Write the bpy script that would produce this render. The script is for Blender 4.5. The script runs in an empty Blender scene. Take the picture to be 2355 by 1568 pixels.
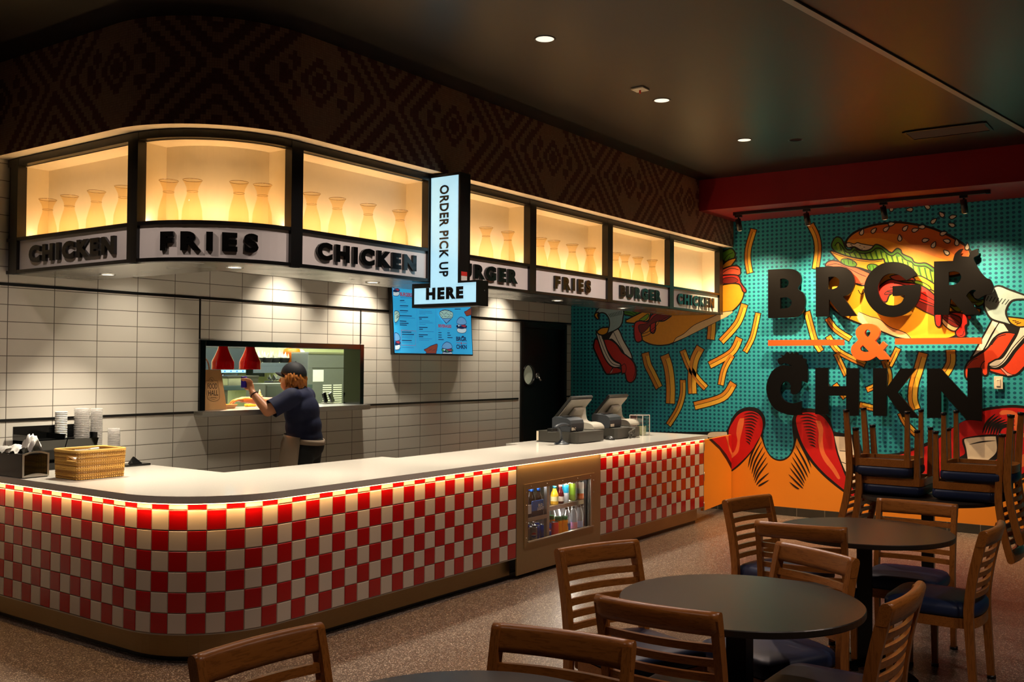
import bpy, bmesh, math, random
from math import sin, cos, pi, radians, hypot, atan2, sqrt
from mathutils import Vector, Matrix
random.seed(11)
SC = bpy.context.scene
COL = SC.collection
DG = None

# ---------------------------------------------------------------- materials
def lin(h):
    if isinstance(h, (tuple, list)):
        return (*h[:3], 1)
    h = h.lstrip('#')
    v = [int(h[i:i+2], 16)/255 for i in (0, 2, 4)]
    return (*[x/12.92 if x <= .04045 else ((x+.055)/1.055)**2.4 for x in v], 1)

class NT:
    """small wrapper for writing node trees"""
    def __init__(s, name):
        s.m = bpy.data.materials.new(name); s.m.use_nodes = True
        s.t = s.m.node_tree; s.b = s.t.nodes['Principled BSDF']
    def n(s, typ, **kw):
        nd = s.t.nodes.new(typ)
        for k, v in kw.items(): setattr(nd, k, v)
        return nd
    def l(s, a, b): s.t.links.new(a, b)
    def inp(s, sock, v):
        if hasattr(v, 'is_linked') or isinstance(v, bpy.types.NodeSocket): s.l(v, sock)
        else: sock.default_value = v
    def math(s, op, a, b=0.0, c=None):
        nd = s.n('ShaderNodeMath', operation=op)
        s.inp(nd.inputs[0], a); s.inp(nd.inputs[1], b)
        if c is not None: s.inp(nd.inputs[2], c)
        return nd.outputs[0]
    def mix(s, f, a, b):
        nd = s.n('ShaderNodeMix', data_type='RGBA')
        s.inp(nd.inputs[0], f); s.inp(nd.inputs[6], a); s.inp(nd.inputs[7], b)
        return nd.outputs[2]
    def coord(s, out='Object'):
        return s.n('ShaderNodeTexCoord').outputs[out]
    def noise(s, vec, scale, detail=3, rough=.5):
        nd = s.n('ShaderNodeTexNoise'); s.l(vec, nd.inputs['Vector'])
        nd.inputs['Scale'].default_value = scale; nd.inputs['Detail'].default_value = detail
        nd.inputs['Roughness'].default_value = rough
        return nd.outputs['Fac']
    def mapping(s, vec, scale):
        nd = s.n('ShaderNodeMapping'); s.l(vec, nd.inputs['Vector']); nd.inputs['Scale'].default_value = scale
        return nd.outputs[0]
    def xyz(s, vec):
        nd = s.n('ShaderNodeSeparateXYZ'); s.l(vec, nd.inputs[0]); return nd.outputs
    def bump(s, h, strength=.3, dist=.002):
        nd = s.n('ShaderNodeBump'); s.l(h, nd.inputs['Height'])
        nd.inputs['Strength'].default_value = strength; nd.inputs['Distance'].default_value = dist
        s.l(nd.outputs[0], s.b.inputs['Normal'])
    def set(s, col=None, rough=None, metal=None, spec=None, **kw):
        if col is not None: s.inp(s.b.inputs['Base Color'], col)
        if rough is not None: s.inp(s.b.inputs['Roughness'], rough)
        if metal is not None: s.b.inputs['Metallic'].default_value = metal
        if spec is not None: s.b.inputs['Specular IOR Level'].default_value = spec
        for k, v in kw.items(): s.inp(s.b.inputs[k], v)
        return s

MATS = {}
def mat(name, col, rough=.5, metal=0.0, spec=.5, nz=None, bump=None, emit=None, es=0.0):
    """plain procedural surface: colour with a little noise in it"""
    if name in MATS: return MATS[name]
    t = NT(name); c = lin(col)
    t.set(c, rough, metal, spec)
    if nz is None: nz = (30, .08)
    if nz:
        f = t.noise(t.coord(), nz[0])
        d = tuple(x*(1-nz[1]) for x in c[:3])+(1,); e = tuple(min(1, x*(1+nz[1])) for x in c[:3])+(1,)
        t.set(t.mix(f, d, e))
        if bump: t.bump(f, bump[0], bump[1])
    if emit is not None:
        t.set(**{'Emission Color': lin(emit), 'Emission Strength': es})
    MATS[name] = t.m
    return t.m

def mat_glow(name, col, es):
    if name in MATS: return MATS[name]
    t = NT(name); t.set(lin(col), .4, **{'Emission Color': lin(col), 'Emission Strength': es})
    MATS[name] = t.m; return t.m

def mat_glass(name, col='#ffffff', rough=.0, ior=1.45, alpha_like=None):
    if name in MATS: return MATS[name]
    t = NT(name)
    t.set(lin(col), rough, **{'Transmission Weight': 1.0, 'IOR': ior})
    MATS[name] = t.m; return t.m

def mat_thin(name, col='#ffffff', clear=.85, rough=.02, ior=1.45):
    """thin clear plastic / pane: see-through with a reflecting surface"""
    if name in MATS: return MATS[name]
    t = NT(name); out = t.t.nodes['Material Output']
    tr = t.n('ShaderNodeBsdfTransparent'); tr.inputs[0].default_value = lin(col)
    gl = t.n('ShaderNodeBsdfGlossy'); gl.inputs['Roughness'].default_value = rough; gl.inputs['Color'].default_value = lin('#f4f4f4')
    g = t.n('ShaderNodeNewGeometry'); dp = t.n('ShaderNodeVectorMath', operation='DOT_PRODUCT')
    t.l(g.outputs['Incoming'], dp.inputs[0]); t.l(g.outputs['Normal'], dp.inputs[1])
    r0 = ((ior-1)/(ior+1))**2
    q = t.math('POWER', t.math('SUBTRACT', 1.0, t.math('ABSOLUTE', dp.outputs['Value'])), 5.0)
    f = t.math('MULTIPLY_ADD', q, (1-r0)*min(1, (ior-1)*2.2), r0+1-clear)
    f = t.math('MINIMUM', f, 1.0)
    mx = t.n('ShaderNodeMixShader'); t.l(f, mx.inputs[0]); t.l(tr.outputs[0], mx.inputs[1]); t.l(gl.outputs[0], mx.inputs[2])
    t.l(mx.outputs[0], out.inputs[0])
    MATS[name] = t.m; return t.m

def mat_milky(name, col, alpha, rough=.15):
    """see-through plastic with a body colour of its own"""
    if name in MATS: return MATS[name]
    t = NT(name); t.set(lin(col), rough, spec=.6, Alpha=alpha); MATS[name] = t.m; return t.m

# ---------------------------------------------------------------- meshes
class MB:
    """collects faces; build() links them as ONE mesh object"""
    def __init__(s): s.v = []; s.f = []; s.m = []; s.sm = []
    def add(s, verts, faces, mi=0, smooth=False):
        o = len(s.v); s.v += [tuple(v) for v in verts]
        for f in faces:
            s.f.append(tuple(i+o for i in f)); s.m.append(mi); s.sm.append(smooth)
        return s
    def join(s, other, M=None, mi=None):
        vs = other.v if M is None else [tuple(M @ Vector(v)) for v in other.v]
        o = len(s.v); s.v += vs
        for f, m, q in zip(other.f, other.m, other.sm):
            s.f.append(tuple(i+o for i in f)); s.m.append(m if mi is None else mi); s.sm.append(q)
        return s
    def box(s, x0, y0, z0, x1, y1, z1, mi=0, bev=0.0):
        if x0 > x1: x0, x1 = x1, x0
        if y0 > y1: y0, y1 = y1, y0
        if z0 > z1: z0, z1 = z1, z0
        if bev > 0:
            bev = min(bev, (x1-x0)*.49, (y1-y0)*.49, (z1-z0)*.49)
            bm = bmesh.new(); bmesh.ops.create_cube(bm, size=1)
            for v in bm.verts:
                v.co = Vector((x0+(v.co.x+.5)*(x1-x0), y0+(v.co.y+.5)*(y1-y0), z0+(v.co.z+.5)*(z1-z0)))
            bmesh.ops.bevel(bm, geom=bm.edges[:], offset=bev, segments=2, profile=.6, affect='EDGES')
            bm.verts.index_update()
            s.add([v.co[:] for v in bm.verts], [[v.index for v in f.verts] for f in bm.faces], mi)
            bm.free(); return s
        v = [(x0,y0,z0),(x1,y0,z0),(x1,y1,z0),(x0,y1,z0),(x0,y0,z1),(x1,y0,z1),(x1,y1,z1),(x0,y1,z1)]
        return s.add(v, [(0,3,2,1),(4,5,6,7),(0,1,5,4),(1,2,6,5),(2,3,7,6),(3,0,4,7)], mi)
    def quad(s, a, b, c, d, mi=0): return s.add([a,b,c,d], [(0,1,2,3)], mi)
    def lathe(s, prof, seg=24, c=(0,0,0), mi=0, cap0=True, cap1=True, smooth=True, sx=1, sy=1):
        """prof = [(r,z)] bottom to top"""
        o = []
        for r, z in prof:
            for k in range(seg):
                a = 2*pi*k/seg; o.append((c[0]+r*cos(a)*sx, c[1]+r*sin(a)*sy, c[2]+z))
        f = []
        for i in range(len(prof)-1):
            for k in range(seg):
                k2 = (k+1) % seg
                f.append((i*seg+k, i*seg+k2, (i+1)*seg+k2, (i+1)*seg+k))
        s.add(o, f, mi, smooth)
        b = len(s.v)-len(o)
        if cap0 and prof[0][0] > 1e-5: s.f.append(tuple(b+k for k in reversed(range(seg)))); s.m.append(mi); s.sm.append(False)
        if cap1 and prof[-1][0] > 1e-5: s.f.append(tuple(b+(len(prof)-1)*seg+k for k in range(seg))); s.m.append(mi); s.sm.append(False)
        return s
    def cyl(s, p0, p1, r, seg=16, mi=0, r1=None, smooth=True):
        return s.tube([p0, p1], [r, r if r1 is None else r1], seg, mi, smooth=smooth)
    def tube(s, pts, r, seg=10, mi=0, smooth=True, closed=False, flat=None, up=None):
        """round (or flat=(w,h) rectangular) bar through points"""
        pts = [Vector(p) for p in pts]; n = len(pts)
        rs = r if isinstance(r, (list, tuple)) else [r]*n
        up = Vector(up) if up is not None else None
        o = []; pn = None
        for i, p in enumerate(pts):
            if closed: t = pts[(i+1) % n]-pts[i-1]
            else: t = pts[min(i+1, n-1)]-pts[max(i-1, 0)]
            t.normalize()
            if up is not None: a = up - t*up.dot(t)
            elif pn is None:
                q = Vector((0,0,1)) if abs(t.z) < .9 else Vector((1,0,0)); a = q-t*q.dot(t)
            else: a = pn-t*pn.dot(t)
            if a.length < 1e-6: a = t.orthogonal()
            a.normalize(); pn = a; b = t.cross(a)
            if flat:
                w, h = flat if not isinstance(flat[0], (list, tuple)) else flat[i]
                for sx, sy in ((-.5,-.5),(.5,-.5),(.5,.5),(-.5,.5)): o.append(p+b*(w*sx)+a*(h*sy))
            else:
                for k in range(seg):
                    an = 2*pi*k/seg; o.append(p+a*(rs[i]*cos(an))+b*(rs[i]*sin(an)))
        sg = 4 if flat else seg
        f = []
        for i in range(n if closed else n-1):
            j = (i+1) % n
            for k in range(sg):
                k2 = (k+1) % sg
                f.append((i*sg+k, i*sg+k2, j*sg+k2, j*sg+k))
        s.add(o, f, mi, smooth and not flat)
        if not closed:
            b0 = len(s.v)-len(o)
            s.f.append(tuple(b0+k for k in reversed(range(sg)))); s.m.append(mi); s.sm.append(False)
            s.f.append(tuple(b0+(n-1)*sg+k for k in range(sg))); s.m.append(mi); s.sm.append(False)
        return s
    def prism(s, poly, z0, z1, mi=0):
        """extrude an XY polygon (counter-clockwise) from z0 to z1"""
        n = len(poly)
        s.add([(x,y,z0) for x,y in poly]+[(x,y,z1) for x,y in poly],
              [tuple(reversed(range(n))), tuple(range(n,2*n))]+[(i,(i+1)%n,n+(i+1)%n,n+i) for i in range(n)], mi)
        return s
    def sphere(s, c, r, seg=16, rings=10, mi=0, sc=(1,1,1)):
        prof = [(r*sin(pi*i/rings), -r*cos(pi*i/rings)) for i in range(rings+1)]
        prof[0] = (1e-6, -r); prof[-1] = (1e-6, r)
        o = MB().lathe(prof, seg, (0,0,0), mi, False, False)
        return s.join(o, Matrix.Translation(c) @ Matrix.Diagonal((*sc, 1)))
    def build(s, name, mats, parent=None, loc=None, uv=None, M=None):
        me = bpy.data.meshes.new(name)
        vs = s.v if M is None else [tuple(M @ Vector(v)) for v in s.v]
        me.from_pydata(vs, [], s.f)
        if not isinstance(mats, (list, tuple)): mats = [mats]
        for m in mats: me.materials.append(m)
        me.polygons.foreach_set('material_index', s.m)
        me.polygons.foreach_set('use_smooth', s.sm)
        if uv:
            ul = me.uv_layers.new(name='UVMap')
            for p in me.polygons:
                for li in p.loop_indices:
                    ul.data[li].uv = uv(me.vertices[me.loops[li].vertex_index].co, p)
        me.update()
        return link(name, me, parent, loc)

def fixn(o):
    bm = bmesh.new(); bm.from_mesh(o.data); bmesh.ops.recalc_face_normals(bm, faces=bm.faces[:]); bm.to_mesh(o.data); bm.free(); return o

def link(name, data, parent=None, loc=None):
    o = bpy.data.objects.new(name, data); COL.objects.link(o)
    if parent is not None: o.parent = parent
    if loc is not None: o.location = loc
    return o

def tag(o, label=None, cat=None, group=None, kind=None):
    if label: o['label'] = label
    if cat: o['category'] = cat
    if group: o['group'] = group
    if kind: o['kind'] = kind
    return o

def thing(name, label, cat, loc=(0,0,0), rz=0.0, group=None):
    o = bpy.data.objects.new(name, None); COL.objects.link(o)
    o.empty_display_size = .1
    o.location = loc; o.rotation_euler = (0,0,rz)
    return tag(o, label, cat, group)

def dup(root, loc=None, rz=None, label=None, group=None, rot=None):
    """copy of a thing with copies of its parts and sub-parts (mesh data shared)"""
    r = root.copy(); COL.objects.link(r)
    if loc is not None: r.location = loc
    if rz is not None: r.rotation_euler = (0,0,rz)
    if rot is not None: r.rotation_euler = rot
    if label: r['label'] = label
    if group: r['group'] = group
    for ch in list(root.children):
        c = ch.copy(); COL.objects.link(c); c.parent = r; c.matrix_parent_inverse = ch.matrix_parent_inverse
        for g in list(ch.children):
            d = g.copy(); COL.objects.link(d); d.parent = c; d.matrix_parent_inverse = g.matrix_parent_inverse
    return r

def struct(o): o['kind'] = 'structure'; return o

def eval_mesh(o):
    dg = bpy.context.evaluated_depsgraph_get(); dg.update()
    me = bpy.data.meshes.new_from_object(o.evaluated_get(dg))
    return me

def text_mb(s, size=.1, bold=0.0, depth=.0, ax='CENTER', sx=1.0, space=1.0, res=4, shear=0.0):
    """lettering as a flat or extruded mesh in the XY plane, front facing +Z"""
    cu = bpy.data.curves.new('lettering', 'FONT'); cu.body = s; cu.size = size; cu.align_x = ax; cu.align_y = 'BOTTOM_BASELINE'
    cu.offset = bold; cu.extrude = depth/2; cu.resolution_u = res; cu.space_character = space; cu.shear = shear
    o = bpy.data.objects.new('lettering', cu); COL.objects.link(o)
    me = eval_mesh(o)
    mb = MB(); mb.add([(v.co.x*sx, v.co.y, v.co.z) for v in me.vertices], [tuple(p.vertices) for p in me.polygons])
    bpy.data.objects.remove(o); bpy.data.curves.remove(cu); bpy.data.meshes.remove(me)
    return mb

def shape_mb(loops, depth=0.0, bev=0.0, smooth=None):
    """filled 2-D shape with holes (loops of (x,y)), extruded symmetric about z=0"""
    cu = bpy.data.curves.new('shape', 'CURVE'); cu.dimensions = '2D'; cu.fill_mode = 'BOTH'; cu.extrude = max(0, depth/2-bev); cu.bevel_depth = bev; cu.offset = -bev
    for lp in loops:
        sp = cu.splines.new('POLY'); sp.points.add(len(lp)-1); sp.use_cyclic_u = True
        for p, q in zip(sp.points, lp): p.co = (q[0], q[1], 0, 1)
    o = bpy.data.objects.new('shape', cu); COL.objects.link(o)
    me = eval_mesh(o)
    mb = MB(); mb.add([tuple(v.co) for v in me.vertices], [tuple(p.vertices) for p in me.polygons])
    bpy.data.objects.remove(o); bpy.data.curves.remove(cu); bpy.data.meshes.remove(me)
    return mb

def catmull(pts, n=6, closed=True):
    """smooth curve through points; a point given with a third value keeps its corner"""
    N = len(pts); out = []
    rng = range(N) if closed else range(N-1)
    for i in rng:
        p1 = pts[i]; p2 = pts[(i+1) % N]
        p0 = pts[i-1] if (closed or i > 0) else p1
        p3 = pts[(i+2) % N] if (closed or i+2 < N) else p2
        if len(p1) > 2: p0 = p1
        if len(p2) > 2: p3 = p2
        for k in range(n):
            t = k/n; t2 = t*t; t3 = t2*t
            out.append(tuple(.5*((2*p1[j])+(-p0[j]+p2[j])*t+(2*p0[j]-5*p1[j]+4*p2[j]-p3[j])*t2+(-p0[j]+3*p1[j]-3*p2[j]+p3[j])*t3) for j in (0,1)))
    if not closed: out.append(tuple(pts[-1][:2]))
    return out

def catmull3(pts, n=6):
    P_ = [Vector(p) for p in pts]; out = []
    for i in range(len(P_)-1):
        p0, p1, p2, p3 = P_[max(i-1, 0)], P_[i], P_[i+1], P_[min(i+2, len(P_)-1)]
        for k in range(n):
            t = k/n; out.append(.5*((2*p1)+(p2-p0)*t+(2*p0-5*p1+4*p2-p3)*t*t+(3*p1-p0-3*p2+p3)*t**3))
    out.append(P_[-1]); return out

def ribbon2(pts, w, closed=False):
    """flat stroke of width w (number or list) along 2-D points -> (verts2d, faces)"""
    n = len(pts); vs = []; fs = []
    for i, p in enumerate(pts):
        a = pts[i-1] if (closed or i > 0) else p
        b = pts[(i+1) % n] if (closed or i < n-1) else p
        dx, dy = b[0]-a[0], b[1]-a[1]; L = hypot(dx, dy) or 1
        nx, ny = -dy/L, dx/L; h = (w[i] if isinstance(w, (list, tuple)) else w)/2
        vs += [(p[0]+nx*h, p[1]+ny*h), (p[0]-nx*h, p[1]-ny*h)]
    for i in range(n if closed else n-1):
        j = (i+1) % n; fs.append((2*i, 2*i+1, 2*j+1, 2*j))
    return vs, fs

# plan paths: a left leg, a rounded corner and a long front ---------------------------
class Plan:
    def __init__(s, xl, yf, r): s.xl, s.yf, s.r = xl, yf, r; s.L = r*pi/2
    def at(s, t, out=0.0):
        """t<0 on the left leg, 0..L round the corner, >L along the front -> x, y, nx, ny"""
        cx, cy = s.xl+s.r, s.yf+s.r
        if t <= 0: n = (-1, 0); p = (s.xl, cy-t)
        elif t >= s.L: n = (0, -1); p = (cx+(t-s.L), s.yf)
        else:
            a = pi+t/s.r; n = (cos(a), sin(a)); p = (cx+s.r*n[0], cy+s.r*n[1])
        return p[0]+n[0]*out, p[1]+n[1]*out, n[0], n[1]
    def t_front(s, x): return s.L+x-(s.xl+s.r)
    def t_left(s, y): return -(y-(s.yf+s.r))
    def steps(s, t0, t1, k=14):
        ts = [t0]
        for i in range(k+1):
            t = s.L*i/k
            if t0 < t < t1: ts.append(t)
        ts.append(t1); return ts
    def sweep(s, mb, t0, t1, prof, mi=0, k=14, caps=True):
        """closed profile [(out,z)] swept along the plan"""
        ts = s.steps(t0, t1, k); n = len(prof); o = []
        for t in ts:
            for q, z in prof:
                x, y, _, _ = s.at(t, q); o.append((x, y, z))
        f = []
        for i in range(len(ts)-1):
            for j in range(n):
                j2 = (j+1) % n; f.append((i*n+j, (i+1)*n+j, (i+1)*n+j2, i*n+j2))
        if caps: f += [tuple(range(n)), tuple((len(ts)-1)*n+j for j in reversed(range(n)))]
        return mb.add(o, f, mi)
    def bar(s, mb, t0, t1, o0, z0, o1, z1, mi=0, k=14):
        return s.sweep(mb, t0, t1, [(o0,z0),(o1,z0),(o1,z1),(o0,z1)], mi, k)
    def wrap(s, mb, t0, out=0.0):
        """map a flat mesh (x along, y up, z outward) on to the plan, its origin at t0"""
        r = MB()
        vs = []
        for x, y, z in mb.v:
            px, py, _, _ = s.at(t0+x, out+z); vs.append((px, py, y))
        r.add(vs, mb.f, 0); r.m = list(mb.m); return r

def area(name, loc, size, power, col, rot=(0,0,0), spread=180):
    l = bpy.data.lights.new(name, 'AREA'); l.shape = 'RECTANGLE'; l.size, l.size_y = size
    l.energy = power; l.color = lin(col)[:3]; l.spread = radians(spread)
    o = link(name, l, None, loc); o.rotation_euler = rot; return o

def spot(name, loc, target, power, col, ang=60, blend=.5, r=.03):
    l = bpy.data.lights.new(name, 'SPOT'); l.energy = power; l.color = lin(col)[:3]; l.spot_size = radians(ang); l.spot_blend = blend
    l.shadow_soft_size = r
    o = link(name, l, None, loc)
    o.rotation_euler = (Vector(target)-Vector(loc)).to_track_quat('-Z', 'Y').to_euler(); return o

# ================================================================ SETTING
BACK, MURX, CEIL = 6.559, 10.535, 3.60
SIGN = Plan(3.38, 4.491, .67)
SOF = Plan(3.28, 4.391, .77)
CTR = Plan(3.18, 4.267, .60)

def m_walltile():
    t = NT('white wall tile'); uv = t.coord('UV'); u = t.xyz(uv)
    du = t.math('PINGPONG', u[0], .5); dv = t.math('PINGPONG', u[1], .5)
    a = t.math('LESS_THAN', du, .0085); b = t.math('LESS_THAN', dv, .021)
    g = t.math('MAXIMUM', a, b)
    wn = t.n('ShaderNodeTexWhiteNoise', noise_dimensions='2D')
    cb = t.n('ShaderNodeCombineXYZ'); t.l(t.math('FLOOR', u[0]), cb.inputs[0]); t.l(t.math('FLOOR', u[1]), cb.inputs[1]); t.l(cb.outputs[0], wn.inputs['Vector'])
    c = t.mix(t.math('MULTIPLY', wn.outputs[0], .6), lin('#d8d3c8'), lin('#cfc9bd'))
    c = t.mix(g, c, lin('#5d564a'))
    h1 = t.math('MINIMUM', t.math('MULTIPLY', du, 30.0), t.math('MULTIPLY', dv, 12.0)); h1 = t.math('MINIMUM', h1, 1.0)
    wob = t.noise(t.coord(), 6, 1)
    hh = t.math('ADD', h1, t.math('MULTIPLY', wob, .35))
    t.set(c, t.math('ADD', t.math('MULTIPLY', g, .5), .14), spec=.5); t.bump(hh, .25, .002)
    return t.m
def m_terrazzo():
    t = NT('terrazzo floor'); co = t.coord()
    def chips(scale, thr, seed):
        v = t.n('ShaderNodeTexVoronoi', feature='F1'); mp = t.n('ShaderNodeMapping'); t.l(co, mp.inputs[0]); mp.inputs['Location'].default_value = (seed, seed*2, 0)
        t.l(mp.outputs[0], v.inputs['Vector']); v.inputs['Scale'].default_value = scale; v.inputs['Randomness'].default_value = 1
        hv = t.n('ShaderNodeSeparateColor'); t.l(v.outputs['Color'], hv.inputs[0])
        near = t.math('LESS_THAN', v.outputs['Distance'], .42)
        return t.math('MULTIPLY', near, t.math('LESS_THAN', hv.outputs[0], thr)), hv.outputs[1]
    base = t.mix(t.noise(co, 9, 2), lin('#4c4038'), lin('#5a4d44'))
    k1, r1 = chips(190, .34, 0); k2, r2 = chips(95, .22, 3.3); k3, _ = chips(150, .2, 7.7)
    c = t.mix(k3, base, lin('#2c211c'))
    c = t.mix(k1, c, t.mix(r1, lin('#958878'), lin('#d6cab6')))
    c = t.mix(k2, c, t.mix(r2, lin('#84766a'), lin('#c4b6a2')))
    t.set(c, .32, spec=.45); return t.m
def m_mosaic():
    """small mosaic tiles, two browns, in nested stepped diamonds"""
    t = NT('brown mosaic'); uv = t.coord('UV'); u = t.xyz(uv)
    iu = t.math('FLOOR', t.math('MULTIPLY', u[0], 2.0)); iv = t.math('FLOOR', t.math('MULTIPLY', u[1], 2.0))
    a = t.math('PINGPONG', t.math('ADD', t.math('FLOOR', u[0]), .5), 22.0)
    b = t.math('ABSOLUTE', t.math('ADD', t.math('FLOOR', u[1]), .5))
    d = t.math('ADD', a, b)
    def band(lo, hi): return t.math('MULTIPLY', t.math('GREATER_THAN', d, lo), t.math('LESS_THAN', d, hi))
    dark = t.math('ADD', band(-1, 2.4), band(3.6, 5.4))
    notch = t.math('GREATER_THAN', t.math('MODULO', t.math('ADD', a, t.math('MULTIPLY', b, -1.0)), 5.0), 1.2)
    dark = t.math('ADD', dark, t.math('MULTIPLY', band(7.6, 11.4), t.math('ABSOLUTE', notch)))
    dark = t.math('ADD', dark, t.math('MULTIPLY', t.math('GREATER_THAN', d, 13.6), t.math('LESS_THAN', t.math('MODULO', t.math('SUBTRACT', d, 13.6), 4.6), 2.4)))
    dark = t.math('MINIMUM', dark, 1.0)
    wn = t.n('ShaderNodeTexWhiteNoise', noise_dimensions='2D'); cb = t.n('ShaderNodeCombineXYZ'); t.l(iu, cb.inputs[0]); t.l(iv, cb.inputs[1]); t.l(cb.outputs[0], wn.inputs['Vector'])
    light = t.mix(wn.outputs[0], lin('#b08c70'), lin('#bf9a7c')); dk = t.mix(wn.outputs[0], lin('#754c42'), lin('#82564a'))
    c = t.mix(dark, light, dk)
    du = t.math('PINGPONG', t.math('MULTIPLY', u[0], 2.0), .5); dv = t.math('PINGPONG', t.math('MULTIPLY', u[1], 2.0), .5)
    g = t.math('LESS_THAN', t.math('MINIMUM', du, dv), .06)
    c = t.mix(t.math('MULTIPLY', g, .55), c, lin('#5a4638')); t.set(c, .45, spec=.4); return t.m
M_TILE = m_walltile(); M_FLOOR = m_terrazzo(); M_MOS = m_mosaic()
M_CEIL = mat('ceiling paint', '#130e09', .38, spec=.42, nz=(4, .10))
M_DARK = mat('dark wall paint', '#241d18', .6)
M_RED = mat('red paint', '#8a0d12', .45, nz=(8, .06))
M_BLK = mat('black metal', '#0c0b0a', .32, spec=.5, nz=(60, .2))
M_BLKGLOSS = mat('gloss black', '#070707', .1, spec=.6)
M_WHITE = mat('white paint', '#e8e2d6', .55, nz=(20, .03))
M_CREAM = mat('cream lining', '#efe6d2', .6, nz=(20, .03))
M_CHAR = mat('dark floor tile', '#2a2723', .3, nz=(12, .2))
def m_steel(name, col='#a7a29a', rough=.3, sc=(2, 2, 160), metal=1.0, bp=.03):
    t = NT(name); f = t.noise(t.mapping(t.coord(), sc), 5, 4)
    f2 = t.noise(t.coord(), 5, 3)
    t.set(t.mix(f, lin(col), tuple(x*.8 for x in lin(col)[:3])+(1,)), t.math('ADD', t.math('MULTIPLY', f2, .22), rough-.08), metal); t.bump(f, bp, .0004); MATS[name] = t.m; return t.m
M_STEEL = m_steel('brushed steel', '#a39a8c', .34, (160, 160, 2))
M_STEELH = m_steel('satin steel', '#b9b6b0', .3, (3, 3, 14), 1.0, .01)
M_GREEN = mat('pale green wall', '#d3dbaa', .6, nz=(6, .04))
M_GREY = mat('grey paint', '#4c575e', .5)

# floor, ceiling
struct(MB().box(-2, -3, -.1, MURX+.2, 9.2, 0).build('floor', M_FLOOR))
struct(MB().box(-2, -3, CEIL, MURX+.2, 6.9, CEIL+.1).build('ceiling', M_CEIL))
b = MB(); b.prism([SIGN.at(t, -.62)[:2] for t in SIGN.steps(SIGN.t_left(BACK), SIGN.t_front(MURX))]+[(MURX, BACK)], 2.72, 2.75)
struct(fixn(b.build('ceiling', M_DARK)))
# back wall with the pass window and the door openings
b = MB(); xs = [-2, 4.936, 6.786, 9.42, 10.40, MURX]; zs = [0, 1.235, 1.812, 2.134, 2.15, 2.982]
for i in range(5):
    for j in range(5):
        if (i == 1 and j == 1) or (i == 3 and j < 3): continue
        b.quad((xs[i], BACK, zs[j]), (xs[i+1], BACK, zs[j]), (xs[i+1], BACK, zs[j+1]), (xs[i], BACK, zs[j+1]), 0)
        b.quad((xs[i+1], BACK+.2, zs[j]), (xs[i], BACK+.2, zs[j]), (xs[i], BACK+.2, zs[j+1]), (xs[i+1], BACK+.2, zs[j+1]), 2)
for (x0, x1, z0, z1) in ((4.936, 6.786, 1.235, 1.812), (9.42, 10.40, 0, 2.134)):
    b.quad((x0, BACK, z0), (x0, BACK+.2, z0), (x0, BACK+.2, z1), (x0, BACK, z1), 1)
    b.quad((x1, BACK+.2, z0), (x1, BACK, z0), (x1, BACK, z1), (x1, BACK+.2, z1), 1)
    b.quad((x0, BACK, z1), (x0, BACK+.2, z1), (x1, BACK+.2, z1), (x1, BACK, z1), 1)
    b.quad((x0, BACK+.2, z0), (x0, BACK, z0), (x1, BACK, z0), (x1, BACK+.2, z0), 1)
b.box(-2, BACK, 2.982, MURX, BACK+.2, CEIL, 3)
def tile_uv(co, p):
    z = p.center.z
    v = (co.z-2.15)/.1150 if z > 2.145 else ((co.z-2.127)/.1147 if z > 1.235 else (co.z-1.2375)/.1143)
    return ((co.x-5.0315)/.3257, v)
struct(b.build('wall_back', [M_TILE, M_BLK, M_GREEN, M_DARK], uv=tile_uv))
# side wall that carries the mural
struct(MB().box(MURX, -3, 0, MURX+.2, 9.2, CEIL).build('wall_right', mat('wall primer', '#2c8f86', .6)))
# black trim strips let into the tiling
struct(MB().box(-2, BACK-.006, 2.138, MURX-.001, BACK, 2.158).build('trim_1', M_BLK))
struct(MB().box(-2, BACK-.006, 1.228, 4.89, BACK, 1.246).build('trim_2', M_BLK))
struct(MB().box(6.79, BACK-.006, 1.228, 9.38, BACK, 1.246).build('trim_3', M_BLK))
struct(MB().box(10.44, BACK-.006, 1.228, MURX-.001, BACK, 1.246).build('trim_4', M_BLK))
struct(MB().box(4.932, BACK-.006, 1.82, 4.945, BACK, 2.138).build('trim_5', M_BLK))
struct(MB().box(6.752, BACK-.006, 1.82, 6.765, BACK, 2.138).build('trim_6', M_BLK))
# bulkhead over the counter, clad in mosaic
b = MB(); t0, t1 = SOF.t_left(BACK-.002), SOF.t_front(MURX-.002)
ts = SOF.steps(t0, t1, 24); vs = []; fs = []
SOFUV = {}
for i, t in enumerate(ts):
    for z in (2.982, CEIL-.001):
        x, y, _, _ = SOF.at(t); vs.append((x, y, z))
for i in range(len(ts)-1): fs.append((2*i, 2*i+2, 2*i+3, 2*i+1))
b.add(vs, fs, 0)
tl = {(round(v[0], 4), round(v[1], 4)): ts[i//2] for i, v in enumerate(vs)}
SOF.bar(b, t0, t1, -.001, 2.982, -.74, 2.99, 1, 24)
T_REF = SOF.t_front(4.151)
def mos_uv(co, p): return ((tl.get((round(co.x, 4), round(co.y, 4)), 0)-T_REF)/.02966, (co.z-3.335)/.0297)
o = b.build('wall_bulkhead', [M_MOS, M_CREAM], uv=mos_uv); fixn(o); struct(o)
# red dropped beam in front of the mural
struct(MB().box(9.60, -3, 3.272, MURX-.001, 4.389, CEIL-.001).build('wall_beam', M_RED))
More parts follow.
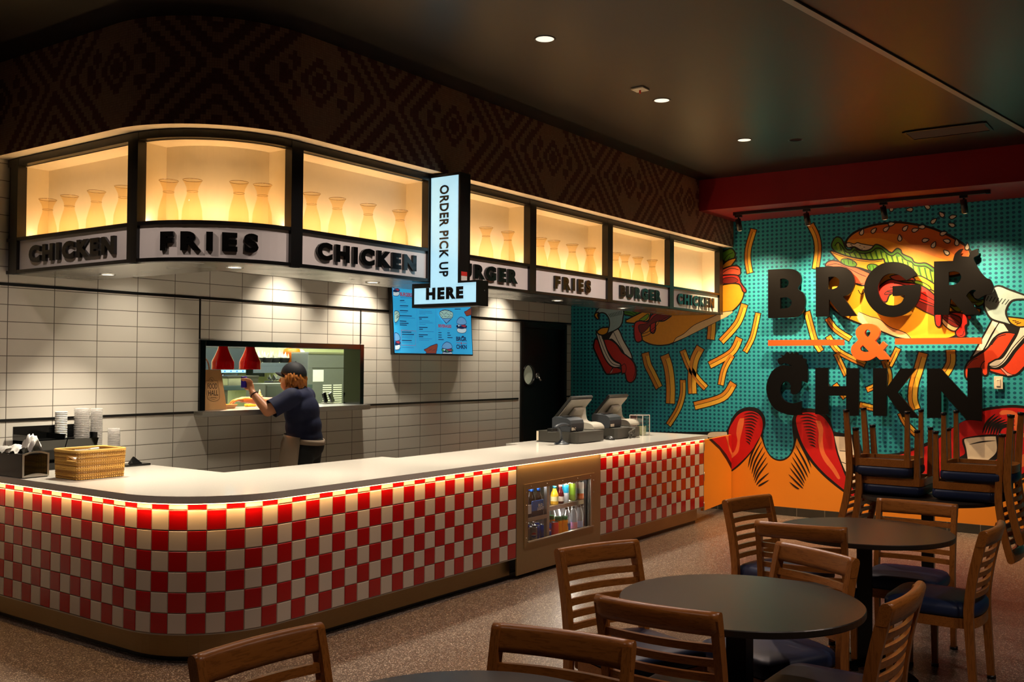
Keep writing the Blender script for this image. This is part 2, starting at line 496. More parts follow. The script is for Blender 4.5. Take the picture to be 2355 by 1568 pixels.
# tiled skirting under the mural
t = NT('skirting tile'); u = t.xyz(t.coord()); g = t.math('LESS_THAN', t.math('PINGPONG', t.math('MULTIPLY', u[1], 3.28), .5), .012)
t.set(t.mix(g, t.mix(t.noise(t.coord(), 14), lin('#2b2924'), lin('#39362f')), lin('#6b655a')), .25)
struct(MB().box(MURX-.012, -3, 0, MURX, BACK, .092, bev=.003).build('baseboard_right', t.m))
# slim ceiling trim
b = MB(); d = Vector((9.027-5.13, 1.224-1.81, 0)).normalized(); n = Vector((-d.y, d.x, 0))*.022
p0 = Vector((3.6, 2.04, 0)); p1 = Vector((9.6, 1.138, 0))
b.prism([(q.x, q.y) for q in (p0-n, p1-n, p1+n, p0+n)], CEIL-.012, CEIL-.001)
struct(b.build('trim_7', mat('grey trim', '#9a948a', .4)))

# door with a round window
d = tag(bpy.data.objects.new('door_1', None), 'black swing door with a round window in the tiled back wall', None, None, 'structure'); COL.objects.link(d); d.location = (9.91, BACK, 0)
b = MB()
for x0, x1 in ((-.50, -.445), (.445, .50)): b.box(x0, -.02, 0, x1, .10, 2.134, bev=.004)
b.box(-.445, -.02, 2.07, .445, .10, 2.134, bev=.004)
b.build('door_frame', M_BLK, d)
cx, cz, R = -.262, 1.512, .115
b = MB()
lp = [(-.443, .005), (.443, .005), (.443, 2.068), (-.443, 2.068)]
hole = [(cx+R*cos(2*pi*k/40), cz+R*sin(2*pi*k/40)) for k in range(40)]
sh = shape_mb([lp, hole], .044)
b.join(sh, Matrix.Translation((0, .06, 0)) @ Matrix.Rotation(pi/2, 4, 'X'))
b.build('door_leaf', mat('black door paint', '#0b0c0d', .35), d)
b = MB(); b.tube([(cx+(R+.008)*cos(2*pi*k/40), .034, cz+(R+.008)*sin(2*pi*k/40)) for k in range(40)], .010, 8, closed=True)
b.build('window_ring', M_BLK, d)
b = MB(); b.add([(cx+R*cos(2*pi*k/40), .06, cz+R*sin(2*pi*k/40)) for k in range(40)], [tuple(range(40))])
b.build('window_pane', mat('frosted pane', '#c9cdb8', .35, emit='#b9c2a4', es=.12), d)
b = MB(); b.cyl((-.10, .03, 1.50), (-.10, .012, 1.50), .035, 20); b.cyl((-.10, .012, 1.50), (-.10, -.03, 1.44), .012, 10)
b.build('door_handle', M_STEELH, d)

# pass-through window frame and steel shelf
w = bpy.data.objects.new('window_1', None); COL.objects.link(w); w.location = (5.861, BACK, 1.235); tag(w, 'black framed pass window to the kitchen', None, None, 'structure')
b = MB(); hx = .925
b.box(-hx-.004, -.022, .012, -hx+.05, .20, .577, bev=.003); b.box(hx-.045, -.022, .012, hx+.004, .20, .577, bev=.003); b.box(-hx+.05, -.022, .53, hx-.045, .20, .577, bev=.003)
b.build('window_frame', M_BLKGLOSS, w)
b = MB(); b.box(-.965, -.11, -.034, .93, .42, .011, bev=.004)
b.build('window_sill', M_STEELH, w)

# kitchen seen through the window
struct(MB().box(3.2, 8.9, 0, 9.3, 9.0, 2.6).build('wall_kitchen', M_GREEN))
b = MB(); b.box(3.1, 6.76, 0, 3.2, 9.0, 2.6); b.box(9.2, 6.76, 0, 9.3, 8.9, 2.6)
struct(b.build('wall_kitchen_side', M_GREEN))
struct(MB().box(3.1, 6.76, 2.6, 9.3, 9.0, 2.66).build('ceiling_kitchen', M_WHITE))

# ================================================================ OVERHEAD DISPLAY
disp = thing('overhead_display', 'black framed overhead display with lit glass niches and word panels above the counter', 'display', (4.05, 4.491, 2.213))
DM = Matrix.Translation((-4.05, -4.491, -2.213))
ZB, ZP0, ZP1, ZS, ZT0, ZT = 2.213, 2.236, 2.428, 2.450, 2.930, 2.976
tA, tB = SIGN.t_left(BACK-.012), SIGN.t_front(10.464)
b = MB()
SIGN.bar(b, tA, tB, 0, ZB, -.05, ZP0-.001)
SIGN.bar(b, tA, tB, 0, ZP1+.001, -.045, ZS)
SIGN.bar(b, tA, tB, 0, ZT0, -.05, ZT)
fixn(b.build('frame', M_BLK, disp, M=DM))
MULL = [SIGN.t_left(6.46), .03, SIGN.L+.023]+[SIGN.t_front(x) for x in (5.345, 6.62, 7.89, 9.165, 10.42)]
for k, t in enumerate(MULL):
    b = MB(); SIGN.bar(b, t-.046, t+.046, .002, ZB, -.06, ZT-.001, k=40); fixn(b.build('mullion', M_BLK, disp, M=DM))
b = MB(); SIGN.bar(b, tA, tB, -.05, ZB+.001, -.6, ZB+.014)
fixn(b.build('soffit_panel', m_steel('soffit metal', '#b4b2ae', .22, (60, 60, 3)), disp, M=DM))
b = MB(); SIGN.bar(b, tA, tB, -.59, ZB+.015, -.6, ZT-.002); SIGN.bar(b, tA, tB, -.05, ZT-.02, -.6, ZT-.004)
SIGN.bar(b, tB-.012, tB, -.055, ZB+.015, -.58, ZT-.02)
fixn(b.build('back_cover', M_DARK, disp, M=DM))
M_LED = mat_glow('warm led strip', '#ffcf86', 3.0)
M_LETTER = mat('black letter', '#0a0908', .22, spec=.6)
M_BOARD = mat('white sign board', '#f3efec', .45, nz=(25, .02))
WORDS = ['CHICKEN', 'FRIES', 'CHICKEN', 'BURGER', 'FRIES', 'BURGER', 'CHICKEN']
FIT = [(.12, .895), (.178, .775), (.107, .897), (.13, .86), (.248, .75), (.128, .842), (.088, .88)]
for k in range(7):
    a0, a1 = MULL[k]+.046, MULL[k+1]-.046
    # lined niche: floor, roof, two cheeks and the back
    b = MB(); kk = 20
    SIGN.bar(b, a0-.04, a1+.04, -.046, ZS-.02, -.212, ZS-.012, k=kk)
    SIGN.bar(b, a0-.04, a1+.04, -.051, ZT0-.004, -.212, ZT0+.006, k=kk)
    SIGN.bar(b, a0-.04, a1+.04, -.212, ZS-.02, -.225, ZT0+.006, k=kk)
    SIGN.bar(b, a0-.012, a0-.001, -.061, ZS-.012, -.212, ZT0, k=kk)
    SIGN.bar(b, a1+.001, a1+.012, -.061, ZS-.012, -.212, ZT0, k=kk)
    fixn(b.build('niche', M_CREAM, disp, M=DM))
    b = MB(); SIGN.bar(b, a0+.01, a1-.01, -.048, ZS-.011, -.058, ZS-.007, k=kk)
    fixn(b.build('led_strip', M_LED, disp, M=DM))
    b = MB(); SIGN.bar(b, a0-.03, a1+.03, -.020, ZP0-.012, -.032, ZP1+.014, k=kk)
    pan = fixn(b.build('sign_panel', M_BOARD, disp, M=DM))
    w = (a1-a0)*(FIT[k][1]-FIT[k][0]); mid = a0+(a1-a0)*(FIT[k][0]+FIT[k][1])/2
    tx = text_mb(WORDS[k], .14, .0085, .018, space={'FRIES': 1.55, 'BURGER': 1.36}.get(WORDS[k], 1.34))
    x0 = min(v[0] for v in tx.v); x1 = max(v[0] for v in tx.v); h = max(v[1] for v in tx.v); lo = min(v[1] for v in tx.v)
    s = w/(x1-x0); sy = .112/(h-lo)
    tx.v = [((x-(x0+x1)/2)*s, 2.274+(y-lo)*sy, z+.001) for x, y, z in tx.v]
    tx.build('lettering', M_LETTER, pan); pan.children[-1].data.clear_geometry()
    q = SIGN.wrap(tx, mid, -.010)
    me = q.build('tmp', M_LETTER, None, M=DM); o = pan.children[-1]; o.data = me.data; bpy.data.objects.remove(me); fixn(o)
# glass carafes in the niches
M_GLASS = mat_thin('clear glass', '#fdf8ec', 1.0, .03, 1.1)
car = thing('glass_carafe', '', 'carafe', (0, 0, 0), 0, 'glass carafes in the lit niches')
prof = [(.052, 0), (.058, .004), (.060, .03), (.057, .085), (.045, .135), (.033, .175), (.0315, .198), (.036, .222), (.047, .245), (.0545, .258), (.0555, .262)]
inn = [(r-.0022, z+.002 if i == 0 else z) for i, (r, z) in enumerate(prof)]
b = MB().lathe(prof+list(reversed(inn)), 28, cap1=True)
b.build('body', M_GLASS, car)
b = MB(); b.tube([(.055*cos(2*pi*k/28), .055*sin(2*pi*k/28), .262) for k in range(28)], .0018, 6, closed=True); b.build('rim', mat_thin('glass rim', '#c4ac78', .85, .02), car)
b = MB(); b.tube([(.0325*cos(2*pi*k/28), .0325*sin(2*pi*k/28), .196) for k in range(28)], .0012, 6, closed=True); b.build('neck_ring', MATS['glass rim'], car)
bay = ['the first niche on the short left side', 'the rounded corner niche', 'the niche over the large CHICKEN panel', 'the niche just past the pick up sign', 'the second FRIES niche', 'the full BURGER niche near the mural']
NUM = ['first', 'second', 'third', 'fourth']
spots = [[(3.49, 6.242), (3.49, 5.983), (3.49, 5.678), (3.49, 5.385)], [(3.52, 4.982), (3.586, 4.847), (3.781, 4.67), (3.914, 4.618)],
         [(4.293, 4.6), (4.517, 4.6), (4.804, 4.6), (5.122, 4.6)], [(6.126, 4.6), (6.418, 4.6)],
         [(6.893, 4.6), (7.103, 4.6), (7.402, 4.6), (7.71, 4.6)], [(8.179, 4.6), (8.367, 4.6), (8.634, 4.6), (8.942, 4.6)]]
first = True
for k, row in enumerate(spots):
    for j, (x, y) in enumerate(row):
        lab = 'clear glass carafe, %s from the left in %s' % (NUM[j] if len(row) > 2 else ('one', 'other')[j] if 0 else NUM[j], bay[k])
        if first: car.location = (x, y, ZS-.012); car['label'] = lab; first = False
        else: dup(car, (x, y, ZS-.012), random.uniform(0, 6), lab)

# recessed lamps in the underside of the display
def downlight(x, y, z, r, label, group, glow, ring=None):
    t = thing('recessed_light', label, 'light', (x, y, z), 0, group)
    b = MB(); b.lathe([(r*.86, -.001), (r, -.004), (r*1.06, 0), (r*1.06, .001)], 28, cap0=False, cap1=False); b.build('trim_ring', ring or M_STEELH, t)
    b = MB(); b.lathe([(.001, .0004), (r*.86, .0004)], 28, cap0=False, cap1=False); fixn(b.build('lens', glow, t)); return t
G_DOWN = mat_glow('lamp lens', '#fff3da', 6.0)
for (x, y), w in zip(((3.763, 5.975), (3.895, 4.841), (5.14, 4.872), (7.485, 4.807), (8.825, 4.875)),
                     ('under the short left CHICKEN panel', 'under the curved FRIES panel', 'under the large CHICKEN panel', 'under the second FRIES panel', 'under the full BURGER panel')):
    downlight(x, y, ZB-.0005, .05, 'small round recessed lamp '+w, 'lamps under the overhead display', G_DOWN)
for x, y, w in ((4.913, 3.255, 'nearest to the camera, high over the counter corner'), (6.549, 3.294, 'beside the small white sprinkler plate'), (8.105, 3.279, 'nearest to the red beam')):
    downlight(x, y, CEIL-.0005, .065, 'round ceiling downlight '+w, 'ceiling downlights', mat_glow('ceiling lamp lens', '#e8e2d0', 1.2), M_BLK)
downlight(8.352, 2.91, CEIL-.0005, .06, 'unlit dark ceiling downlight between lit lamp and air vent', None, M_BLKGLOSS, M_BLK)
t = thing('sprinkler_plate', 'small white square sprinkler plate with a red bulb on the ceiling', 'sprinkler', (6.18, 3.28, CEIL))
b = MB(); b.box(-.05, -.05, -.012, .05, .05, -.0005, bev=.003); b.build('plate', mat('warm white plastic', '#f4ead0', .4, emit='#f0dfb8', es=.0), t)
b = MB(); b.cyl((0, 0, -.012), (0, 0, -.035), .007, 10); b.build('bulb', mat('red bulb', '#d8321c', .2), t)
t = thing('air_vent', 'dark slotted air vent in the ceiling near the red beam', 'vent', (8.71, 1.75, CEIL))
b = MB()
for s in (-1, 1): b.box(-.16, s*.31-.012, -.012, .16, s*.31+.012, -.0005); b.box(s*.16-.012, -.3, -.012, s*.16+.012, .3, -.0005)
b.build('vent_frame', M_BLK, t)
b = MB()
for k in range(9): b.quad((-.145+k*.036, -.297, -.002), (-.145+k*.036, .297, -.002), (-.125+k*.036, .297, -.012), (-.125+k*.036, -.297, -.012))
b.build('slats', M_CHAR, t)

# hanging arrow-shaped pick up sign -------------------------------------------------
XF = 5.313
ps = thing('pick_up_sign', 'blue-white lit blade sign reading ORDER PICK UP HERE, black box sides', 'sign', (XF, 4.356, 2.03))
PM = Matrix.Translation((-XF, -4.356, -2.03))
out = [(4.4885, 2.965), (4.218, 2.965), (4.218, 2.208), (4.056, 2.208), (4.056, 2.032), (4.650, 2.032), (4.650, 2.203), (4.4885, 2.203)]
face = [(4.482, 2.948), (4.232, 2.948), (4.232, 2.194), (4.072, 2.194), (4.072, 2.056), (4.632, 2.056), (4.632, 2.17), (4.482, 2.17)]
def yz(loops, depth, x, bev=0.0):
    """shape given in wall (y,z), standing in the plane x, front facing -X"""
    m = shape_mb([[(-p[0], p[1]) for p in lp] for lp in loops], depth, bev)
    r = MB(); r.v = [(x-z, -u, v) for u, v, z in m.v]; r.f = list(m.f); r.m = list(m.m); r.sm = list(m.sm); return r
b = yz([out, face], .118, XF+.059); fixn(b.build('sign_box', M_BLK, ps, M=PM))
b = yz([out], .006, XF+.112); fixn(b.build('rear_panel', M_BLK, ps, M=PM))
b = yz([face], .003, XF+.006)
fc = fixn(b.build('light_face', mat_glow('backlit acrylic', '#a9dcf2', .85), ps, M=PM))
def yztext(s, size, bold, h, w, yc, zc, x, rot=0.0, space=1.0):
    tx = text_mb(s, size, bold, .003, space=space)
    x0 = min(v[0] for v in tx.v); x1 = max(v[0] for v in tx.v); y0 = min(v[1] for v in tx.v); y1 = max(v[1] for v in tx.v)
    r = MB(); c, sn = cos(rot), sin(rot)
    for u, v, z in tx.v:
        a = (u-(x0+x1)/2)*w/(x1-x0); e = (v-(y0+y1)/2)*h/(y1-y0)
        a, e = a*c-e*sn, a*sn+e*c
        r.v.append((x-z, yc-a, zc+e))
    r.f = list(tx.f); r.m = list(tx.m); r.sm = list(tx.sm); return r
q = yztext('ORDER PICK UP', .1, .0028, .082, .645, 4.36, 2.565, XF+.002, -pi/2, 1.12)
fixn(q.build('lettering', M_LETTER, fc, M=PM)); q = MB(); q.join(yztext('HERE', .1, .0065, .085, .335, 4.352, 2.127, XF+.002, 0, 1.3))
fixn(q.build('lettering', M_LETTER, fc, M=PM))
b = MB(); b.box(XF+.02, 4.2168, 2.2452, XF+.085, 4.2178, 2.275); b.build('warning_sticker', mat('sticker red', '#c9251d', .5), ps, M=PM)
b = MB(); b.box(XF+.02, 4.2168, 2.212, XF+.085, 4.2178, 2.245); b.build('warning_sticker', mat('sticker paper', '#d9d5cf', .5), ps, M=PM)
b = MB(); b.cyl((XF+.075, 4.054, 2.14), (XF+.075, 4.057, 2.14), .004, 8); b.build('screw', M_STEELH, ps, M=PM)

# ================================================================ COUNTER
PITCH, PZ, TZ0 = .1065, .1112, .166
OT = -.023
def m_ceramic(name, a, b):
    t = NT(name); oi = t.noise(t.coord(), 2.3, 1); t.set(t.mix(oi, lin(a), lin(b)), .17, spec=.5); t.bump(t.noise(t.coord(), 14, 1), .06, .002); return t.m
TM = [m_ceramic('red glazed tile', '#a8080d', '#98060a'), m_ceramic('white glazed tile', '#c2b8aa', '#bab0a0'), mat('tile grout', '#8a7766', .8)]
def tiles(t_right, ncol, par):
    """check of glazed tiles laid leftwards from t_right; par = parity of the first bottom tile"""
    b = MB(); g = .0012; bv = .0036
    rows = [(TZ0+r*PZ, TZ0+(r+1)*PZ) for r in range(6)]+[(TZ0+6*PZ, .868)]
    for c in range(ncol):
        ta, tb = t_right-(c+1)*PITCH+g, t_right-c*PITCH-g
        for r, (z0, z1) in enumerate(rows):
            mi = 0 if (c+r+par) % 2 == 0 else 1
            z0g, z1g = z0+g, z1-g
            P = []
            for (t, z) in ((ta, z0g), (tb, z0g), (tb, z1g), (ta, z1g)):
                x, y, _, _ = CTR.at(t, OT-.0045); P.append((x, y, z))
            for (t, z) in ((ta+bv*.5, z0g+bv*.5), (tb-bv*.5, z0g+bv*.5), (tb-bv*.5, z1g-bv*.5), (ta+bv*.5, z1g-bv*.5)):
                x, y, _, _ = CTR.at(t, OT-.0014); P.append((x, y, z))
            for (t, z) in ((ta+bv, z0g+bv), (tb-bv, z0g+bv), (tb-bv, z1g-bv), (ta+bv, z1g-bv)):
                x, y, _, _ = CTR.at(t, OT); P.append((x, y, z))
            f = [(8, 9, 10, 11)]
            for o in (0, 4):
                for k in range(4): k2 = (k+1) % 4; f.append((o+k, o+k2, o+4+k2, o+4+k))
            b.add(P, f, mi, False)
    CTR.bar(b, t_right-ncol*PITCH, t_right, OT-.0035, TZ0-.004, OT-.02, .868, 2, 20)
    return b
cnt = thing('serving_counter', 'long serving counter clad in red and white checked tiles, rounded at the corner', 'counter', (4.0, 4.6, 0))
CM = Matrix.Translation((-4.0, -4.6, 0))
tR1 = CTR.t_front(6.119); nL = int((tR1-CTR.t_left(BACK-.02))/PITCH)
o = fixn(tiles(tR1, nL, 0).build('tile_panel', TM, cnt, M=CM))
t2 = CTR.t_front(7.382+20*PITCH)
o = fixn(tiles(t2, 20, 0).build('tile_panel', TM, cnt, M=CM))
b = MB()
CTR.bar(b, CTR.t_left(BACK-.004), tR1, -.085, .03, -.10, TZ0-.005); CTR.bar(b, CTR.t_front(7.375), t2-.03, -.085, .03, -.10, TZ0-.005)
fixn(b.build('kick_plate', m_steel('worn steel', '#a08a66', .36, (3, 3, 60)), cnt, M=CM))
b = MB(); CTR.bar(b, CTR.t_left(BACK-.004), t2-.03, -.105, 0, -.13, .034); fixn(b.build('floor_gap', M_BLK, cnt, M=CM))
b = MB()
for a, e in ((CTR.t_left(BACK-.004), tR1+.003), (CTR.t_front(7.378), t2+.004)): CTR.bar(b, a, e, OT+.001, TZ0-.006, -.085, TZ0-.0005)
for x in (6.1205, 7.3795): b.box(x-.0018, CTR.yf-OT-.001, TZ0-.005, x+.0018, CTR.yf+.06, .868)
CTR.bar(b, t2+.001, t2+.005, OT+.001, TZ0, -.06, .868)
fixn(b.build('edge_trim', M_STEELH, cnt, M=CM))
b = MB(); W0 = 0
b.box(3.29, 4.95, .05, 4.10, BACK-.005, .868); b.box(3.80, 4.39, .05, 6.135, 5.02, .868); b.box(7.365, 4.39, .05, 7.385+20*PITCH-.03, 5.02, .868)
b.box(6.136, 5.0, .05, 7.364, 5.02, .868)
b.build('carcass', mat('cabinet white', '#b9b5ac', .5), cnt, M=CM)
b = MB()
CTR.bar(b, CTR.t_left(BACK-.03), t2-.02, -.008, .8655, -.019, .869)
fixn(b.build('led_strip', mat_glow('counter led strip', '#ffd79a', 4.0), cnt, M=CM))

wt = thing('worktop', 'glossy white stone worktop with a rounded corner on the tiled counter', 'worktop', (4.0, 4.6, .87))
ol = [CTR.at(t)[:2] for t in CTR.steps(CTR.t_left(BACK-.003), CTR.t_front(9.56), 24)]
ol += [(9.56, 5.23), (7.295, 5.235), (7.295, 5.085), (5.65, 5.085), (5.65, 5.235), (4.185, 5.285), (4.185, BACK-.003)]
t = NT('white quartz'); f = t.noise(t.coord(), 260, 2); t.set(t.mix(f, lin('#d2ccc0'), lin('#e6e1d6')), .13, spec=.5)
b = MB().prism(ol, .8705, .91); fixn(b.build('slab', t.m, wt, M=Matrix.Translation((-4.0, -4.6, -.87))))

# steel fronted drinks cooler set into the counter ---------------------------------
ck = thing('drinks_cooler', 'steel fronted drinks cooler with a glass window in the counter', 'cooler', (6.746, 4.287, .03))
KM = Matrix.Translation((-6.746, -4.287, -.03))
def xz(loops, depth, y, bev=0.0):
    """shape given in (x,z), standing in the plane y, front facing -Y"""
    m = shape_mb(loops, depth, bev); r = MB(); r.v = [(u, y-z, v) for u, v, z in m.v]; r.f = list(m.f); r.m = list(m.m); r.sm = list(m.sm); return r
def rect(x0, z0, x1, z1): return [(x0, z0), (x1, z0), (x1, z1), (x0, z1)]
fixn(xz([rect(6.123, .03, 7.377, .868), rect(6.262, .268, 7.222, .672)], .012, 4.293).build('front_panel', m_steel('warm steel', '#a08a66', .36, (120, 120, 3), .72), ck, M=KM))
b = xz([rect(6.219, .224, 7.265, .712), rect(6.262, .272, 7.215, .668)], .008, 4.284)
fr = fixn(b.build('door_frame', MATS['warm steel'], ck, M=KM))
b = MB()
for x in (6.30, 6.53, 6.76, 6.99, 7.20): b.sphere((x, 4.2795, .69), .004, 8, 5)
for z in (.30, .42, .55, .65): b.sphere((6.24, 4.2795, z), .004, 8, 5); b.sphere((7.248, 4.2795, z), .004, 8, 5)
b.build('screws', M_STEELH, fr, M=KM)
b = MB(); b.box(6.255, 4.268, .262, 7.24, 4.281, .271, bev=.002); b.box(7.195, 4.274, .272, 7.215, 4.30, .668, bev=.002); b.build('handle_rail', M_STEELH, ck, M=KM)
b = MB(); b.box(7.172, 4.30, .268, 7.19, 4.33, .672); b.build('gasket', M_BLK, ck, M=KM)
b = MB(); b.box(6.264, 4.302, .27, 7.17, 4.305, .67); b.build('window_pane', mat_thin('cooler glass', '#ffffff', 1.0, .01), ck, M=KM)
b = MB()
for q in ((6.14, 4.306, .20, 6.15, 4.95, .70), (7.35, 4.306, .20, 7.36, 4.95, .70), (6.14, 4.94, .20, 7.36, 4.95, .70), (6.14, 4.306, .205, 7.36, 4.95, .215), (6.14, 4.306, .69, 7.36, 4.95, .70)): b.box(*q)
b.build('liner', mat('cooler liner', '#8d867a', .35), ck, M=KM)
b = MB(); b.box(6.151, 4.335, .418, 6.60, 4.80, .428); b.box(6.151, 4.33, .405, 6.60, 4.336, .436); b.build('shelf', M_STEELH, ck, M=KM)
b = MB(); b.box(6.66, 4.365, .464, 7.349, 4.80, .474); b.box(6.66, 4.36, .448, 7.349, 4.366, .482); b.build('shelf', M_STEELH, ck, M=KM)
b = MB(); b.box(6.602, 4.33, .216, 6.642, 4.36, .689, bev=.003); b.build('divider', M_STEELH, ck, M=KM)
b = MB(); b.box(7.335, 4.35, .27, 7.348, 4.37, .68); b.build('light_tube', mat_glow('cooler tube', '#fffbe8', 6.0), ck, M=KM)

# drinks: every can and bottle is a thing
def m_wrap(name, a, b=None, split=0.0, metal=.0):
    t = NT(name); z = t.xyz(t.coord())[2]; f = t.math('GREATER_THAN', z, split); t.set(t.mix(f, lin(b or a), lin(a)), .3, metal); return t.m
ALU = mat('can end aluminium', '#c9c9c9', .25, 1.0)
def can(x, y, z, m, label, h=.122, r=.033, mark=None):
    t = thing('drink_can', label, 'can', (x, y, z), 0, 'cans in the drinks cooler')
    b = MB().lathe([(r*.82, 0), (r*.95, .004), (r, .012), (r, h-.014), (r*.86, h-.003)], 22, cap1=False); b.build('body', m, t)
    b = MB().lathe([(r*.86, h-.003), (r*.87, h), (r*.80, h), (r*.78, h-.004), (.001, h-.004)], 22, cap0=False, cap1=False); b.build('lid', ALU, t)
    if mark:
        b = MB()
        for mi, (z0, z1) in enumerate(((.0, .4), (.4, .6), (.6, 1.0))):
            pts = []
            n = 12; R = .021
            za, zb = -R+2*R*z0, -R+2*R*z1
            rows = []
            for k in range(7):
                q = za+(zb-za)*k/6; w = sqrt(max(0, R*R-q*q)); rows.append((q, w))
            vs = []
            for q, w in rows:
                for s in (-1, -.5, 0, .5, 1):
                    a = mark+s*w/(r+.0006); vs.append(((r+.0006)*cos(a), (r+.0006)*sin(a), .060+q))
            fs = [(i*5+j, i*5+j+1, (i+1)*5+j+1, (i+1)*5+j) for i in range(6) for j in range(4)]
            b.add(vs, fs, mi)
        b.build('round_emblem', [mat('emblem blue', '#1b3f9a', .4), mat('emblem white', '#f2f2f2', .4), mat('emblem red', '#d5251f', .4)], t)
    return t
def bottle(x, y, z, prof, m_body, m_label, m_cap, label, group, lab=(.05, .11), cap_h=.016, cat='bottle', name='drink_bottle'):
    t = thing(name, label, cat, (x, y, z), 0, group)
    MB().lathe(prof, 20).build('body', m_body, t)
    r = max(p[0] for p in prof if lab[0] <= p[1] <= lab[1] or True)+.0006
    if m_label: MB().lathe([(r, lab[0]), (r, lab[1])], 20, cap0=False, cap1=False).build('wrap_label', m_label, t)
    h = prof[-1][1]; rc = prof[-1][0]+.002
    MB().lathe([(rc, h-cap_h), (rc, h+.002), (rc*.9, h+.003)], 14).build('cap', m_cap, t)
    return t
CF = .2155
blue = m_wrap('blue can', '#1e4fb4', '#123c96', .08, .3)
can(6.525, 4.41, CF, m_wrap('silver can', '#b9b7b4', '#a9a6a2', .06, .6), 'silver drink can with a round emblem, leftmost can in the front row', mark=-2.35)
can(6.452, 4.43, CF, MATS.get('x') or m_wrap('plain silver can', '#a8a5a0', None, .06, .6), 'plain silver drink can at the left edge of the cooler window')
can(6.604, 4.44, CF, blue, 'blue drink can right behind the silver can')
can(6.684, 4.41, CF, blue, 'blue drink can in the middle of the three blue cans')
can(6.765, 4.43, CF, blue, 'blue drink can with a round emblem, beside the red can', mark=-2.2)
can(6.843, 4.41, CF, m_wrap('red can', '#e0382b', '#d92d22', .03), 'red drink can between blue cans and orange bottles')
for k, (x, y) in enumerate(((6.50, 4.52), (6.58, 4.53), (6.66, 4.52), (6.74, 4.53))):
    can(x, y, CF, MATS.get('x') or (ALU if k % 2 == 0 else blue), ['silver can in the second row, nearest to the left', 'blue can in the second row behind the blue front cans', 'silver can in the second row behind the middle blue can', 'blue can in the second row behind the emblem can'][k])
juice = mat('orange juice', '#ee9412', .12); gcap = mat('green cap', '#1c7a45', .4)
jp = [(.030, 0), (.034, .006), (.034, .06), (.028, .085), (.033, .110), (.031, .118), (.029, .152)]
for (x, y), w in zip(((6.914, 4.42), (6.975, 4.40), (6.93, 4.50)), ('beside the red can', 'beside the clear water bottles', 'behind the other two')):
    bottle(x, y, CF, jp, juice, None, gcap, 'orange juice bottle with wide green cap, '+w, 'juice bottles', cap_h=.032)
wat = mat('water bottle plastic', '#dfe3e8', .08, nz=None); wat.node_tree.nodes['Principled BSDF'].inputs['Transmission Weight'].default_value = .55
wp = [(.030, 0), (.033, .006), (.033, .12), (.031, .15), (.02, .185), (.0125, .20), (.0125, .215)]
for k, ((x, y), c, w) in enumerate((((7.045, 4.42), '#2f5fae', 'clear water bottle with a blue label beside the orange bottle'), ((7.138, 4.41), '#f3a0a6', 'clear water bottle with a pink label, second of the row'),
                                  ((7.229, 4.41), '#b8c3ec', 'clear water bottle with a pale lilac label, third of the row'), ((7.296, 4.42), '#d9a58a', 'clear water bottle with a peach label nearest to the bright tube'))):
    bottle(x, y, CF, wp, wat, mat('water label '+c, c, .4), M_BLK, w, 'water bottles', lab=(.03, .085))
for k, (x, y) in enumerate(((6.93, 4.60), (7.02, 4.55), (7.10, 4.55), (7.19, 4.55))):
    bottle(x, y, CF, wp, wat, None, M_BLK, 'clear water bottle in the back row, %s from the left' % NUM[k], 'water bottles')
beer = mat('brown beer glass', '#1e1209', .06); bp_ = [(.028, 0), (.0305, .005), (.0305, .12), (.024, .15), (.014, .175), (.013, .20), (.013, .222)]
for k, (x, y) in enumerate(((6.372, 4.41), (6.44, 4.41), (6.497, 4.42), (6.54, 4.46), (6.572, 4.40))):
    x = 6.398+.047*k; y = 4.40+.056*(k % 2)
    bottle(x, y, .4285, bp_, beer, mat('neck label', '#dfe4ee', .4) if 0 else None, mat('blue crown cap', '#2c58b0', .3) if k else mat('white crown cap', '#e8e4dc', .3), 'dark beer bottle in the upper left of the cooler, %s from the left' % (NUM+['fifth'])[k], 'beer bottles', cap_h=.03)
t = thing('bottle_carrier', 'blue cardboard beer carrier reading BUD LIGHT in front of the beer bottles', 'carrier', (6.52, 4.365, .4285))
b = MB(); b.box(-.085, -.004, .0, .08, 0, .125, bev=.001); b.build('front_board', m_wrap('blue carrier', '#1763b8', '#101a3a', .045), t)
tx = text_mb('BUD', .032, .0012, .001); b = MB(); b.join(tx, Matrix.Translation((.035, -.0052, .072)) @ Matrix.Rotation(pi/2, 4, 'X')); tx = text_mb('LIGHT', .032, .0012, .001); b.join(tx, Matrix.Translation((.035, -.0052, .045)) @ Matrix.Rotation(pi/2, 4, 'X')); b.build('lettering', M_WHITE, t)
t = thing('bottle_carrier', 'white and red cardboard beer carrier at the left edge of the cooler', 'carrier', (6.37, 4.365, .4285))
b = MB(); b.box(-.09, -.004, 0, .06, 0, .10, bev=.001); b.build('front_board', m_wrap('pale carrier', '#e6ddd6', '#2a2026', .03), t)
yj = mat('cider', '#d9a32a', .08); dk = mat('cola red tea', '#4a1014', .1)
gp = [(.030, 0), (.034, .008), (.034, .07), (.026, .10), (.015, .125), (.014, .15)]
bottle(6.868, 4.43, .4745, gp, yj, mat('pale label', '#e2d49a', .5), mat('teal cap', '#2a7a8c', .3), 'golden juice bottle with a teal cap on the upper shelf', 'bottles on the upper shelf', lab=(.03, .068))
bottle(6.957, 4.43, .4745, gp, dk, mat('cream label', '#e0cfc2', .5), mat('pink cap', '#e08a8a', .3), 'dark red drink bottle with a cream label on the upper shelf', 'bottles on the upper shelf', lab=(.02, .06))
can(7.046, 4.44, .4745, m_wrap('teal can', '#1f86a8', '#c9cbd0', .08), 'tall can, teal above and silver below, on the upper shelf', .150, .034)
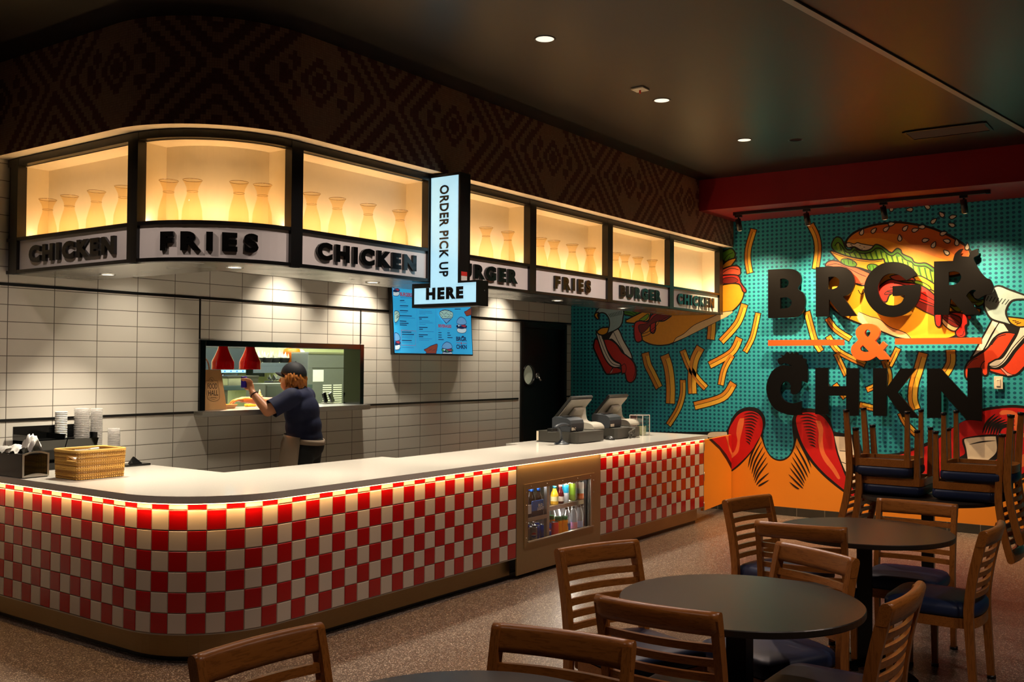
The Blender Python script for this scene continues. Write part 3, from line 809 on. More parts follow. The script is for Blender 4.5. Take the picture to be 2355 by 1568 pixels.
can(7.112, 4.48, .4745, m_wrap('amber can', '#c9922e', '#bcbcbc', .08), 'tall can, amber above and silver below, behind the teal can', .150, .034)
can(7.168, 4.44, .4745, m_wrap('green can', '#86a832', '#7a8f2a', .05), 'slim lime green can on the upper shelf', .150, .029)
can(7.224, 4.46, .4745, m_wrap('dark can', '#2a241a', '#4a3a20', .05), 'slim black can on the upper shelf', .150, .028)
can(7.293, 4.44, .4745, m_wrap('orange band can', '#c2bdb4', '#d0662e', .05), 'tall silver and orange can near the bright tube', .150, .034)

# low gate between the counter and the mural ------------------------------------------
g = thing('counter_gate', 'low orange gate with a red mural corner, hinged to the counter end', 'gate', (9.525, 4.30, .12))
GX0, GX1 = 9.522, 10.505
ang = atan2(.10, GX1-GX0)
GM = Matrix.Translation((0, 0, 0)) @ Matrix.Rotation(ang, 4, 'Z')
w = GX1-GX0
b = MB(); b.box(.006, 0, 0, w, .03, .735, bev=.002); b.build('gate_panel', mat('mural orange', '#e88a1c', .5, nz=(3, .04)), g, M=GM)
b = MB(); yy = -.0006
def gpoly(pts, mi, y):
    b.add([(x*w, y, z) for x, z in pts], [tuple(range(len(pts)))], mi)
gpoly([(.17, .735), (1, .735), (1, .345), (.80, .47), (.55, .60)], 0, -.0008)
gpoly([(.27, .735), (1, .735), (1, .41), (.80, .53), (.55, .64)], 1, -.0016)
gpoly([(.76, .735), (.88, .735), (.86, .66), (.90, .57), (1, .50), (1, .55), (.96, .58), (.93, .66), (.97, .735), (.88, .735), (.86, .66)][:6]+[(.90, .57)][:0], 2, -.0024)
b.build('painted_corner', [mat('mural black', '#100c0a', .5), mat('mural red', '#c8100f', .5), mat('mural peach', '#e8703a', .5)], g, M=GM)
for z in (.05, .36, .67):
    b = MB(); b.cyl((0, -.005, z-.045), (0, -.005, z+.045), .008, 10); b.build('hinge', M_STEELH, g, M=GM)

# ================================================================ MURAL
def m_dots():
    t = NT('teal dotted print'); u = t.xyz(t.coord())
    a = t.math('SUBTRACT', t.math('PINGPONG', t.math('DIVIDE', u[1], .0525), .5), 0.0)
    b = t.math('PINGPONG', t.math('DIVIDE', u[2], .0448), .5)
    d = t.math('SQRT', t.math('ADD', t.math('POWER', a, 2.0), t.math('POWER', t.math('MULTIPLY', b, .95), 2.0)))
    g = t.math('LESS_THAN', d, .285)
    t.set(t.mix(g, lin('#30a4b2'), lin('#105a76')), .5, spec=.35); return t.m
MC = {'bg': m_dots(), 'k': mat('mural black', '#100c0a', .5), 'or': mat('mural orange', '#e88a1c', .5), 'red': mat('mural red', '#c8100f', .5), 'pch': mat('mural peach', '#e8703a', .5),
      'cream': mat('mural cream', '#ecdcc0', .5), 'fry': mat('mural fry yellow', '#f0b838', .5), 'fry2': mat('mural fry amber', '#d98a22', .5), 'bun': mat('mural bun', '#ef9d1c', .5), 'bun2': mat('mural bun middle', '#e07f12', .5),
      'bun3': mat('mural bun dark', '#cf5f10', .5), 'yel': mat('mural lower bun', '#f5b124', .5), 'grn': mat('mural lettuce', '#4c8c18', .5), 'grn2': mat('mural lettuce light', '#86b028', .5), 'chs': mat('mural cheese', '#f4a41a', .5),
      'tom': mat('mural tomato', '#e85a38', .5), 'ket': mat('mural ketchup', '#d2261a', .5), 'pat': mat('mural patty', '#7d1a12', .5), 'sauce': mat('mural sauce', '#e6431c', .5), 'foil': mat('mural foil', '#a9c3c3', .5), 'white': mat('mural white', '#f0e6d6', .5), 'skin': mat('mural crust', '#f2c98c', .5), 'pink': mat('mural pink', '#f0a090', .5)}
MK = list(MC); MI = {k: i for i, k in enumerate(MK)}
MUR = MB(); LAY = [1]
def mv(p): return (MURX-LAY[0]*.0001, p[0], p[1])
def poly(pts, c): MUR.add([mv(p) for p in pts], [tuple(range(len(pts)))], MI[c]); LAY[0] += 1
def stroke(pts, w, c='k', closed=False):
    v, f = ribbon2(pts, w, closed); MUR.add([mv(p) for p in v], f, MI[c]); LAY[0] += 1
def fill(pts, c, w=.016, sm=5):
    q = catmull(pts, sm) if sm > 1 else [p[:2] for p in pts]
    poly(q, c)
    if w: stroke(q, w, 'k', True)
def line(pts, w=.008, c='k', taper=False):
    q = catmull(pts, 5, False)
    ww = [w*sin(pi*(.03+.94*i/(len(q)-1))) for i in range(len(q))] if taper else w
    stroke(q, ww, c)
def fry(pts, w, flip=1):
    q = catmull(pts, 6, False); L0 = LAY[0]
    n = len(q); dx, dy = q[-1][0]-q[-2][0], q[-1][1]-q[-2][1]; L = hypot(dx, dy); ex, ey = dx/L, dy/L
    dx, dy = q[0][0]-q[1][0], q[0][1]-q[1][1]; L = hypot(dx, dy)
    big = [(q[0][0]+dx/L*.009, q[0][1]+dy/L*.009)]+q+[(q[-1][0]+ex*.009, q[-1][1]+ey*.009)]
    stroke(big, w+.022); stroke(q, w, 'fry')
    off = []
    for i, p in enumerate(q):
        a, b = q[max(i-1, 0)], q[min(i+1, n-1)]; tx, ty = b[0]-a[0], b[1]-a[1]; L = hypot(tx, ty)
        off.append((p[0]-ty/L*w*.27*flip, p[1]+tx/L*w*.27*flip))
    stroke(off, w*.46, 'fry2')
    mid = []
    for i, p in enumerate(q):
        a, b = q[max(i-1, 0)], q[min(i+1, n-1)]; tx, ty = b[0]-a[0], b[1]-a[1]; L = hypot(tx, ty)
        mid.append((p[0]-ty/L*w*.05*flip, p[1]+tx/L*w*.05*flip))
    stroke(mid, .006)
    s = off[0]; e = q[0]
    stroke([q[0], (q[0][0]-dx/ (hypot(dx, dy))*w*.45, q[0][1]-dy/hypot(dx, dy)*w*.45)], w, 'fry2')
    LAY[0] = L0
MUR.quad((MURX-.0001, -2.9, .09), (MURX-.0001, BACK-.001, .09), (MURX-.0001, BACK-.001, 3.2715), (MURX-.0001, -2.9, 3.2715), MI['bg'])
LAY[0] = 2
# ---- fries in the air
for pts, w, fl in (([(4.151,3.168),(4.212,2.969),(4.221,2.820),(4.196,2.680)], .066, 1), ([(3.507,3.170),(3.445,3.036),(3.426,2.890),(3.452,2.690)], .068, -1), ([(4.654,2.278),(4.656,2.070),(4.669,1.937)], .09, 1), ([(4.259,2.326),(4.345,2.114),(4.537,1.911)], .075, 1),
                   ([(4.100,2.223),(4.135,2.067),(4.174,1.934),(4.252,1.792)], .055, 1), ([(4.320,1.948),(4.417,1.783),(4.679,1.640)], .078, 1), ([(4.409,1.754),(4.500,1.597),(4.544,1.415)], .066, 1), ([(4.391,1.437),(4.521,1.273),(4.866,1.165)], .086, 1),
                   ([(5.510,1.780),(5.475,1.641),(5.417,1.538),(5.326,1.371)], .090, 1), ([(5.253,1.754),(5.202,1.602),(5.174,1.389),(5.177,1.186)], .108, 1), ([(5.020,1.809),(4.937,1.623),(4.829,1.475),(4.727,1.377)], .070, 1), ([(4.795,1.843),(4.872,1.694),(4.899,1.494),(4.893,1.309)], .10, 1),
                   ([(5.017,1.462),(5.021,1.291),(5.079,1.118),(5.201,0.932)], .064, 1), ([(3.547,2.224),(3.504,2.057),(3.461,1.912),(3.396,1.797)], .062, -1), ([(3.324,2.147),(3.239,2.031),(3.085,1.926)], .056, 1),
                   ([(3.317,1.954),(3.225,1.811),(3.086,1.726),(2.934,1.656)], .056, 1), ([(3.232,1.768),(3.128,1.542)], .05, 1), ([(2.600,1.822),(2.686,1.643)], .052, 1), ([(2.356,1.774),(2.399,1.618),(2.447,1.455),(2.458,1.306),(2.430,1.203)], .086, 1),
                   ([(2.096,1.800),(2.097,1.673),(2.153,1.566)], .08, 1), ([(2.739,1.698),(2.693,1.547),(2.706,1.409)], .058, 1), ([(3.247,1.442),(3.142,1.302)], .05, 1), ([(2.915,1.391),(2.833,1.428)], .05, 1), ([(2.986,1.231),(2.861,1.204),(2.787,1.192)], .056, 1), ([(2.577,1.158),(2.513,1.039),(2.405,0.930)], .056, 1)):
    fry(pts, w, fl)
L0 = LAY[0] = 12
# ---- burger half hidden by the display
fill([(4.291,2.563),(4.265,2.464),(4.291,2.371),(4.364,2.285),(4.474,2.208),(4.638,2.122),(4.767,2.064),(4.981,1.966),(5.137,1.901),(5.227,1.876),(5.359,1.872),(5.475,1.898),(5.557,1.951),(5.545,2.056),(5.429,2.174),(5.149,2.240),(4.855,2.395),(4.516,2.558),(4.374,2.601)], 'bun')
poly([(5.136,1.906),(5.103,1.956),(5.004,2.006),(4.873,2.104),(4.659,2.189),(4.522,2.245),(4.407,2.257),(4.397,2.242),(4.470,2.195),(4.765,2.062),(4.982,1.965)], 'skin')
line([(5.136,1.906),(5.103,1.956),(5.004,2.006),(4.873,2.104),(4.659,2.189),(4.522,2.245),(4.407,2.257)], .007)
fill([(5.805,2.289),(5.722,2.318),(5.628,2.310),(5.465,2.280),(5.477,2.177),(5.581,2.169),(5.639,2.212),(5.733,2.235),(5.805,2.255)], 'grn')
for q in ([(5.781,2.278),(5.710,2.266),(5.628,2.222)], [(5.734,2.298),(5.639,2.264),(5.546,2.189)]): line(q, .007)
fill([(5.780,2.178,1),(5.628,2.243),(5.477,2.301),(5.420,2.289,1),(5.442,2.238),(5.477,2.167),(5.639,2.141),(5.768,2.150,1)], 'chs')
fill([(5.592,2.179),(5.546,2.210),(5.477,2.249),(5.459,2.228),(5.500,2.178),(5.569,2.163)], 'grn2', .008)
fill([(5.662,2.025),(5.651,2.139),(5.581,2.169),(5.477,2.156),(5.431,2.228),(5.362,2.257),(5.148,2.261),(5.159,2.226),(5.260,2.162),(5.362,2.154),(5.373,2.062),(5.401,2.016),(5.442,2.042),(5.448,2.120),(5.546,2.065),(5.563,2.013),(5.551,1.940),(5.603,1.910),(5.644,1.936)], 'ket')
fill([(5.592,2.117),(5.476,2.141),(5.362,2.236),(5.159,2.247),(5.283,2.173),(5.373,2.149),(5.430,2.125),(5.488,2.064),(5.557,2.018),(5.592,2.055)], 'pat', .008)
line([(5.563,2.008),(5.476,2.033),(5.362,2.103),(5.317,2.174)], .007); line([(5.557,1.977),(5.464,2.001),(5.362,2.072)], .007)
fill([(5.692,2.109),(5.680,2.114),(5.668,2.103),(5.680,2.090)], 'ket', .006)
fill([(4.517,2.836),(4.541,2.914),(4.493,2.949),(4.412,2.967),(4.367,2.896),(4.420,2.816)], 'grn'); line([(4.509,2.836),(4.460,2.894),(4.396,2.921)], .007); line([(4.476,2.819),(4.428,2.877)], .007)
fill([(4.573,2.748,1),(4.460,2.833),(4.361,2.858,1),(4.367,2.828),(4.460,2.727),(4.541,2.685,1)], 'chs')
fill([(4.557,2.716),(4.428,2.767),(4.332,2.761),(4.303,2.703),(4.332,2.657),(4.541,2.647)], 'tom'); line([(4.541,2.685),(4.428,2.740),(4.324,2.720)], .007)
fill([(4.573,2.656),(4.348,2.660),(4.297,2.567),(4.243,2.497),(4.243,2.464),(4.276,2.473),(4.316,2.553),(4.412,2.572),(4.573,2.564)], 'ket'); fill([(4.508,2.630),(4.396,2.640),(4.332,2.599),(4.396,2.572),(4.508,2.576)], 'pat', .008)
LAY[0] = L0
# ---- ketchup tub on the left
fill([(6.227,1.872),(6.203,1.957),(6.141,1.935,1),(6.043,1.744),(5.945,1.617,1),(5.832,1.581,1),(5.849,1.544),(6.005,1.520),(6.060,1.542),(6.140,1.680),(6.215,1.819)], 'ket', .02)
fill([(5.945,1.617,1),(5.832,1.581,1),(5.849,1.544),(6.005,1.520,1)], 'ket', .01); fill([(5.999,1.532,1),(5.945,1.602,1),(5.963,1.543,1)], 'pink', .004, 1)
fill([(6.025,1.934),(5.947,2.050),(5.875,2.070),(5.803,1.932),(5.708,1.786),(5.678,1.702,1),(5.779,1.754),(5.875,1.870),(5.971,1.950)], 'white')
line([(5.947,2.044),(5.875,1.912),(5.779,1.754)], .008)
fill([(6.142,1.957),(6.080,1.951),(5.995,1.945),(5.899,1.891),(5.826,1.796),(5.755,1.744),(5.672,1.681),(5.631,1.598),(5.637,1.484),(5.695,1.424),(5.754,1.441),(5.778,1.514),(5.790,1.535),(5.825,1.534),(5.838,1.607),(5.850,1.649),(5.946,1.702),(6.043,1.829)], 'ket', .016)
line([(5.983,1.939),(5.899,1.881),(5.826,1.786),(5.731,1.728),(5.661,1.650),(5.643,1.557),(5.672,1.463)], .007); line([(5.838,1.618),(5.790,1.650),(5.766,1.598),(5.778,1.535)], .008)
fill([(6.191,2.053,1),(6.117,2.010),(6.019,1.786),(5.946,1.691),(5.850,1.649,1),(5.838,1.613,1),(5.933,1.605),(6.012,1.649),(6.092,1.765),(6.172,1.968)], 'white')
line([(6.160,2.021),(6.080,1.829),(5.970,1.659),(5.850,1.626)], .008)
fill([(6.117,2.010,1),(6.020,2.030,1),(5.947,2.050,1),(6.026,1.956,1),(6.105,1.956,1)], 'k', 0, 1)
fill([(6.217,2.246),(6.168,2.325),(6.107,2.342),(5.829,2.316),(5.814,2.205),(5.846,2.111),(5.923,2.060),(6.008,2.029),(6.056,2.009,1),(6.008,2.093),(6.006,2.188),(6.057,2.264),(6.137,2.276),(6.173,2.208)], 'foil')
fill([(6.213,2.246),(6.195,2.278),(6.153,2.282),(6.170,2.256),(6.161,2.224),(6.146,2.218),(6.173,2.200)], 'chs'); fill([(6.181,2.045,1),(6.118,2.090),(6.008,2.098,1),(6.032,2.030),(6.093,2.002),(6.154,2.016)], 'chs')
for k in range(9): line([(p[0], p[1]) for p in [(6.015,2.252),(5.978,2.219)]] if 0 else [(a[0]+(b[0]-a[0])*k/8, a[1]+(b[1]-a[1])*k/8) for a, b in zip([(6.015,2.263),(5.984,2.220)], [(5.840,2.300),(5.828,2.248)])], .006)
LAY[0] = L0
# ---- ketchup tub on the right
fill([(1.716,2.102,1),(1.647,2.082),(1.688,2.011),(1.730,1.936),(1.772,1.845),(1.797,1.799,1),(1.917,1.715,1),(1.870,1.799),(1.800,1.936)], 'white')
fill([(1.647,2.080),(1.606,2.055),(1.562,1.971,1),(1.627,1.971),(1.703,1.920),(1.759,1.829),(1.797,1.799,1),(1.772,1.845),(1.723,1.943)], 'white', .01)
fill([(1.620,2.063,1),(1.531,2.038,1),(1.474,2.022,1),(1.505,1.959,1),(1.566,1.971,1)], 'k', 0, 1)
fill([(1.505,1.963,1),(1.593,1.975),(1.675,1.942),(1.731,1.860),(1.786,1.799),(1.913,1.707),(1.949,1.661),(1.967,1.599),(1.962,1.538),(1.939,1.504,1),(1.931,1.615,1),(1.822,1.620),(1.812,1.578),(1.788,1.551),(1.758,1.567),(1.753,1.643),(1.732,1.677),(1.663,1.715),(1.607,1.783),(1.539,1.903)], 'sauce', .018)
line([(1.596,1.953),(1.668,1.927),(1.724,1.852)], .008); line([(1.784,1.696),(1.812,1.666),(1.826,1.620)], .008); line([(1.942,1.646),(1.899,1.700),(1.850,1.723)], .006)
fill([(1.440,1.880,1),(1.378,1.931,1),(1.353,1.753),(1.441,1.634),(1.500,1.570),(1.541,1.557),(1.588,1.550),(1.732,1.592),(1.742,1.626,1),(1.649,1.625),(1.581,1.685),(1.513,1.791)], 'sauce', .018)
fill([(1.649,1.625,1),(1.629,1.631,1),(1.585,1.584,1),(1.537,1.560,1),(1.585,1.550,1)], 'pink', .006, 1)
fill([(1.478,2.022,1),(1.431,2.029),(1.391,1.976),(1.439,1.910),(1.526,1.798),(1.594,1.693),(1.649,1.640),(1.697,1.623),(1.753,1.639,1),(1.749,1.670,1),(1.690,1.708),(1.628,1.731),(1.560,1.843),(1.505,1.940)], 'white')
line([(1.749,1.647),(1.677,1.647),(1.615,1.700),(1.533,1.828),(1.439,1.940)], .008)
fill([(1.791,2.257),(1.770,2.348),(1.714,2.407),(1.652,2.428),(1.557,2.385),(1.389,2.312,1),(1.403,2.290),(1.523,2.286),(1.571,2.242),(1.594,2.175),(1.582,2.115),(1.538,2.037,1),(1.606,2.062),(1.716,2.102),(1.764,2.164)], 'foil', .018)
fill([(1.585,2.126,1),(1.438,2.104),(1.391,2.088,1),(1.424,2.033),(1.484,2.025),(1.531,2.044),(1.565,2.077)], 'chs', .014)
for k in range(7): line([(a[0]+(b[0]-a[0])*k/6, a[1]+(b[1]-a[1])*k/6) for a, b in zip([(1.746,2.332),(1.767,2.287)], [(1.567,2.291),(1.602,2.243)])], .007)
for q in ([(1.538,2.087),(1.504,2.083)], [(1.518,2.068),(1.484,2.076)], [(1.504,2.053),(1.464,2.067)]): line(q, .007)
LAY[0] = L0
# ---- the big burger
fill([(2.519,2.614),(2.325,2.550),(2.137,2.381),(2.014,2.257),(1.953,2.110),(2.009,1.998),(2.052,1.946),(2.139,1.916),(2.328,1.908),(2.586,1.931),(2.785,2.010),(3.002,2.090),(3.182,2.179),(3.309,2.310),(3.321,2.454),(3.295,2.567),(3.125,2.644),(2.851,2.603)], 'yel', .02)
poly(catmull([(2.991,2.209),(2.879,2.158),(2.785,2.128),(2.678,2.043),(2.534,1.986),(2.475,1.926),(2.612,1.945),(2.798,2.022),(2.961,2.082),(3.009,2.133)], 4), 'skin')
line([(2.991,2.209),(2.879,2.158),(2.785,2.128),(2.678,2.043),(2.534,1.986),(2.475,1.926)], .007)
line([(3.001,2.441),(2.974,2.398),(2.940,2.411),(2.946,2.453)], .008)
fill([(3.125,2.914),(3.121,2.970),(3.069,3.030),(2.986,3.074),(2.849,3.112),(2.688,3.124),(2.582,3.122),(2.452,3.095),(2.273,3.041),(2.122,2.962),(2.011,2.888),(1.926,2.809),(1.904,2.742),(1.951,2.586),(2.124,2.541),(2.325,2.604),(2.518,2.724),(2.716,2.832),(2.986,2.877)], 'bun', .022)
poly(catmull([(3.094,2.975,1),(3.069,3.020),(2.986,3.062),(2.849,3.101),(2.688,3.112),(2.582,3.111),(2.452,3.084),(2.273,3.030),(2.122,2.952),(2.011,2.877),(1.932,2.803),(1.920,2.730,1),(2.024,2.676),(2.198,2.732),(2.376,2.811),(2.583,2.892),(2.742,2.958),(2.850,2.980),(2.986,2.978)], 5), 'bun2')
poly(catmull([(3.000,3.035,1),(2.986,3.060),(2.849,3.098),(2.688,3.110),(2.582,3.108),(2.452,3.082),(2.273,3.027),(2.122,2.949),(2.011,2.875),(1.936,2.799),(1.926,2.743,1),(2.012,2.722),(2.123,2.808),(2.261,2.864),(2.453,2.884),(2.517,2.929),(2.583,2.989),(2.675,3.012),(2.850,3.033)], 5), 'bun3')
stroke(catmull([(3.125,2.914),(3.121,2.970),(3.069,3.030),(2.986,3.074),(2.849,3.112),(2.688,3.124),(2.582,3.122),(2.452,3.095),(2.273,3.041),(2.122,2.962),(2.011,2.888),(1.926,2.809),(1.904,2.742)], 5, False), .022)
fill([(3.125,2.935),(3.097,2.947),(3.041,2.929),(3.007,2.941),(2.959,2.924),(2.836,2.895,1),(2.864,2.866),(2.918,2.850),(2.973,2.862),(3.042,2.901),(3.104,2.895)], 'cream', .01)
for q in ([(3.083,2.928),(3.066,2.921),(3.061,2.907)], [(2.986,2.912),(2.975,2.907)], [(2.945,2.891),(2.929,2.887)], [(2.966,2.872),(2.953,2.869)]): line(q, .006)
fill([(3.344,2.713),(3.330,2.748),(3.280,2.767),(3.209,2.755),(3.111,2.722),(2.987,2.666),(2.878,2.611),(2.783,2.558),(2.878,2.492),(2.974,2.489),(3.056,2.528),(3.112,2.601),(3.210,2.677),(3.294,2.703)], 'tom', .016)
line([(3.323,2.719),(3.224,2.728),(3.111,2.679),(2.987,2.609),(2.919,2.578)], .008); line([(3.015,2.512),(2.980,2.502),(2.946,2.509)], .006)
fill([(3.280,2.924),(3.259,2.987),(3.223,3.016),(3.174,2.995),(3.146,2.929),(3.125,2.885),(3.083,2.869),(3.042,2.897),(3.000,2.863),(2.918,2.851),(2.864,2.869),(2.823,2.908),(2.769,2.893),(2.716,2.852),(2.663,2.812),(2.610,2.853),(2.570,2.836),(2.551,2.794),(2.466,2.748),(2.440,2.706),(2.389,2.689),(2.325,2.686),(2.249,2.634),(2.174,2.570),(2.174,2.436),(2.250,2.466),(2.326,2.523),(2.428,2.555),(2.558,2.630),(2.743,2.722),(2.918,2.760),(3.125,2.807),(3.237,2.861)], 'grn', .014)
for a, b_ in zip([(3.216,2.955),(3.174,2.874),(3.125,2.850),(3.069,2.839),(3.014,2.829),(2.959,2.826),(2.904,2.829),(2.850,2.840),(2.796,2.851),(2.742,2.819),(2.689,2.789),(2.636,2.785),(2.583,2.768),(2.531,2.731),(2.479,2.694),(2.428,2.664),(2.363,2.647),(2.312,2.631),(2.262,2.594)], [(3.195,2.876),(3.153,2.830),(3.097,2.802),(3.042,2.788),(2.987,2.775),(2.932,2.764),(2.877,2.761),(2.823,2.757),(2.769,2.749),(2.716,2.721),(2.656,2.690),(2.604,2.666),(2.551,2.636),(2.499,2.606),(2.454,2.577),(2.402,2.554),(2.338,2.537),(2.287,2.515),(2.243,2.479)]):
    stroke([a, ((a[0]+b_[0])/2+.004, (a[1]+b_[1])/2), b_], .030, 'grn2'); LAY[0] -= 1
LAY[0] += 1
for a, b_ in zip([(3.195,2.933),(3.146,2.858),(3.097,2.841),(3.042,2.835),(2.987,2.827),(2.932,2.828),(2.877,2.835),(2.823,2.845),(2.769,2.835),(2.716,2.801),(2.663,2.784),(2.610,2.773),(2.557,2.746),(2.505,2.709),(2.453,2.676),(2.395,2.655),(2.338,2.639),(2.287,2.613)], [(3.174,2.860),(3.125,2.812),(3.069,2.794),(3.014,2.780),(2.959,2.769),(2.905,2.762),(2.850,2.756),(2.796,2.750),(2.743,2.729),(2.687,2.705),(2.630,2.677),(2.577,2.651),(2.525,2.621),(2.477,2.591),(2.428,2.566),(2.370,2.546),(2.313,2.523),(2.262,2.491)]):
    stroke([a, b_], .007); LAY[0] -= 1
LAY[0] += 1
line([(3.244,2.922),(3.209,2.955),(3.160,2.902),(3.125,2.850),(3.069,2.837),(3.035,2.866),(2.987,2.832),(2.918,2.823),(2.857,2.838),(2.816,2.869),(2.762,2.860),(2.716,2.815),(2.656,2.780),(2.603,2.808),(2.564,2.778),(2.518,2.730),(2.466,2.707),(2.434,2.671),(2.376,2.659),(2.325,2.652),(2.262,2.601)], .011)
fill([(3.290,2.856,1),(3.273,2.870),(3.125,2.809),(2.987,2.771),(2.850,2.748),(2.739,2.753,1),(2.716,2.679,1),(2.770,2.599,1),(2.878,2.632),(2.987,2.673),(3.125,2.707),(3.209,2.763)], 'chs', .016)
line([(3.266,2.849),(3.125,2.789),(2.987,2.750),(2.850,2.728),(2.749,2.734)], .007)
def oval(c, rx, ry, rot): return [(c[0]+rx*cos(a)*cos(rot)-ry*sin(a)*sin(rot), c[1]+rx*cos(a)*sin(rot)+ry*sin(a)*cos(rot)) for a in [2*pi*k/20 for k in range(20)]]
for c, rx, ry in zip([(3.097,2.734),(2.840,2.664)], (.088, .07), (.036, .04)):
    q = oval(c, rx, ry, .35); poly(q, 'grn'); stroke(q, .010, 'k', True)
    for k in (-.5, 0, .5): stroke([(c[0]+rx*k, c[1]-.02), (c[0]+rx*k+.008, c[1]+.03)], .006); LAY[0] -= 1
    LAY[0] += 1
fill([(2.480,2.530,1),(2.402,2.561),(2.325,2.530),(2.199,2.437,1),(2.212,2.384),(2.326,2.442),(2.403,2.472)], 'chs', .012); q = oval([(2.358,2.464)][0], .09, .026, .5); poly(q, 'grn2'); stroke(q, .009, 'k', True)
fill([(2.797,2.433),(2.743,2.501),(2.663,2.538),(2.558,2.506),(2.454,2.488),(2.377,2.464),(2.300,2.414),(2.225,2.330),(2.200,2.222),(2.276,2.238),(2.378,2.227),(2.494,2.312),(2.598,2.391),(2.677,2.380),(2.710,2.312),(2.757,2.321)], 'ket', .014)
fill([(2.730,2.382),(2.611,2.385),(2.494,2.310),(2.378,2.220),(2.226,2.149),(2.200,2.222),(2.326,2.273),(2.455,2.338),(2.585,2.418),(2.690,2.422)], 'pat', .008)
for q in ([(2.677,2.456),(2.558,2.424),(2.429,2.351),(2.250,2.264)], [(2.637,2.496),(2.506,2.463),(2.377,2.390),(2.225,2.290)], [(2.704,2.413),(2.585,2.377),(2.455,2.291)]): line(q, .008)
fill([(2.677,2.567),(2.584,2.583),(2.480,2.557),(2.428,2.521),(2.532,2.516),(2.624,2.526)], 'tom', .01)
fill([(2.126,2.283),(2.039,2.241),(1.945,2.385),(1.896,2.345),(1.847,2.293),(1.790,2.296),(1.795,2.257),(1.847,2.234),(1.882,2.260),(1.939,2.200),(2.039,2.187)], 'grn2', .012); line([(2.039,2.241),(1.953,2.293),(1.882,2.275),(1.805,2.280)], .008)
fill([(1.939,2.238,1),(1.816,2.204,1),(1.823,2.166,1),(1.897,2.152),(2.011,2.171)], 'chs', .012)
fill([(2.184,2.136),(2.097,2.173),(2.011,2.148),(1.982,2.077),(2.011,2.032),(2.054,1.994),(2.105,2.010),(2.163,2.065)], 'skin', .01); fill([(2.170,2.144),(2.097,2.188),(2.018,2.155),(1.993,2.093),(2.018,2.036),(2.069,2.040),(2.134,2.088)], 'pat', .008)
for q in ([(2.155,2.135),(2.083,2.095),(2.018,2.047)], [(2.133,2.150),(2.061,2.118),(2.008,2.070)]): line(q, .007)
fill([(2.241,2.161),(2.206,2.168),(2.176,2.151),(2.179,2.073),(2.196,2.039),(2.221,2.043),(2.237,2.075)], 'ket', .012)
fill([(2.104,2.173),(2.039,2.179),(1.954,2.154),(1.936,2.069),(1.960,2.038),(1.953,1.961),(1.980,1.929),(2.032,1.937),(2.049,1.986),(2.018,2.028),(1.995,2.078),(2.011,2.132)], 'ket', .014); line([(1.972,1.992),(1.983,1.954),(2.012,1.946)], .007)
q = oval([(1.922,2.126)][0], .018, .018, 0); poly(q, 'ket'); stroke(q, .006, 'k', True)
# sesame seeds
def seed(c, s, rot):
    pts = [(0, 1.25), (.55, .35), (.62, -.3), (.3, -.8), (-.3, -.8), (-.62, -.3), (-.55, .35)]
    q = catmull([(c[0]+s*(x*cos(rot)-y*sin(rot)), c[1]+s*(x*sin(rot)+y*cos(rot))) for x, y in pts], 3)
    L = LAY[0]; poly(q, 'cream'); stroke(q, .009, 'k', True); LAY[0] = L
rnd = random.Random(5)
for c in [(2.961,3.044),(2.841,3.052),(2.715,3.060),(2.664,3.111),(2.526,3.053),(2.431,3.030),(2.359,3.057),(2.578,2.955),(2.332,2.919),(2.252,2.864),(2.162,2.975),(2.122,2.897),(2.033,2.872),(2.127,2.780),(1.938,2.823),(2.658,3.268),(2.475,3.244),(2.307,3.256),(2.171,3.165),(2.072,3.135),(2.252,3.105),(2.076,3.054)]: seed(c, .032, rnd.uniform(-1.6, 1.6))
LAY[0] = L0+70
# ---- fingers with red nails along the foot of the wall
fill([(5.660,0.829,1),(4.966,0.860),(4.636,0.881),(4.476,0.888,1),(4.444,0.946),(4.396,1.053),(4.318,1.137),(4.208,1.172),(4.100,1.159),(4.032,1.095),(4.012,1.008),(4.039,0.904),(4.032,0.817),(3.994,0.702),(3.933,0.632),(3.858,0.608),(3.784,0.629),(3.725,0.688),(3.693,0.804),(3.703,0.905),(3.710,1.020),(3.695,1.092),(3.637,1.159),(3.535,1.180),(3.435,1.165),(3.349,1.125),(3.293,1.050),(3.258,0.939,1),(3.058,0.917,1),(3.024,0.880),(2.976,0.813),(2.949,0.743),(2.815,0.726),(2.605,0.751),(2.437,0.814),(2.348,0.859),(2.248,0.917),(2.148,0.986),(2.037,1.065),(1.904,1.148),(1.808,1.226),(1.679,1.255),(1.506,1.273),(1.281,1.239,1),(1.288,0.040,1),(3.142,-0.058,1),(5.656,-0.104,1)], 'k', 0)
fill([(5.659,0.753,1),(4.966,0.786,1),(4.636,0.772),(4.539,0.596),(4.404,0.437,1),(4.317,0.506),(4.208,0.622),(4.116,0.746),(4.067,0.856,1),(4.051,0.816),(4.016,0.722),(3.948,0.624),(3.858,0.590),(3.769,0.617),(3.700,0.703),(3.657,0.852,1),(3.593,0.738),(3.507,0.603),(3.393,0.483),(3.280,0.390),(3.141,0.295),(3.032,0.237),(2.950,0.215),(2.817,0.179),(2.478,0.142),(2.226,0.165),(1.980,0.253),(1.742,0.377),(1.544,0.513),(1.284,0.689,1),(1.288,0.040,1),(1.450,0.073,1),(3.142,0.067,1),(5.656,-0.168,1)], 'or', 0, 4)
fill([(4.685,0.860),(4.604,0.876),(4.466,0.881,1),(4.460,0.847,1),(4.685,0.807)], 'cream', 0, 3)
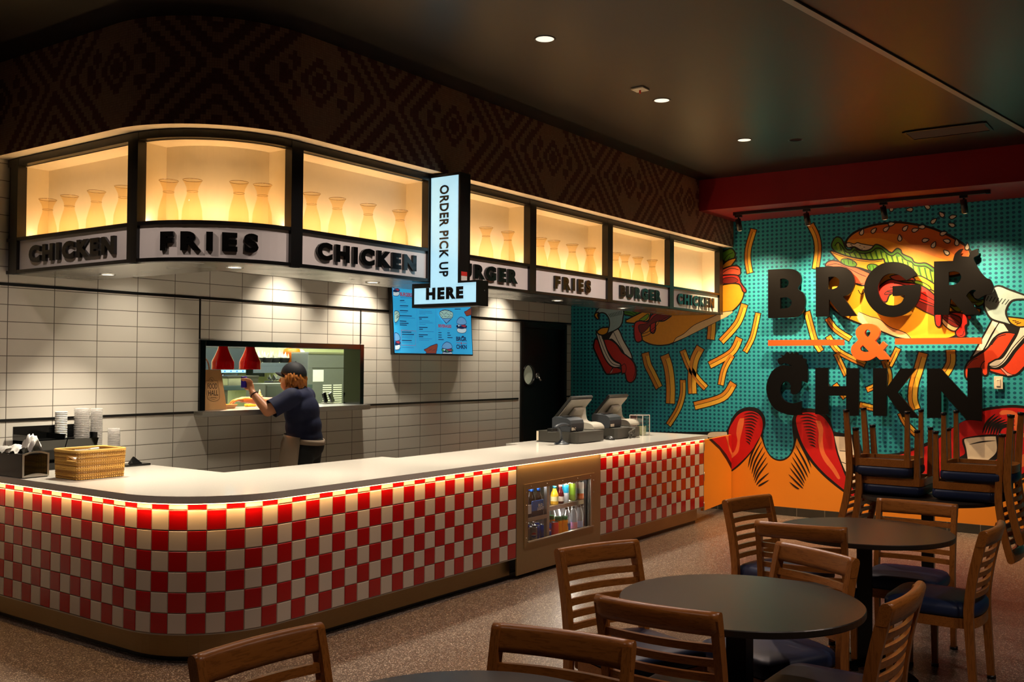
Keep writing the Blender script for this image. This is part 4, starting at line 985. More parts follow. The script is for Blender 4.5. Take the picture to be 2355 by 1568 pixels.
fill([(4.396,0.993),(4.333,1.077),(4.239,1.125),(4.131,1.118),(4.062,1.065),(4.042,0.977),(4.062,0.874),(4.116,0.768),(4.208,0.645),(4.317,0.535),(4.404,0.458,1),(4.507,0.583),(4.604,0.743,1),(4.604,0.819,1),(4.447,0.852,1),(4.436,0.916)], 'red', 0)
poly(catmull([(4.310,1.041,1),(4.260,1.047,1),(4.267,0.968),(4.305,0.818),(4.314,0.728),(4.336,0.653),(4.404,0.589,1),(4.459,0.691,1),(4.456,0.841,1),(4.436,0.842,1),(4.428,0.708,1),(4.396,0.650),(4.361,0.696),(4.339,0.787),(4.352,0.875),(4.336,0.980)], 4), 'pch')
fill([(3.666,1.036),(3.644,1.108),(3.564,1.132),(3.463,1.131),(3.378,1.096),(3.321,1.035),(3.275,0.952),(3.254,0.869),(3.231,0.730),(3.182,0.593),(3.127,0.457),(3.038,0.318,1),(3.059,0.271),(3.141,0.324),(3.252,0.406),(3.364,0.497),(3.478,0.617),(3.579,0.767),(3.637,0.908)], 'red', 0)
poly(catmull([(3.449,1.051,1),(3.399,1.046,1),(3.369,0.962),(3.375,0.849),(3.356,0.723),(3.305,0.641),(3.238,0.547),(3.192,0.460),(3.203,0.438),(3.224,0.450),(3.280,0.530),(3.350,0.610),(3.400,0.706),(3.421,0.818),(3.418,0.918),(3.438,1.002)], 4), 'pch')
fill([(3.251,0.891,1),(3.071,0.889,1),(3.050,0.768),(3.015,0.576),(2.964,0.359,1),(3.025,0.375),(3.127,0.513),(3.196,0.676),(3.231,0.800)], 'cream', 0)
for q in ([(3.196,0.740),(3.127,0.738),(3.058,0.739)], [(3.175,0.621),(3.127,0.607),(3.079,0.599)]): line(q, .007)
fill([(2.963,0.710,1),(2.815,0.698),(2.605,0.727),(2.437,0.788),(2.298,0.849),(2.223,0.905),(2.062,1.038),(1.952,1.108),(1.809,1.104,1),(1.802,1.203,1),(1.679,1.230),(1.506,1.245),(1.281,1.221,1),(1.284,0.739,1),(1.544,0.560),(1.742,0.441),(1.980,0.331),(2.225,0.244),(2.477,0.222),(2.816,0.233),(2.964,0.262),(3.004,0.494,1)], 'red', 0)
fill([(2.071,0.677,1),(2.020,0.740),(1.967,0.787),(1.992,0.894),(1.968,0.935),(1.824,0.969),(1.699,0.982),(1.611,0.957,1),(1.629,0.806),(1.736,0.693,1)], 'k', 0)
fill([(1.973,0.910),(1.941,0.931),(1.815,0.952),(1.690,0.963,1),(1.682,0.823),(1.744,0.742),(1.807,0.698,1),(1.938,0.693,1),(1.955,0.827)], 'cream', 0)
line([(1.928,0.871),(1.851,0.894),(1.779,0.910),(1.690,0.921)], .014, 'k', True)
poly(catmull([(1.658,1.192),(1.621,1.220),(1.540,1.214),(1.493,1.169),(1.502,1.068),(1.473,1.021),(1.372,0.972,1),(1.372,0.935,1),(1.496,0.989),(1.530,1.060),(1.523,1.130),(1.564,1.177),(1.639,1.173)], 4), 'pch')
poly(catmull([(1.538,0.647,1),(1.520,0.712),(1.474,0.784),(1.372,0.859,1),(1.373,0.733,1),(1.464,0.677)], 4), 'pch')
for k in range(7): line([(a[0]+(b[0]-a[0])*k/6, a[1]+(b[1]-a[1])*k/6) for a, b in zip([(1.691,1.182),(1.768,1.095),(1.810,0.984)], [(1.518,1.080),(1.634,1.049),(1.663,0.971)])], .022, 'k', True); LAY[0] -= 1
LAY[0] += 1
for k in range(11):
    s = k/10
    for A, Bq in (([(4.263,1.090),(4.162,1.108),(4.077,1.076)], [(4.239,0.792),(4.201,0.771),(4.193,0.750)]), ([(3.629,1.102),(3.535,1.115),(3.435,1.084)], [(3.514,0.785),(3.478,0.780),(3.449,0.760)])):
        line([(a[0]+(b[0]-a[0])*s, a[1]+(b[1]-a[1])*s) for a, b in zip(A, Bq)], .014, 'k', True); LAY[0] -= 1
LAY[0] += 1
for a, b in (([(4.067,0.852)], [(4.211,0.498)]), ([(4.051,0.801)], [(4.190,0.470)]), ([(4.033,0.743)], [(4.168,0.427)]), ([(4.012,0.686)], [(4.153,0.387)]), ([(3.997,0.626)], [(4.142,0.352)]), ([(3.982,0.564)], [(4.131,0.327)]), ([(3.970,0.455)], [(4.116,0.307)]), ([(3.970,0.375)], [(4.093,0.297)]),
             ([(3.654,0.849)], [(3.498,0.544)]), ([(3.672,0.777)], [(3.513,0.475)]), ([(3.693,0.704)], [(3.533,0.431)]), ([(3.707,0.646)], [(3.556,0.395)]), ([(3.722,0.584)], [(3.571,0.366)]), ([(3.735,0.526)], [(3.579,0.336)]), ([(3.749,0.453)], [(3.587,0.310)]), ([(3.740,0.370)], [(3.630,0.303)])):
    a, b = a[0], b[0]; m = ((a[0]+b[0])/2+(.03 if a[0] < b[0] else -.02), (a[1]+b[1])/2-.02); line([a, m, b], .020, 'k', True); LAY[0] -= 1
LAY[0] += 1
for q in ([(2.769,0.200),(2.684,0.187),(2.605,0.194)], [(2.764,0.180),(2.625,0.172),(2.527,0.166)], [(2.764,0.160),(2.605,0.148),(2.450,0.147)], [(1.496,0.512),(1.466,0.534),(1.440,0.550)], [(1.483,0.528),(1.466,0.546),(1.440,0.564)]): line(q, .014, 'k', True); LAY[0] -= 1
# the print hangs on the wall as one sheet
mur = MUR.build('wall_mural', [MC[k] for k in MK])
for p in mur.data.polygons: pass
bm = bmesh.new(); bm.from_mesh(mur.data)
for f in bm.faces:
    if f.normal.x > 0: f.normal_flip()
bm.to_mesh(mur.data); bm.free()
tag(mur, 'teal dotted mural of burgers, falling fries and red nailed fingers on the end wall', 'mural')

# raised logo -----------------------------------------------------------------------
LX = 10.43
M_LOGO = mat('satin black sign face', '#060505', .42, spec=.16, nz=(3, .2)); M_LOGOR = mat('orange sign face', '#d4551a', .4, nz=(4, .03))
def logo(name, label, loops, m, group, depth=.036):
    lp = [catmull(l, 5) for l in loops]
    c = [sum(p[i] for p in lp[0])/len(lp[0]) for i in (0, 1)]
    t = thing(name, label, 'sign letter' if 'bar' not in name else 'sign bar', (LX+depth, c[0], c[1]), 0, group)
    T = Matrix.Translation((-LX-depth, -c[0], -c[1]))
    fixn(yz(lp, depth, LX+depth/2).build('letter_face', m, t, M=T))
    b = MB()
    pts = sorted(lp[0], key=lambda p: p[1]); lo, hi = pts[len(pts)//6], pts[-len(pts)//6]
    def inside(p):
        def pin(l):
            r = False
            for i in range(len(l)):
                (x1, y1), (x2, y2) = l[i-1], l[i]
                if (y1 > p[1]) != (y2 > p[1]) and p[0] < (x2-x1)*(p[1]-y1)/(y2-y1)+x1: r = not r
            return r
        return pin(lp[0]) and not any(pin(h) for h in lp[1:])
    ys = [p[0] for p in lp[0]]; zs_ = [p[1] for p in lp[0]]; got = []
    for i in range(1, 12):
        for j in range(1, 12):
            p = (min(ys)+(max(ys)-min(ys))*i/12, min(zs_)+(max(zs_)-min(zs_))*j/12)
            if all(inside((p[0]+dx, p[1]+dz)) for dx, dz in ((.015, 0), (-.015, 0), (0, .015), (0, -.015))) and all(hypot(p[0]-q[0], p[1]-q[1]) > .12 for q in got) and len(got) < 3: got.append(p)
    for p in got: b.cyl((LX+depth, p[0], p[1]), (MURX-.02, p[0], p[1]), .007, 8)
    if got: b.build('standoffs', M_STEELH, t, M=T)
    return t
G1, G2 = 'top row letters of the wall sign', 'bottom row letters of the wall sign'
logo('sign_letter', 'raised black letter B, first of the top row on the mural', [[(3.945,2.695,1),(3.718,2.692),(3.637,2.672),(3.583,2.617),(3.577,2.537),(3.610,2.470),(3.550,2.417),(3.529,2.338),(3.544,2.246),(3.590,2.188),(3.664,2.163),(3.945,2.160,1)], [(3.807,2.587,1),(3.759,2.588),(3.718,2.563),(3.714,2.530),(3.732,2.497),(3.759,2.488),(3.807,2.486,1)], [(3.807,2.380,1),(3.732,2.382),(3.684,2.349),(3.682,2.310),(3.705,2.274),(3.746,2.265),(3.807,2.260,1)]], M_LOGO, G1)
logo('sign_letter', 'raised black letter R, second of the top row on the mural', [[(3.416,2.694,1),(3.229,2.693),(3.114,2.678),(3.038,2.616),(3.007,2.525),(3.024,2.449),(3.064,2.393),(3.130,2.370,1),(2.985,2.162,1),(3.143,2.163,1),(3.276,2.345,1),(3.276,2.164,1),(3.417,2.164,1)], [(3.281,2.583,1),(3.216,2.582),(3.172,2.552),(3.165,2.513),(3.185,2.475),(3.230,2.455),(3.281,2.454,1)]], M_LOGO, G1)
logo('sign_letter', 'raised black letter G over the big painted burger', [[(2.386,2.566,1),(2.454,2.647),(2.537,2.691),(2.632,2.707),(2.741,2.690),(2.839,2.619),(2.899,2.520),(2.910,2.432),(2.889,2.330),(2.828,2.233),(2.743,2.167),(2.634,2.143),(2.526,2.162),(2.432,2.222),(2.373,2.312),(2.355,2.404),(2.355,2.468,1),(2.627,2.458,1),(2.627,2.358,1),(2.508,2.360,1),(2.532,2.299),(2.574,2.269),(2.621,2.261),(2.682,2.272),(2.730,2.312),(2.760,2.369),(2.771,2.433),(2.760,2.495),(2.723,2.557),(2.669,2.586),(2.608,2.585),(2.549,2.561),(2.490,2.512,1)]], M_LOGO, G1)
logo('sign_letter', 'raised black letter R merged with a bull head, end of the top row', [[(2.227,2.689,1),(2.051,2.686,1),(2.045,2.713),(2.028,2.760),(1.989,2.794),(1.959,2.800,1),(1.978,2.769),(1.984,2.739),(1.961,2.726),(1.906,2.719,1),(1.889,2.764),(1.851,2.785),(1.818,2.793,1),(1.824,2.760),(1.813,2.747),(1.829,2.724),(1.862,2.702),(1.841,2.641),(1.803,2.567),(1.754,2.506),(1.716,2.486),(1.695,2.444),(1.684,2.396),(1.706,2.349),(1.744,2.341),(1.787,2.323),(1.820,2.303),(1.853,2.313),(1.866,2.355),(1.844,2.384),(1.875,2.391),(1.908,2.369),(1.932,2.334,1),(1.805,2.150,1),(1.942,2.148,1),(2.075,2.314,1),(2.093,2.152,1),(2.229,2.155,1)], [(2.091,2.576,1),(2.040,2.582),(1.996,2.565),(1.976,2.528),(1.990,2.480),(2.030,2.452),(2.091,2.446,1)]], M_LOGO, G1)
logo('sign_bar', 'raised orange bar on the left of the ampersand', [[(3.945,1.919,1),(3.126,1.916,1),(3.126,1.856,1),(3.945,1.855,1)]], M_LOGOR, 'orange bars of the wall sign', .045)
logo('sign_bar', 'raised orange bar on the right of the ampersand', [[(2.605,1.923,1),(1.796,1.924,1),(1.796,1.861,1),(2.605,1.861,1)]], M_LOGOR, 'orange bars of the wall sign', .045)
logo('sign_letter', 'raised orange ampersand between the two orange bars', [[(2.865,2.079),(2.798,2.059),(2.759,2.004),(2.765,1.948),(2.804,1.900,1),(2.762,1.847,1),(2.725,1.894,1),(2.683,1.853,1),(2.722,1.803,1),(2.650,1.709,1),(2.756,1.706,1),(2.790,1.740,1),(2.854,1.702),(2.928,1.696),(3.003,1.721),(3.043,1.778),(3.040,1.842),(2.996,1.887),(2.971,1.912,1),(2.996,1.963),(2.992,2.020),(2.940,2.070)], [(2.872,2.019),(2.849,1.997),(2.856,1.961),(2.880,1.934,1),(2.905,1.968),(2.900,2.006)], [(2.925,1.857,1),(2.863,1.791,1),(2.903,1.784),(2.943,1.797),(2.952,1.829)]], M_LOGOR, None, .06)
logo('sign_letter', 'raised black letter C with a rooster head, first of the bottom row', [[(3.574,1.258,1),(3.574,1.116,1),(3.652,1.101),(3.760,1.117),(3.869,1.166),(3.938,1.264),(3.966,1.384),(3.945,1.492),(3.890,1.586),(3.800,1.638),(3.735,1.638,1),(3.671,1.636,1),(3.759,1.667),(3.811,1.648),(3.835,1.680),(3.830,1.713),(3.787,1.733),(3.798,1.753),(3.766,1.749,1),(3.739,1.784),(3.724,1.789,1),(3.698,1.763,1),(3.675,1.789),(3.659,1.765,1),(3.618,1.786),(3.611,1.753,1),(3.571,1.756),(3.568,1.720,1),(3.528,1.710),(3.524,1.655),(3.505,1.589),(3.502,1.498),(3.515,1.456,1),(3.571,1.477,1),(3.578,1.405),(3.605,1.352),(3.658,1.327),(3.689,1.350),(3.689,1.427,1),(3.719,1.462),(3.760,1.468),(3.794,1.428),(3.811,1.361),(3.794,1.295),(3.746,1.249),(3.678,1.232),(3.625,1.240)]], M_LOGO, G2)
logo('sign_letter', 'raised black letter H, second of the bottom row', [[(3.423,1.616,1),(3.285,1.620,1),(3.285,1.423,1),(3.098,1.427,1),(3.097,1.616,1),(2.968,1.617,1),(2.969,1.122,1),(3.098,1.115,1),(3.098,1.327,1),(3.283,1.323,1),(3.283,1.126,1),(3.424,1.122,1)]], M_LOGO, G2)
logo('sign_letter', 'raised black letter K above the upturned chair legs', [[(2.823,1.618,1),(2.686,1.619,1),(2.686,1.421,1),(2.552,1.616,1),(2.399,1.617,1),(2.582,1.374,1),(2.371,1.118,1),(2.530,1.122,1),(2.690,1.353,1),(2.691,1.128,1),(2.825,1.127,1)]], M_LOGO, G2)
logo('sign_letter', 'raised black letter N beside the white wall switch', [[(2.297,1.618,1),(2.168,1.619,1),(1.924,1.334,1),(1.922,1.621,1),(1.793,1.622,1),(1.796,1.120,1),(1.936,1.122,1),(2.169,1.401,1),(2.170,1.128,1),(2.299,1.123,1)]], M_LOGO, G2)
t = thing('wall_switch', 'small cream wall switch plate on the mural beside the letter N', 'switch', (MURX-.02, 1.66, 1.485))
b = MB(); b.box(-.014, -.040, -.062, .0, .040, .062, bev=.004); b.build('plate', mat('ivory plastic', '#efe2c8', .4), t)
b = MB(); b.box(-.020, -.018, -.034, -.012, .018, .034, bev=.002); b.build('rocker', MATS['ivory plastic'], t)
b = MB(); b.box(-.0215, -.012, .022, -.0195, .012, .026); b.build('indicator', MATS['cream label'], t)

# lighting track under the red beam -----------------------------------------------------
t = thing('lighting_track', 'black lighting track under the red beam, carrying four spotlights', 'track', (9.9, 2.87, 3.272))
b = MB(); b.box(-.018, -1.23, -.032, .018, 1.24, -.0005, bev=.002); b.build('rail', M_BLK, t)
b = MB(); b.box(-.02, -1.25, -.034, .02, -1.21, -.001); b.box(-.02, 1.225, -.034, .02, 1.255, -.001); b.build('end_cap', M_BLKGLOSS, t)
b = MB(); b.box(-.03, .02, -.045, .03, .09, -.033); b.build('joiner', mat('grey joiner', '#8a8578', .4), t)
for k, y in enumerate((4.07, 3.335, 2.575, 1.85)):
    h = thing('track_spotlight', 'black cylinder spotlight on the ceiling track, %s from the patterned bulkhead' % ('first', 'second', 'third', 'fourth')[k], 'spotlight', (9.9, y, 3.24), 0, 'track spotlights')
    b = MB(); b.box(-.02, -.035, -.025, .02, .035, -.0005, bev=.003); b.build('adapter', M_BLK, h)
    b = MB(); b.cyl((0, 0, -.025), (0, 0, -.06), .008, 8); b.build('swivel', M_BLK, h)
    d = Vector((.40, -.06, -1)).normalized(); p = Vector((-.02, 0, -.045))
    b = MB(); b.cyl(p, p+d*.125, .029, 20); b.build('lamp_body', M_BLK, h)
    b = MB(); b.cyl(p+d*.1255, p+d*.127, .023, 20); b.build('lens', mat_glow('spot lens', '#ffd9a0', 4.0), h)

# ================================================================ MENU SCREEN
TVX, TVZ = 7.74, 2.075
tv = thing('menu_screen', 'blue lit menu screen on the tiled wall, behind the pick up sign', 'screen', (TVX, 6.47, TVZ)); tv.rotation_euler = (radians(-3.6), 0, 0)
hw, hh = .630, .352
b = MB(); b.box(-hw, 0, -hh, hw, .045, hh, bev=.004); b.build('case', M_BLK, tv)
b = MB(); b.box(-.15, .045, -.1, .15, .075, .1); b.build('wall_mount', M_BLK, tv)
t = NT('menu background'); u = t.xyz(t.coord()); g = t.math('MULTIPLY_ADD', u[2], .35, .5)
c = t.mix(g, lin('#169ad8'), lin('#45bdf0')); t.set(c, .3, **{'Emission Color': c, 'Emission Strength': .62})
b = MB(); b.quad((-hw+.012, -.001, -hh+.014), (hw-.012, -.001, -hh+.014), (hw-.012, -.001, hh-.012), (-hw+.012, -.001, hh-.012)); sc = b.build('screen', t.m, tv)
GS = .55
GC = {k: mat('menu '+k, v, .4, nz=None, emit=v, es=GS) for k, v in {'ink': '#152a55', 'red': '#a83a4c', 'brown': '#8f4434', 'bun': '#6aa8dc', 'fry': '#a5d0c8', 'white': '#cfe6ee', 'green': '#3f8f5a', 'pale': '#2f86b8'}.items()}
GK = list(GC); G = MB(); GL = [1]
def tl_(p): return (p[0]-TVX, -.0012-.0002*GL[0], p[1]-TVZ)
def gp(pts, c, sm=4, w=.006):
    q = catmull(pts, sm) if sm > 1 else [p[:2] for p in pts]
    q = [(min(max(x, TVX-hw+.013), TVX+hw-.013), min(max(z, TVZ-hh+.015), TVZ+hh-.013)) for x, z in q]
    G.add([tl_(p) for p in q], [tuple(range(len(q)))], GK.index(c)); GL[0] += 1
    if w: v, f = ribbon2(q, w, True); G.add([tl_(p) for p in v], f, GK.index('ink')); GL[0] += 1
def gl(pts, w, c): v, f = ribbon2([p[:2] for p in pts], w); G.add([tl_(p) for p in v], f, GK.index(c))
def gt(s, box, c, bold=.004):
    (x0, z0), (x1, z1) = box; tx = text_mb(s, .1, bold, 0)
    a0 = min(v[0] for v in tx.v); a1 = max(v[0] for v in tx.v); b0 = min(v[1] for v in tx.v); b1 = max(v[1] for v in tx.v)
    G.add([tl_((x0+(v[0]-a0)/(a1-a0)*(x1-x0), z0+(v[1]-b0)/(b1-b0)*(z1-z0))) for v in tx.v], tx.f, GK.index(c))
gt('BURGERS', [(7.230,2.300),(7.407,2.339)], 'red'); gt('BEVERAGES', [(7.802,2.010),(8.016,2.043)], 'red')
def rows(pl, c='ink', w=.006):
    for a, b_ in zip(pl[0::2], pl[1::2]): gl([a, b_], w, c)
rows([(7.226,2.254),(7.292,2.259),(7.222,2.204),(7.345,2.208),(7.218,2.155),(7.339,2.158),(7.214,2.104),(7.394,2.108),(7.210,2.052),(7.309,2.052),(7.209,2.031),(7.341,2.033),(7.209,2.014),(7.314,2.014),(7.501,2.100),(7.644,2.107),(7.504,2.084),(7.545,2.086),(7.497,1.999),(7.630,2.002),(7.497,1.981),(7.556,1.982),(7.488,1.924),(7.628,1.928),(7.489,1.905),(7.557,1.907),(7.235,1.944),(7.377,1.947),(7.236,1.922),(7.416,1.924),(7.232,1.862),(7.378,1.863)], 'ink', .0085)
rows([(7.798,1.956),(7.849,1.956),(7.796,1.932),(7.850,1.932),(7.794,1.909),(7.850,1.909),(7.793,1.884),(7.881,1.885),(7.943,1.956),(7.985,1.957),(7.944,1.933),(8.001,1.933),(7.942,1.909),(8.028,1.909),(8.083,2.213),(8.186,2.218)], 'ink', .008)
rows([(7.227,2.237),(7.311,2.241),(7.223,2.189),(7.336,2.191),(7.219,2.138),(7.327,2.141),(7.215,2.087),(7.443,2.088),(7.510,2.165),(7.704,2.170),(7.510,2.152),(7.714,2.152),(7.507,2.137),(7.604,2.139),(7.501,2.065),(7.670,2.068),(7.501,2.049),(7.715,2.051),(7.502,2.033),(7.600,2.034),(7.498,1.959),(7.725,1.961),(7.489,1.888),(7.692,1.888),(7.489,1.872),(7.647,1.872),(7.233,1.905),(7.392,1.901),(7.233,1.891),(7.387,1.888),(7.234,1.846),(7.383,1.844),(7.235,2.293),(7.406,2.302),(7.234,2.282),(7.406,2.289),(7.219,1.793),(7.403,1.793),(7.798,1.981),(7.828,1.982),(7.948,1.979),(7.980,1.980)], 'pale', .0055)
v = [(7.226,1.963),(7.449,1.960),(7.432,1.816),(7.218,1.816)]; gl(v+[v[0]], .004, 'red')
gl([(7.475,2.192),(7.465,1.839)], .003, 'pale'); gl([(7.769,2.207),(7.753,1.845)], .003, 'pale')
gt('BRGR', [(8.088,1.876),(8.267,1.923)], 'ink'); gt('CHKN', [(8.083,1.792),(8.262,1.839)], 'ink'); gt('&', [(8.158,1.843),(8.188,1.868)], 'red')
gl([(8.088,1.858),(8.149,1.857)], .005, 'red'); gl([(8.196,1.855),(8.265,1.854)], .005, 'red')
gp([(8.175,1.918),(8.203,1.935),(8.223,1.924),(8.206,1.916)], 'ink', 3, 0)
def burger(B, lf=False):
    (x0, z0), (x1, z1) = B; f = lambda L: [(x0+(x1-x0)*a, z0+(z1-z0)*b) for a, b in L]
    gp(f([(.03, .25), (.12, .05), (.5, 0), (.85, .06), (.97, .28), (.5, .36)]), 'white')
    gp(f([(0, .34), (.5, .26), (1, .36), (.96, .5), (.5, .44), (.05, .5)]), 'ink', 4, 0)
    if lf: gp(f([(-.03, .42), (.1, .3), (.3, .44), (.5, .28), (.75, .42), (1.03, .36), (.98, .54), (.5, .5), (.03, .54)]), 'green')
    gp(f([(.45, .46), (.8, .36), (.95, .46), (.85, .52), (.6, .56)]), 'red', 4, .004); gp(f([(.1, .52), (.22, .36), (.33, .52)]), 'white', 1, .003)
    gp(f([(.02, .60), (.10, .82), (.45, 1), (.85, .9), (.98, .62), (.6, .52), (.3, .53)]), 'bun')
burger([(8.103,1.961),(8.275,2.133)]); burger([(7.842,1.709),(8.013,1.861)], True); burger([(7.081,1.766),(7.203,1.934)]); burger([(7.101,2.294),(7.219,2.437)])
gp([(8.236,2.190),(8.274,2.202),(8.352,2.236),(8.397,2.225),(8.398,2.163),(8.342,2.160),(8.275,2.147),(8.253,2.167)], 'brown', 4); gp([(7.549,1.773),(7.598,1.790),(7.648,1.811),(7.698,1.825),(7.764,1.836),(7.759,1.793),(7.749,1.773),(7.739,1.740),(7.720,1.714),(7.580,1.713),(7.584,1.751)], 'brown', 4)
for k in range(5): gl([(p[0]+.03*k, p[1]+.01*(k % 2)) for p in [(7.609,1.758),(7.648,1.778)]], .003, 'ink')
gp([(7.818,2.137),(7.921,2.052,1),(8.017,2.112),(8.041,2.147),(8.025,2.180),(7.919,2.198),(7.836,2.177)], 'fry', 4)
rnd = random.Random(3)
for p in [(7.847,2.171),(7.878,2.186),(7.919,2.191),(7.961,2.187),(8.004,2.179),(7.837,2.144),(7.878,2.153),(7.920,2.161),(7.962,2.150),(8.009,2.152),(7.858,2.119),(7.910,2.128),(7.962,2.127),(8.004,2.125)]:
    a = rnd.uniform(-.6, .6); gl([(p[0]-.022*cos(a), p[1]-.022*sin(a)), (p[0]+.022*cos(a), p[1]+.022*sin(a))], .004, 'ink')
gp([(7.853,2.102,1),(8.005,2.112,1),(7.926,2.055,1)], 'bun', 1)
gp([(7.126,2.137),(7.181,2.146),(7.202,2.109),(7.178,2.058),(7.127,2.037)], 'fry', 4)
for p in [(7.154,2.120),(7.173,2.102),(7.164,2.083),(7.182,2.090)]: gl([(p[0]-.02, p[1]-.01), (p[0]+.02, p[1]+.012)], .004, 'ink')
o = fixn(G.build('graphics', [GC[k] for k in GK], sc))

# ================================================================ LEFT END OF THE COUNTER
CZ = .9105
M_KRAFT = mat('kraft paper', '#b98a55', .7, nz=(12, .08), bump=(.15, .003)); M_PAPER = mat('white paper', '#eceae4', .6, nz=(15, .03)); M_CLEAR = mat_thin('clear plastic', '#f2f2f2', .93, .04)
BLKP = mat('black plastic', '#0b0b0b', .18, spec=.5)
# napkin dispenser
t = thing('napkin_dispenser', 'black napkin dispenser with a framed mirror end, at the left edge of the counter', 'napkin dispenser', (3.28, 6.06, CZ))
b = MB(); b.box(-.085, -.105, 0, .085, .20, .150, bev=.006); b.build('body', BLKP, t)
pl = [(-.085, .005)]+[(-.085, .148)]+[(-.085+.17*k/10, .148+.016*sin(pi*k/10)) for k in range(1, 10)]+[(.085, .148), (.085, .005)]
hl = [(-.074, .014)]+[(-.074, .140)]+[(-.074+.148*k/10, .140+.015*sin(pi*k/10)) for k in range(1, 10)]+[(.074, .140), (.074, .014)]+[(.074-.148*k/10, .014+.012*sin(pi*k/10)) for k in range(1, 10)]
m = xz([pl, hl], .006, -.109); fixn(m.build('end_frame', mat('pale steel frame', '#b5b2aa', .3, .6), t))
b = xz([[(-.078, .01), (.078, .01), (.078, .142), (-.078, .142)]], .002, -.1065); fixn(b.build('end_mirror', mat('dark mirror', '#4a4432', .08, .9, nz=None), t))
def crumple(name, t, pts, z, sz, seed, m):
    r = random.Random(seed); n = 12; b = MB(); vs = []
    for i in range(n+1):
        for j in range(n+1):
            u, v = i/n-.5, j/n-.5
            vs.append((pts[0]+u*sz[0]*(1-.3*abs(v))+r.uniform(-1, 1)*.004, pts[1]+v*sz[1]+r.uniform(-1, 1)*.004, z+sz[2]*(cos(u*3.0)*.7+.3*sin(v*9+u*5)+r.uniform(-.12, .12))*(1-1.2*abs(v)**2)))
    b.add(vs, [(i*(n+1)+j, (i+1)*(n+1)+j, (i+1)*(n+1)+j+1, i*(n+1)+j+1) for i in range(n) for j in range(n)], 0, True)
    return b.build(name, m, t)
t = thing('paper_napkin', 'white paper napkin sticking up out of the black dispenser', 'napkin', (3.27, 6.06, CZ+.150), 0, 'loose napkins')
crumple('upright_fold', t, (.03, -.03), .002, (.10, .12, .115), 3, M_PAPER); crumple('lying_fold', t, (-.02, .05), .0, (.12, .15, .05), 4, M_PAPER)
t = thing('paper_napkin', 'grey white napkin pile lying at the far left edge behind the dispenser', 'napkin', (3.21, 6.20, CZ+.150), 0, 'loose napkins')
crumple('folded_pile', t, (0, 0), .004, (.12, .14, .035), 9, mat('grey paper', '#b9b7b2', .7))
# woven basket
t = thing('wicker_basket', 'rectangular woven straw basket with a slot handle on the counter', 'basket', (3.5075, 5.7275, CZ))
hx, hy, H = .158, .130, .172
def bpath(s, k, inset):
    """point round a rounded rectangle, s in 0..1"""
    r = .03; lx, ly = 2*(hx-r), 2*(hy-r); c = pi*r/2; P_ = 2*lx+2*ly+4*c; d = s*P_
    for seg in range(4):
        L = lx if seg % 2 == 0 else ly
        if d < L:
            q = [(-lx/2+d, -hy), (hx, -ly/2+d), (lx/2-d, hy), (-hx, ly/2-d)][seg]; n = [(0, -1), (1, 0), (0, 1), (-1, 0)][seg]; break
        d -= L
        if d < c:
            a = [-pi/2, 0, pi/2, pi][seg]+d/r; o = [(hx-r, -hy+r), (hx-r, hy-r), (-hx+r, hy-r), (-hx+r, -hy+r)][seg]
            q = (o[0]+r*cos(a), o[1]+r*sin(a)); n = (cos(a), sin(a)); break
        d -= c
    fl = 1+.05*k/H
    return ((q[0]+n[0]*inset)*fl, (q[1]+n[1]*inset)*fl)
NS = 76; straw = [mat('straw light', '#d8a850', .6), mat('straw mid', '#c08e3a', .6), mat('straw dark', '#9c6c24', .65)]
b = MB(); rw = random.Random(2); NR = 19
slot = lambda s, z: .885 < s < .965 and .118 < z < .142
for r in range(NR):
    z = .006+r*(H-.012)/(NR-1); pts = []; runs = []
    M = NS*2
    for i in range(M):
        s = i/M; a = .0035*cos(pi*i/1.0 + pi*r) if i % 2 == 0 else .0
        a = .0034*(1 if (i//1+r) % 2 == 0 else -1)
        x, y = bpath((s+.93) % 1, z, a); ss = (s+.93) % 1
        pts.append((x, y, z+rw.uniform(-.0010, .0010), slot(ss, z)))
    cur = []
    if any(p[3] for p in pts):
        for p in pts+pts[:1]:
            if p[3]:
                if len(cur) > 2: runs.append(cur)
                cur = []
            else: cur.append(p[:3])
        if len(cur) > 2: runs.append(cur)
        for q in runs: b.tube(q, .0043, 5, r % 3)
    else: b.tube([p[:3] for p in pts], .0043, 5, rw.choice((0, 0, 1, 1, 2)), closed=True)
for i in range(NS):
    s = (i+.25)/NS
    if .885 < s < .965: zz = [(0, .115), (.145, H)]
    else: zz = [(0, H)]
    for z0, z1 in zz: b.tube([(*bpath(s, z0, 0), z0), (*bpath(s, z1, 0), z1)], .0028, 5, 2)
b.build('woven_side', straw, t)
b = MB(); b.tube([(*bpath(i/90, H, 0), H+.002) for i in range(90)], .0085, 8, 0, closed=True); b.build('rim', straw[0], t)
b = MB(); b.tube([(*bpath(.885+.08*i/8, .118, 0), .113) for i in range(9)], .005, 6); b.tube([(*bpath(.885+.08*i/8, .145, 0), .146) for i in range(9)], .005, 6); b.build('slot_edge', straw[0], t)
b = MB(); b.prism([bpath(i/40, 0, 0) for i in range(40)], .002, .008); fixn(b.build('bottom', straw[1], t))
for k, (x, y, s) in enumerate(((3.58, 5.80, 1), (3.46, 5.80, 2))):
    q = thing('paper_packet', ['pile of white paper packets inside the basket, on the right', 'white paper packet inside the basket, on the left'][k], 'packet', (x, y, CZ+.01), 0, 'packets in the basket')
    b = MB(); r = random.Random(s)
    for i in range(5): b.join(MB().box(-.045, -.03, .0, .045, .03, .012, bev=.003), Matrix.Translation((r.uniform(-.02, .02), r.uniform(-.02, .02), .036*i+.0)) @ Matrix.Rotation(r.uniform(-.5, .5), 4, 'Z') @ Matrix.Rotation(r.uniform(-.4, .4), 4, 'X'))
    b.build('sachets', M_PAPER, q)
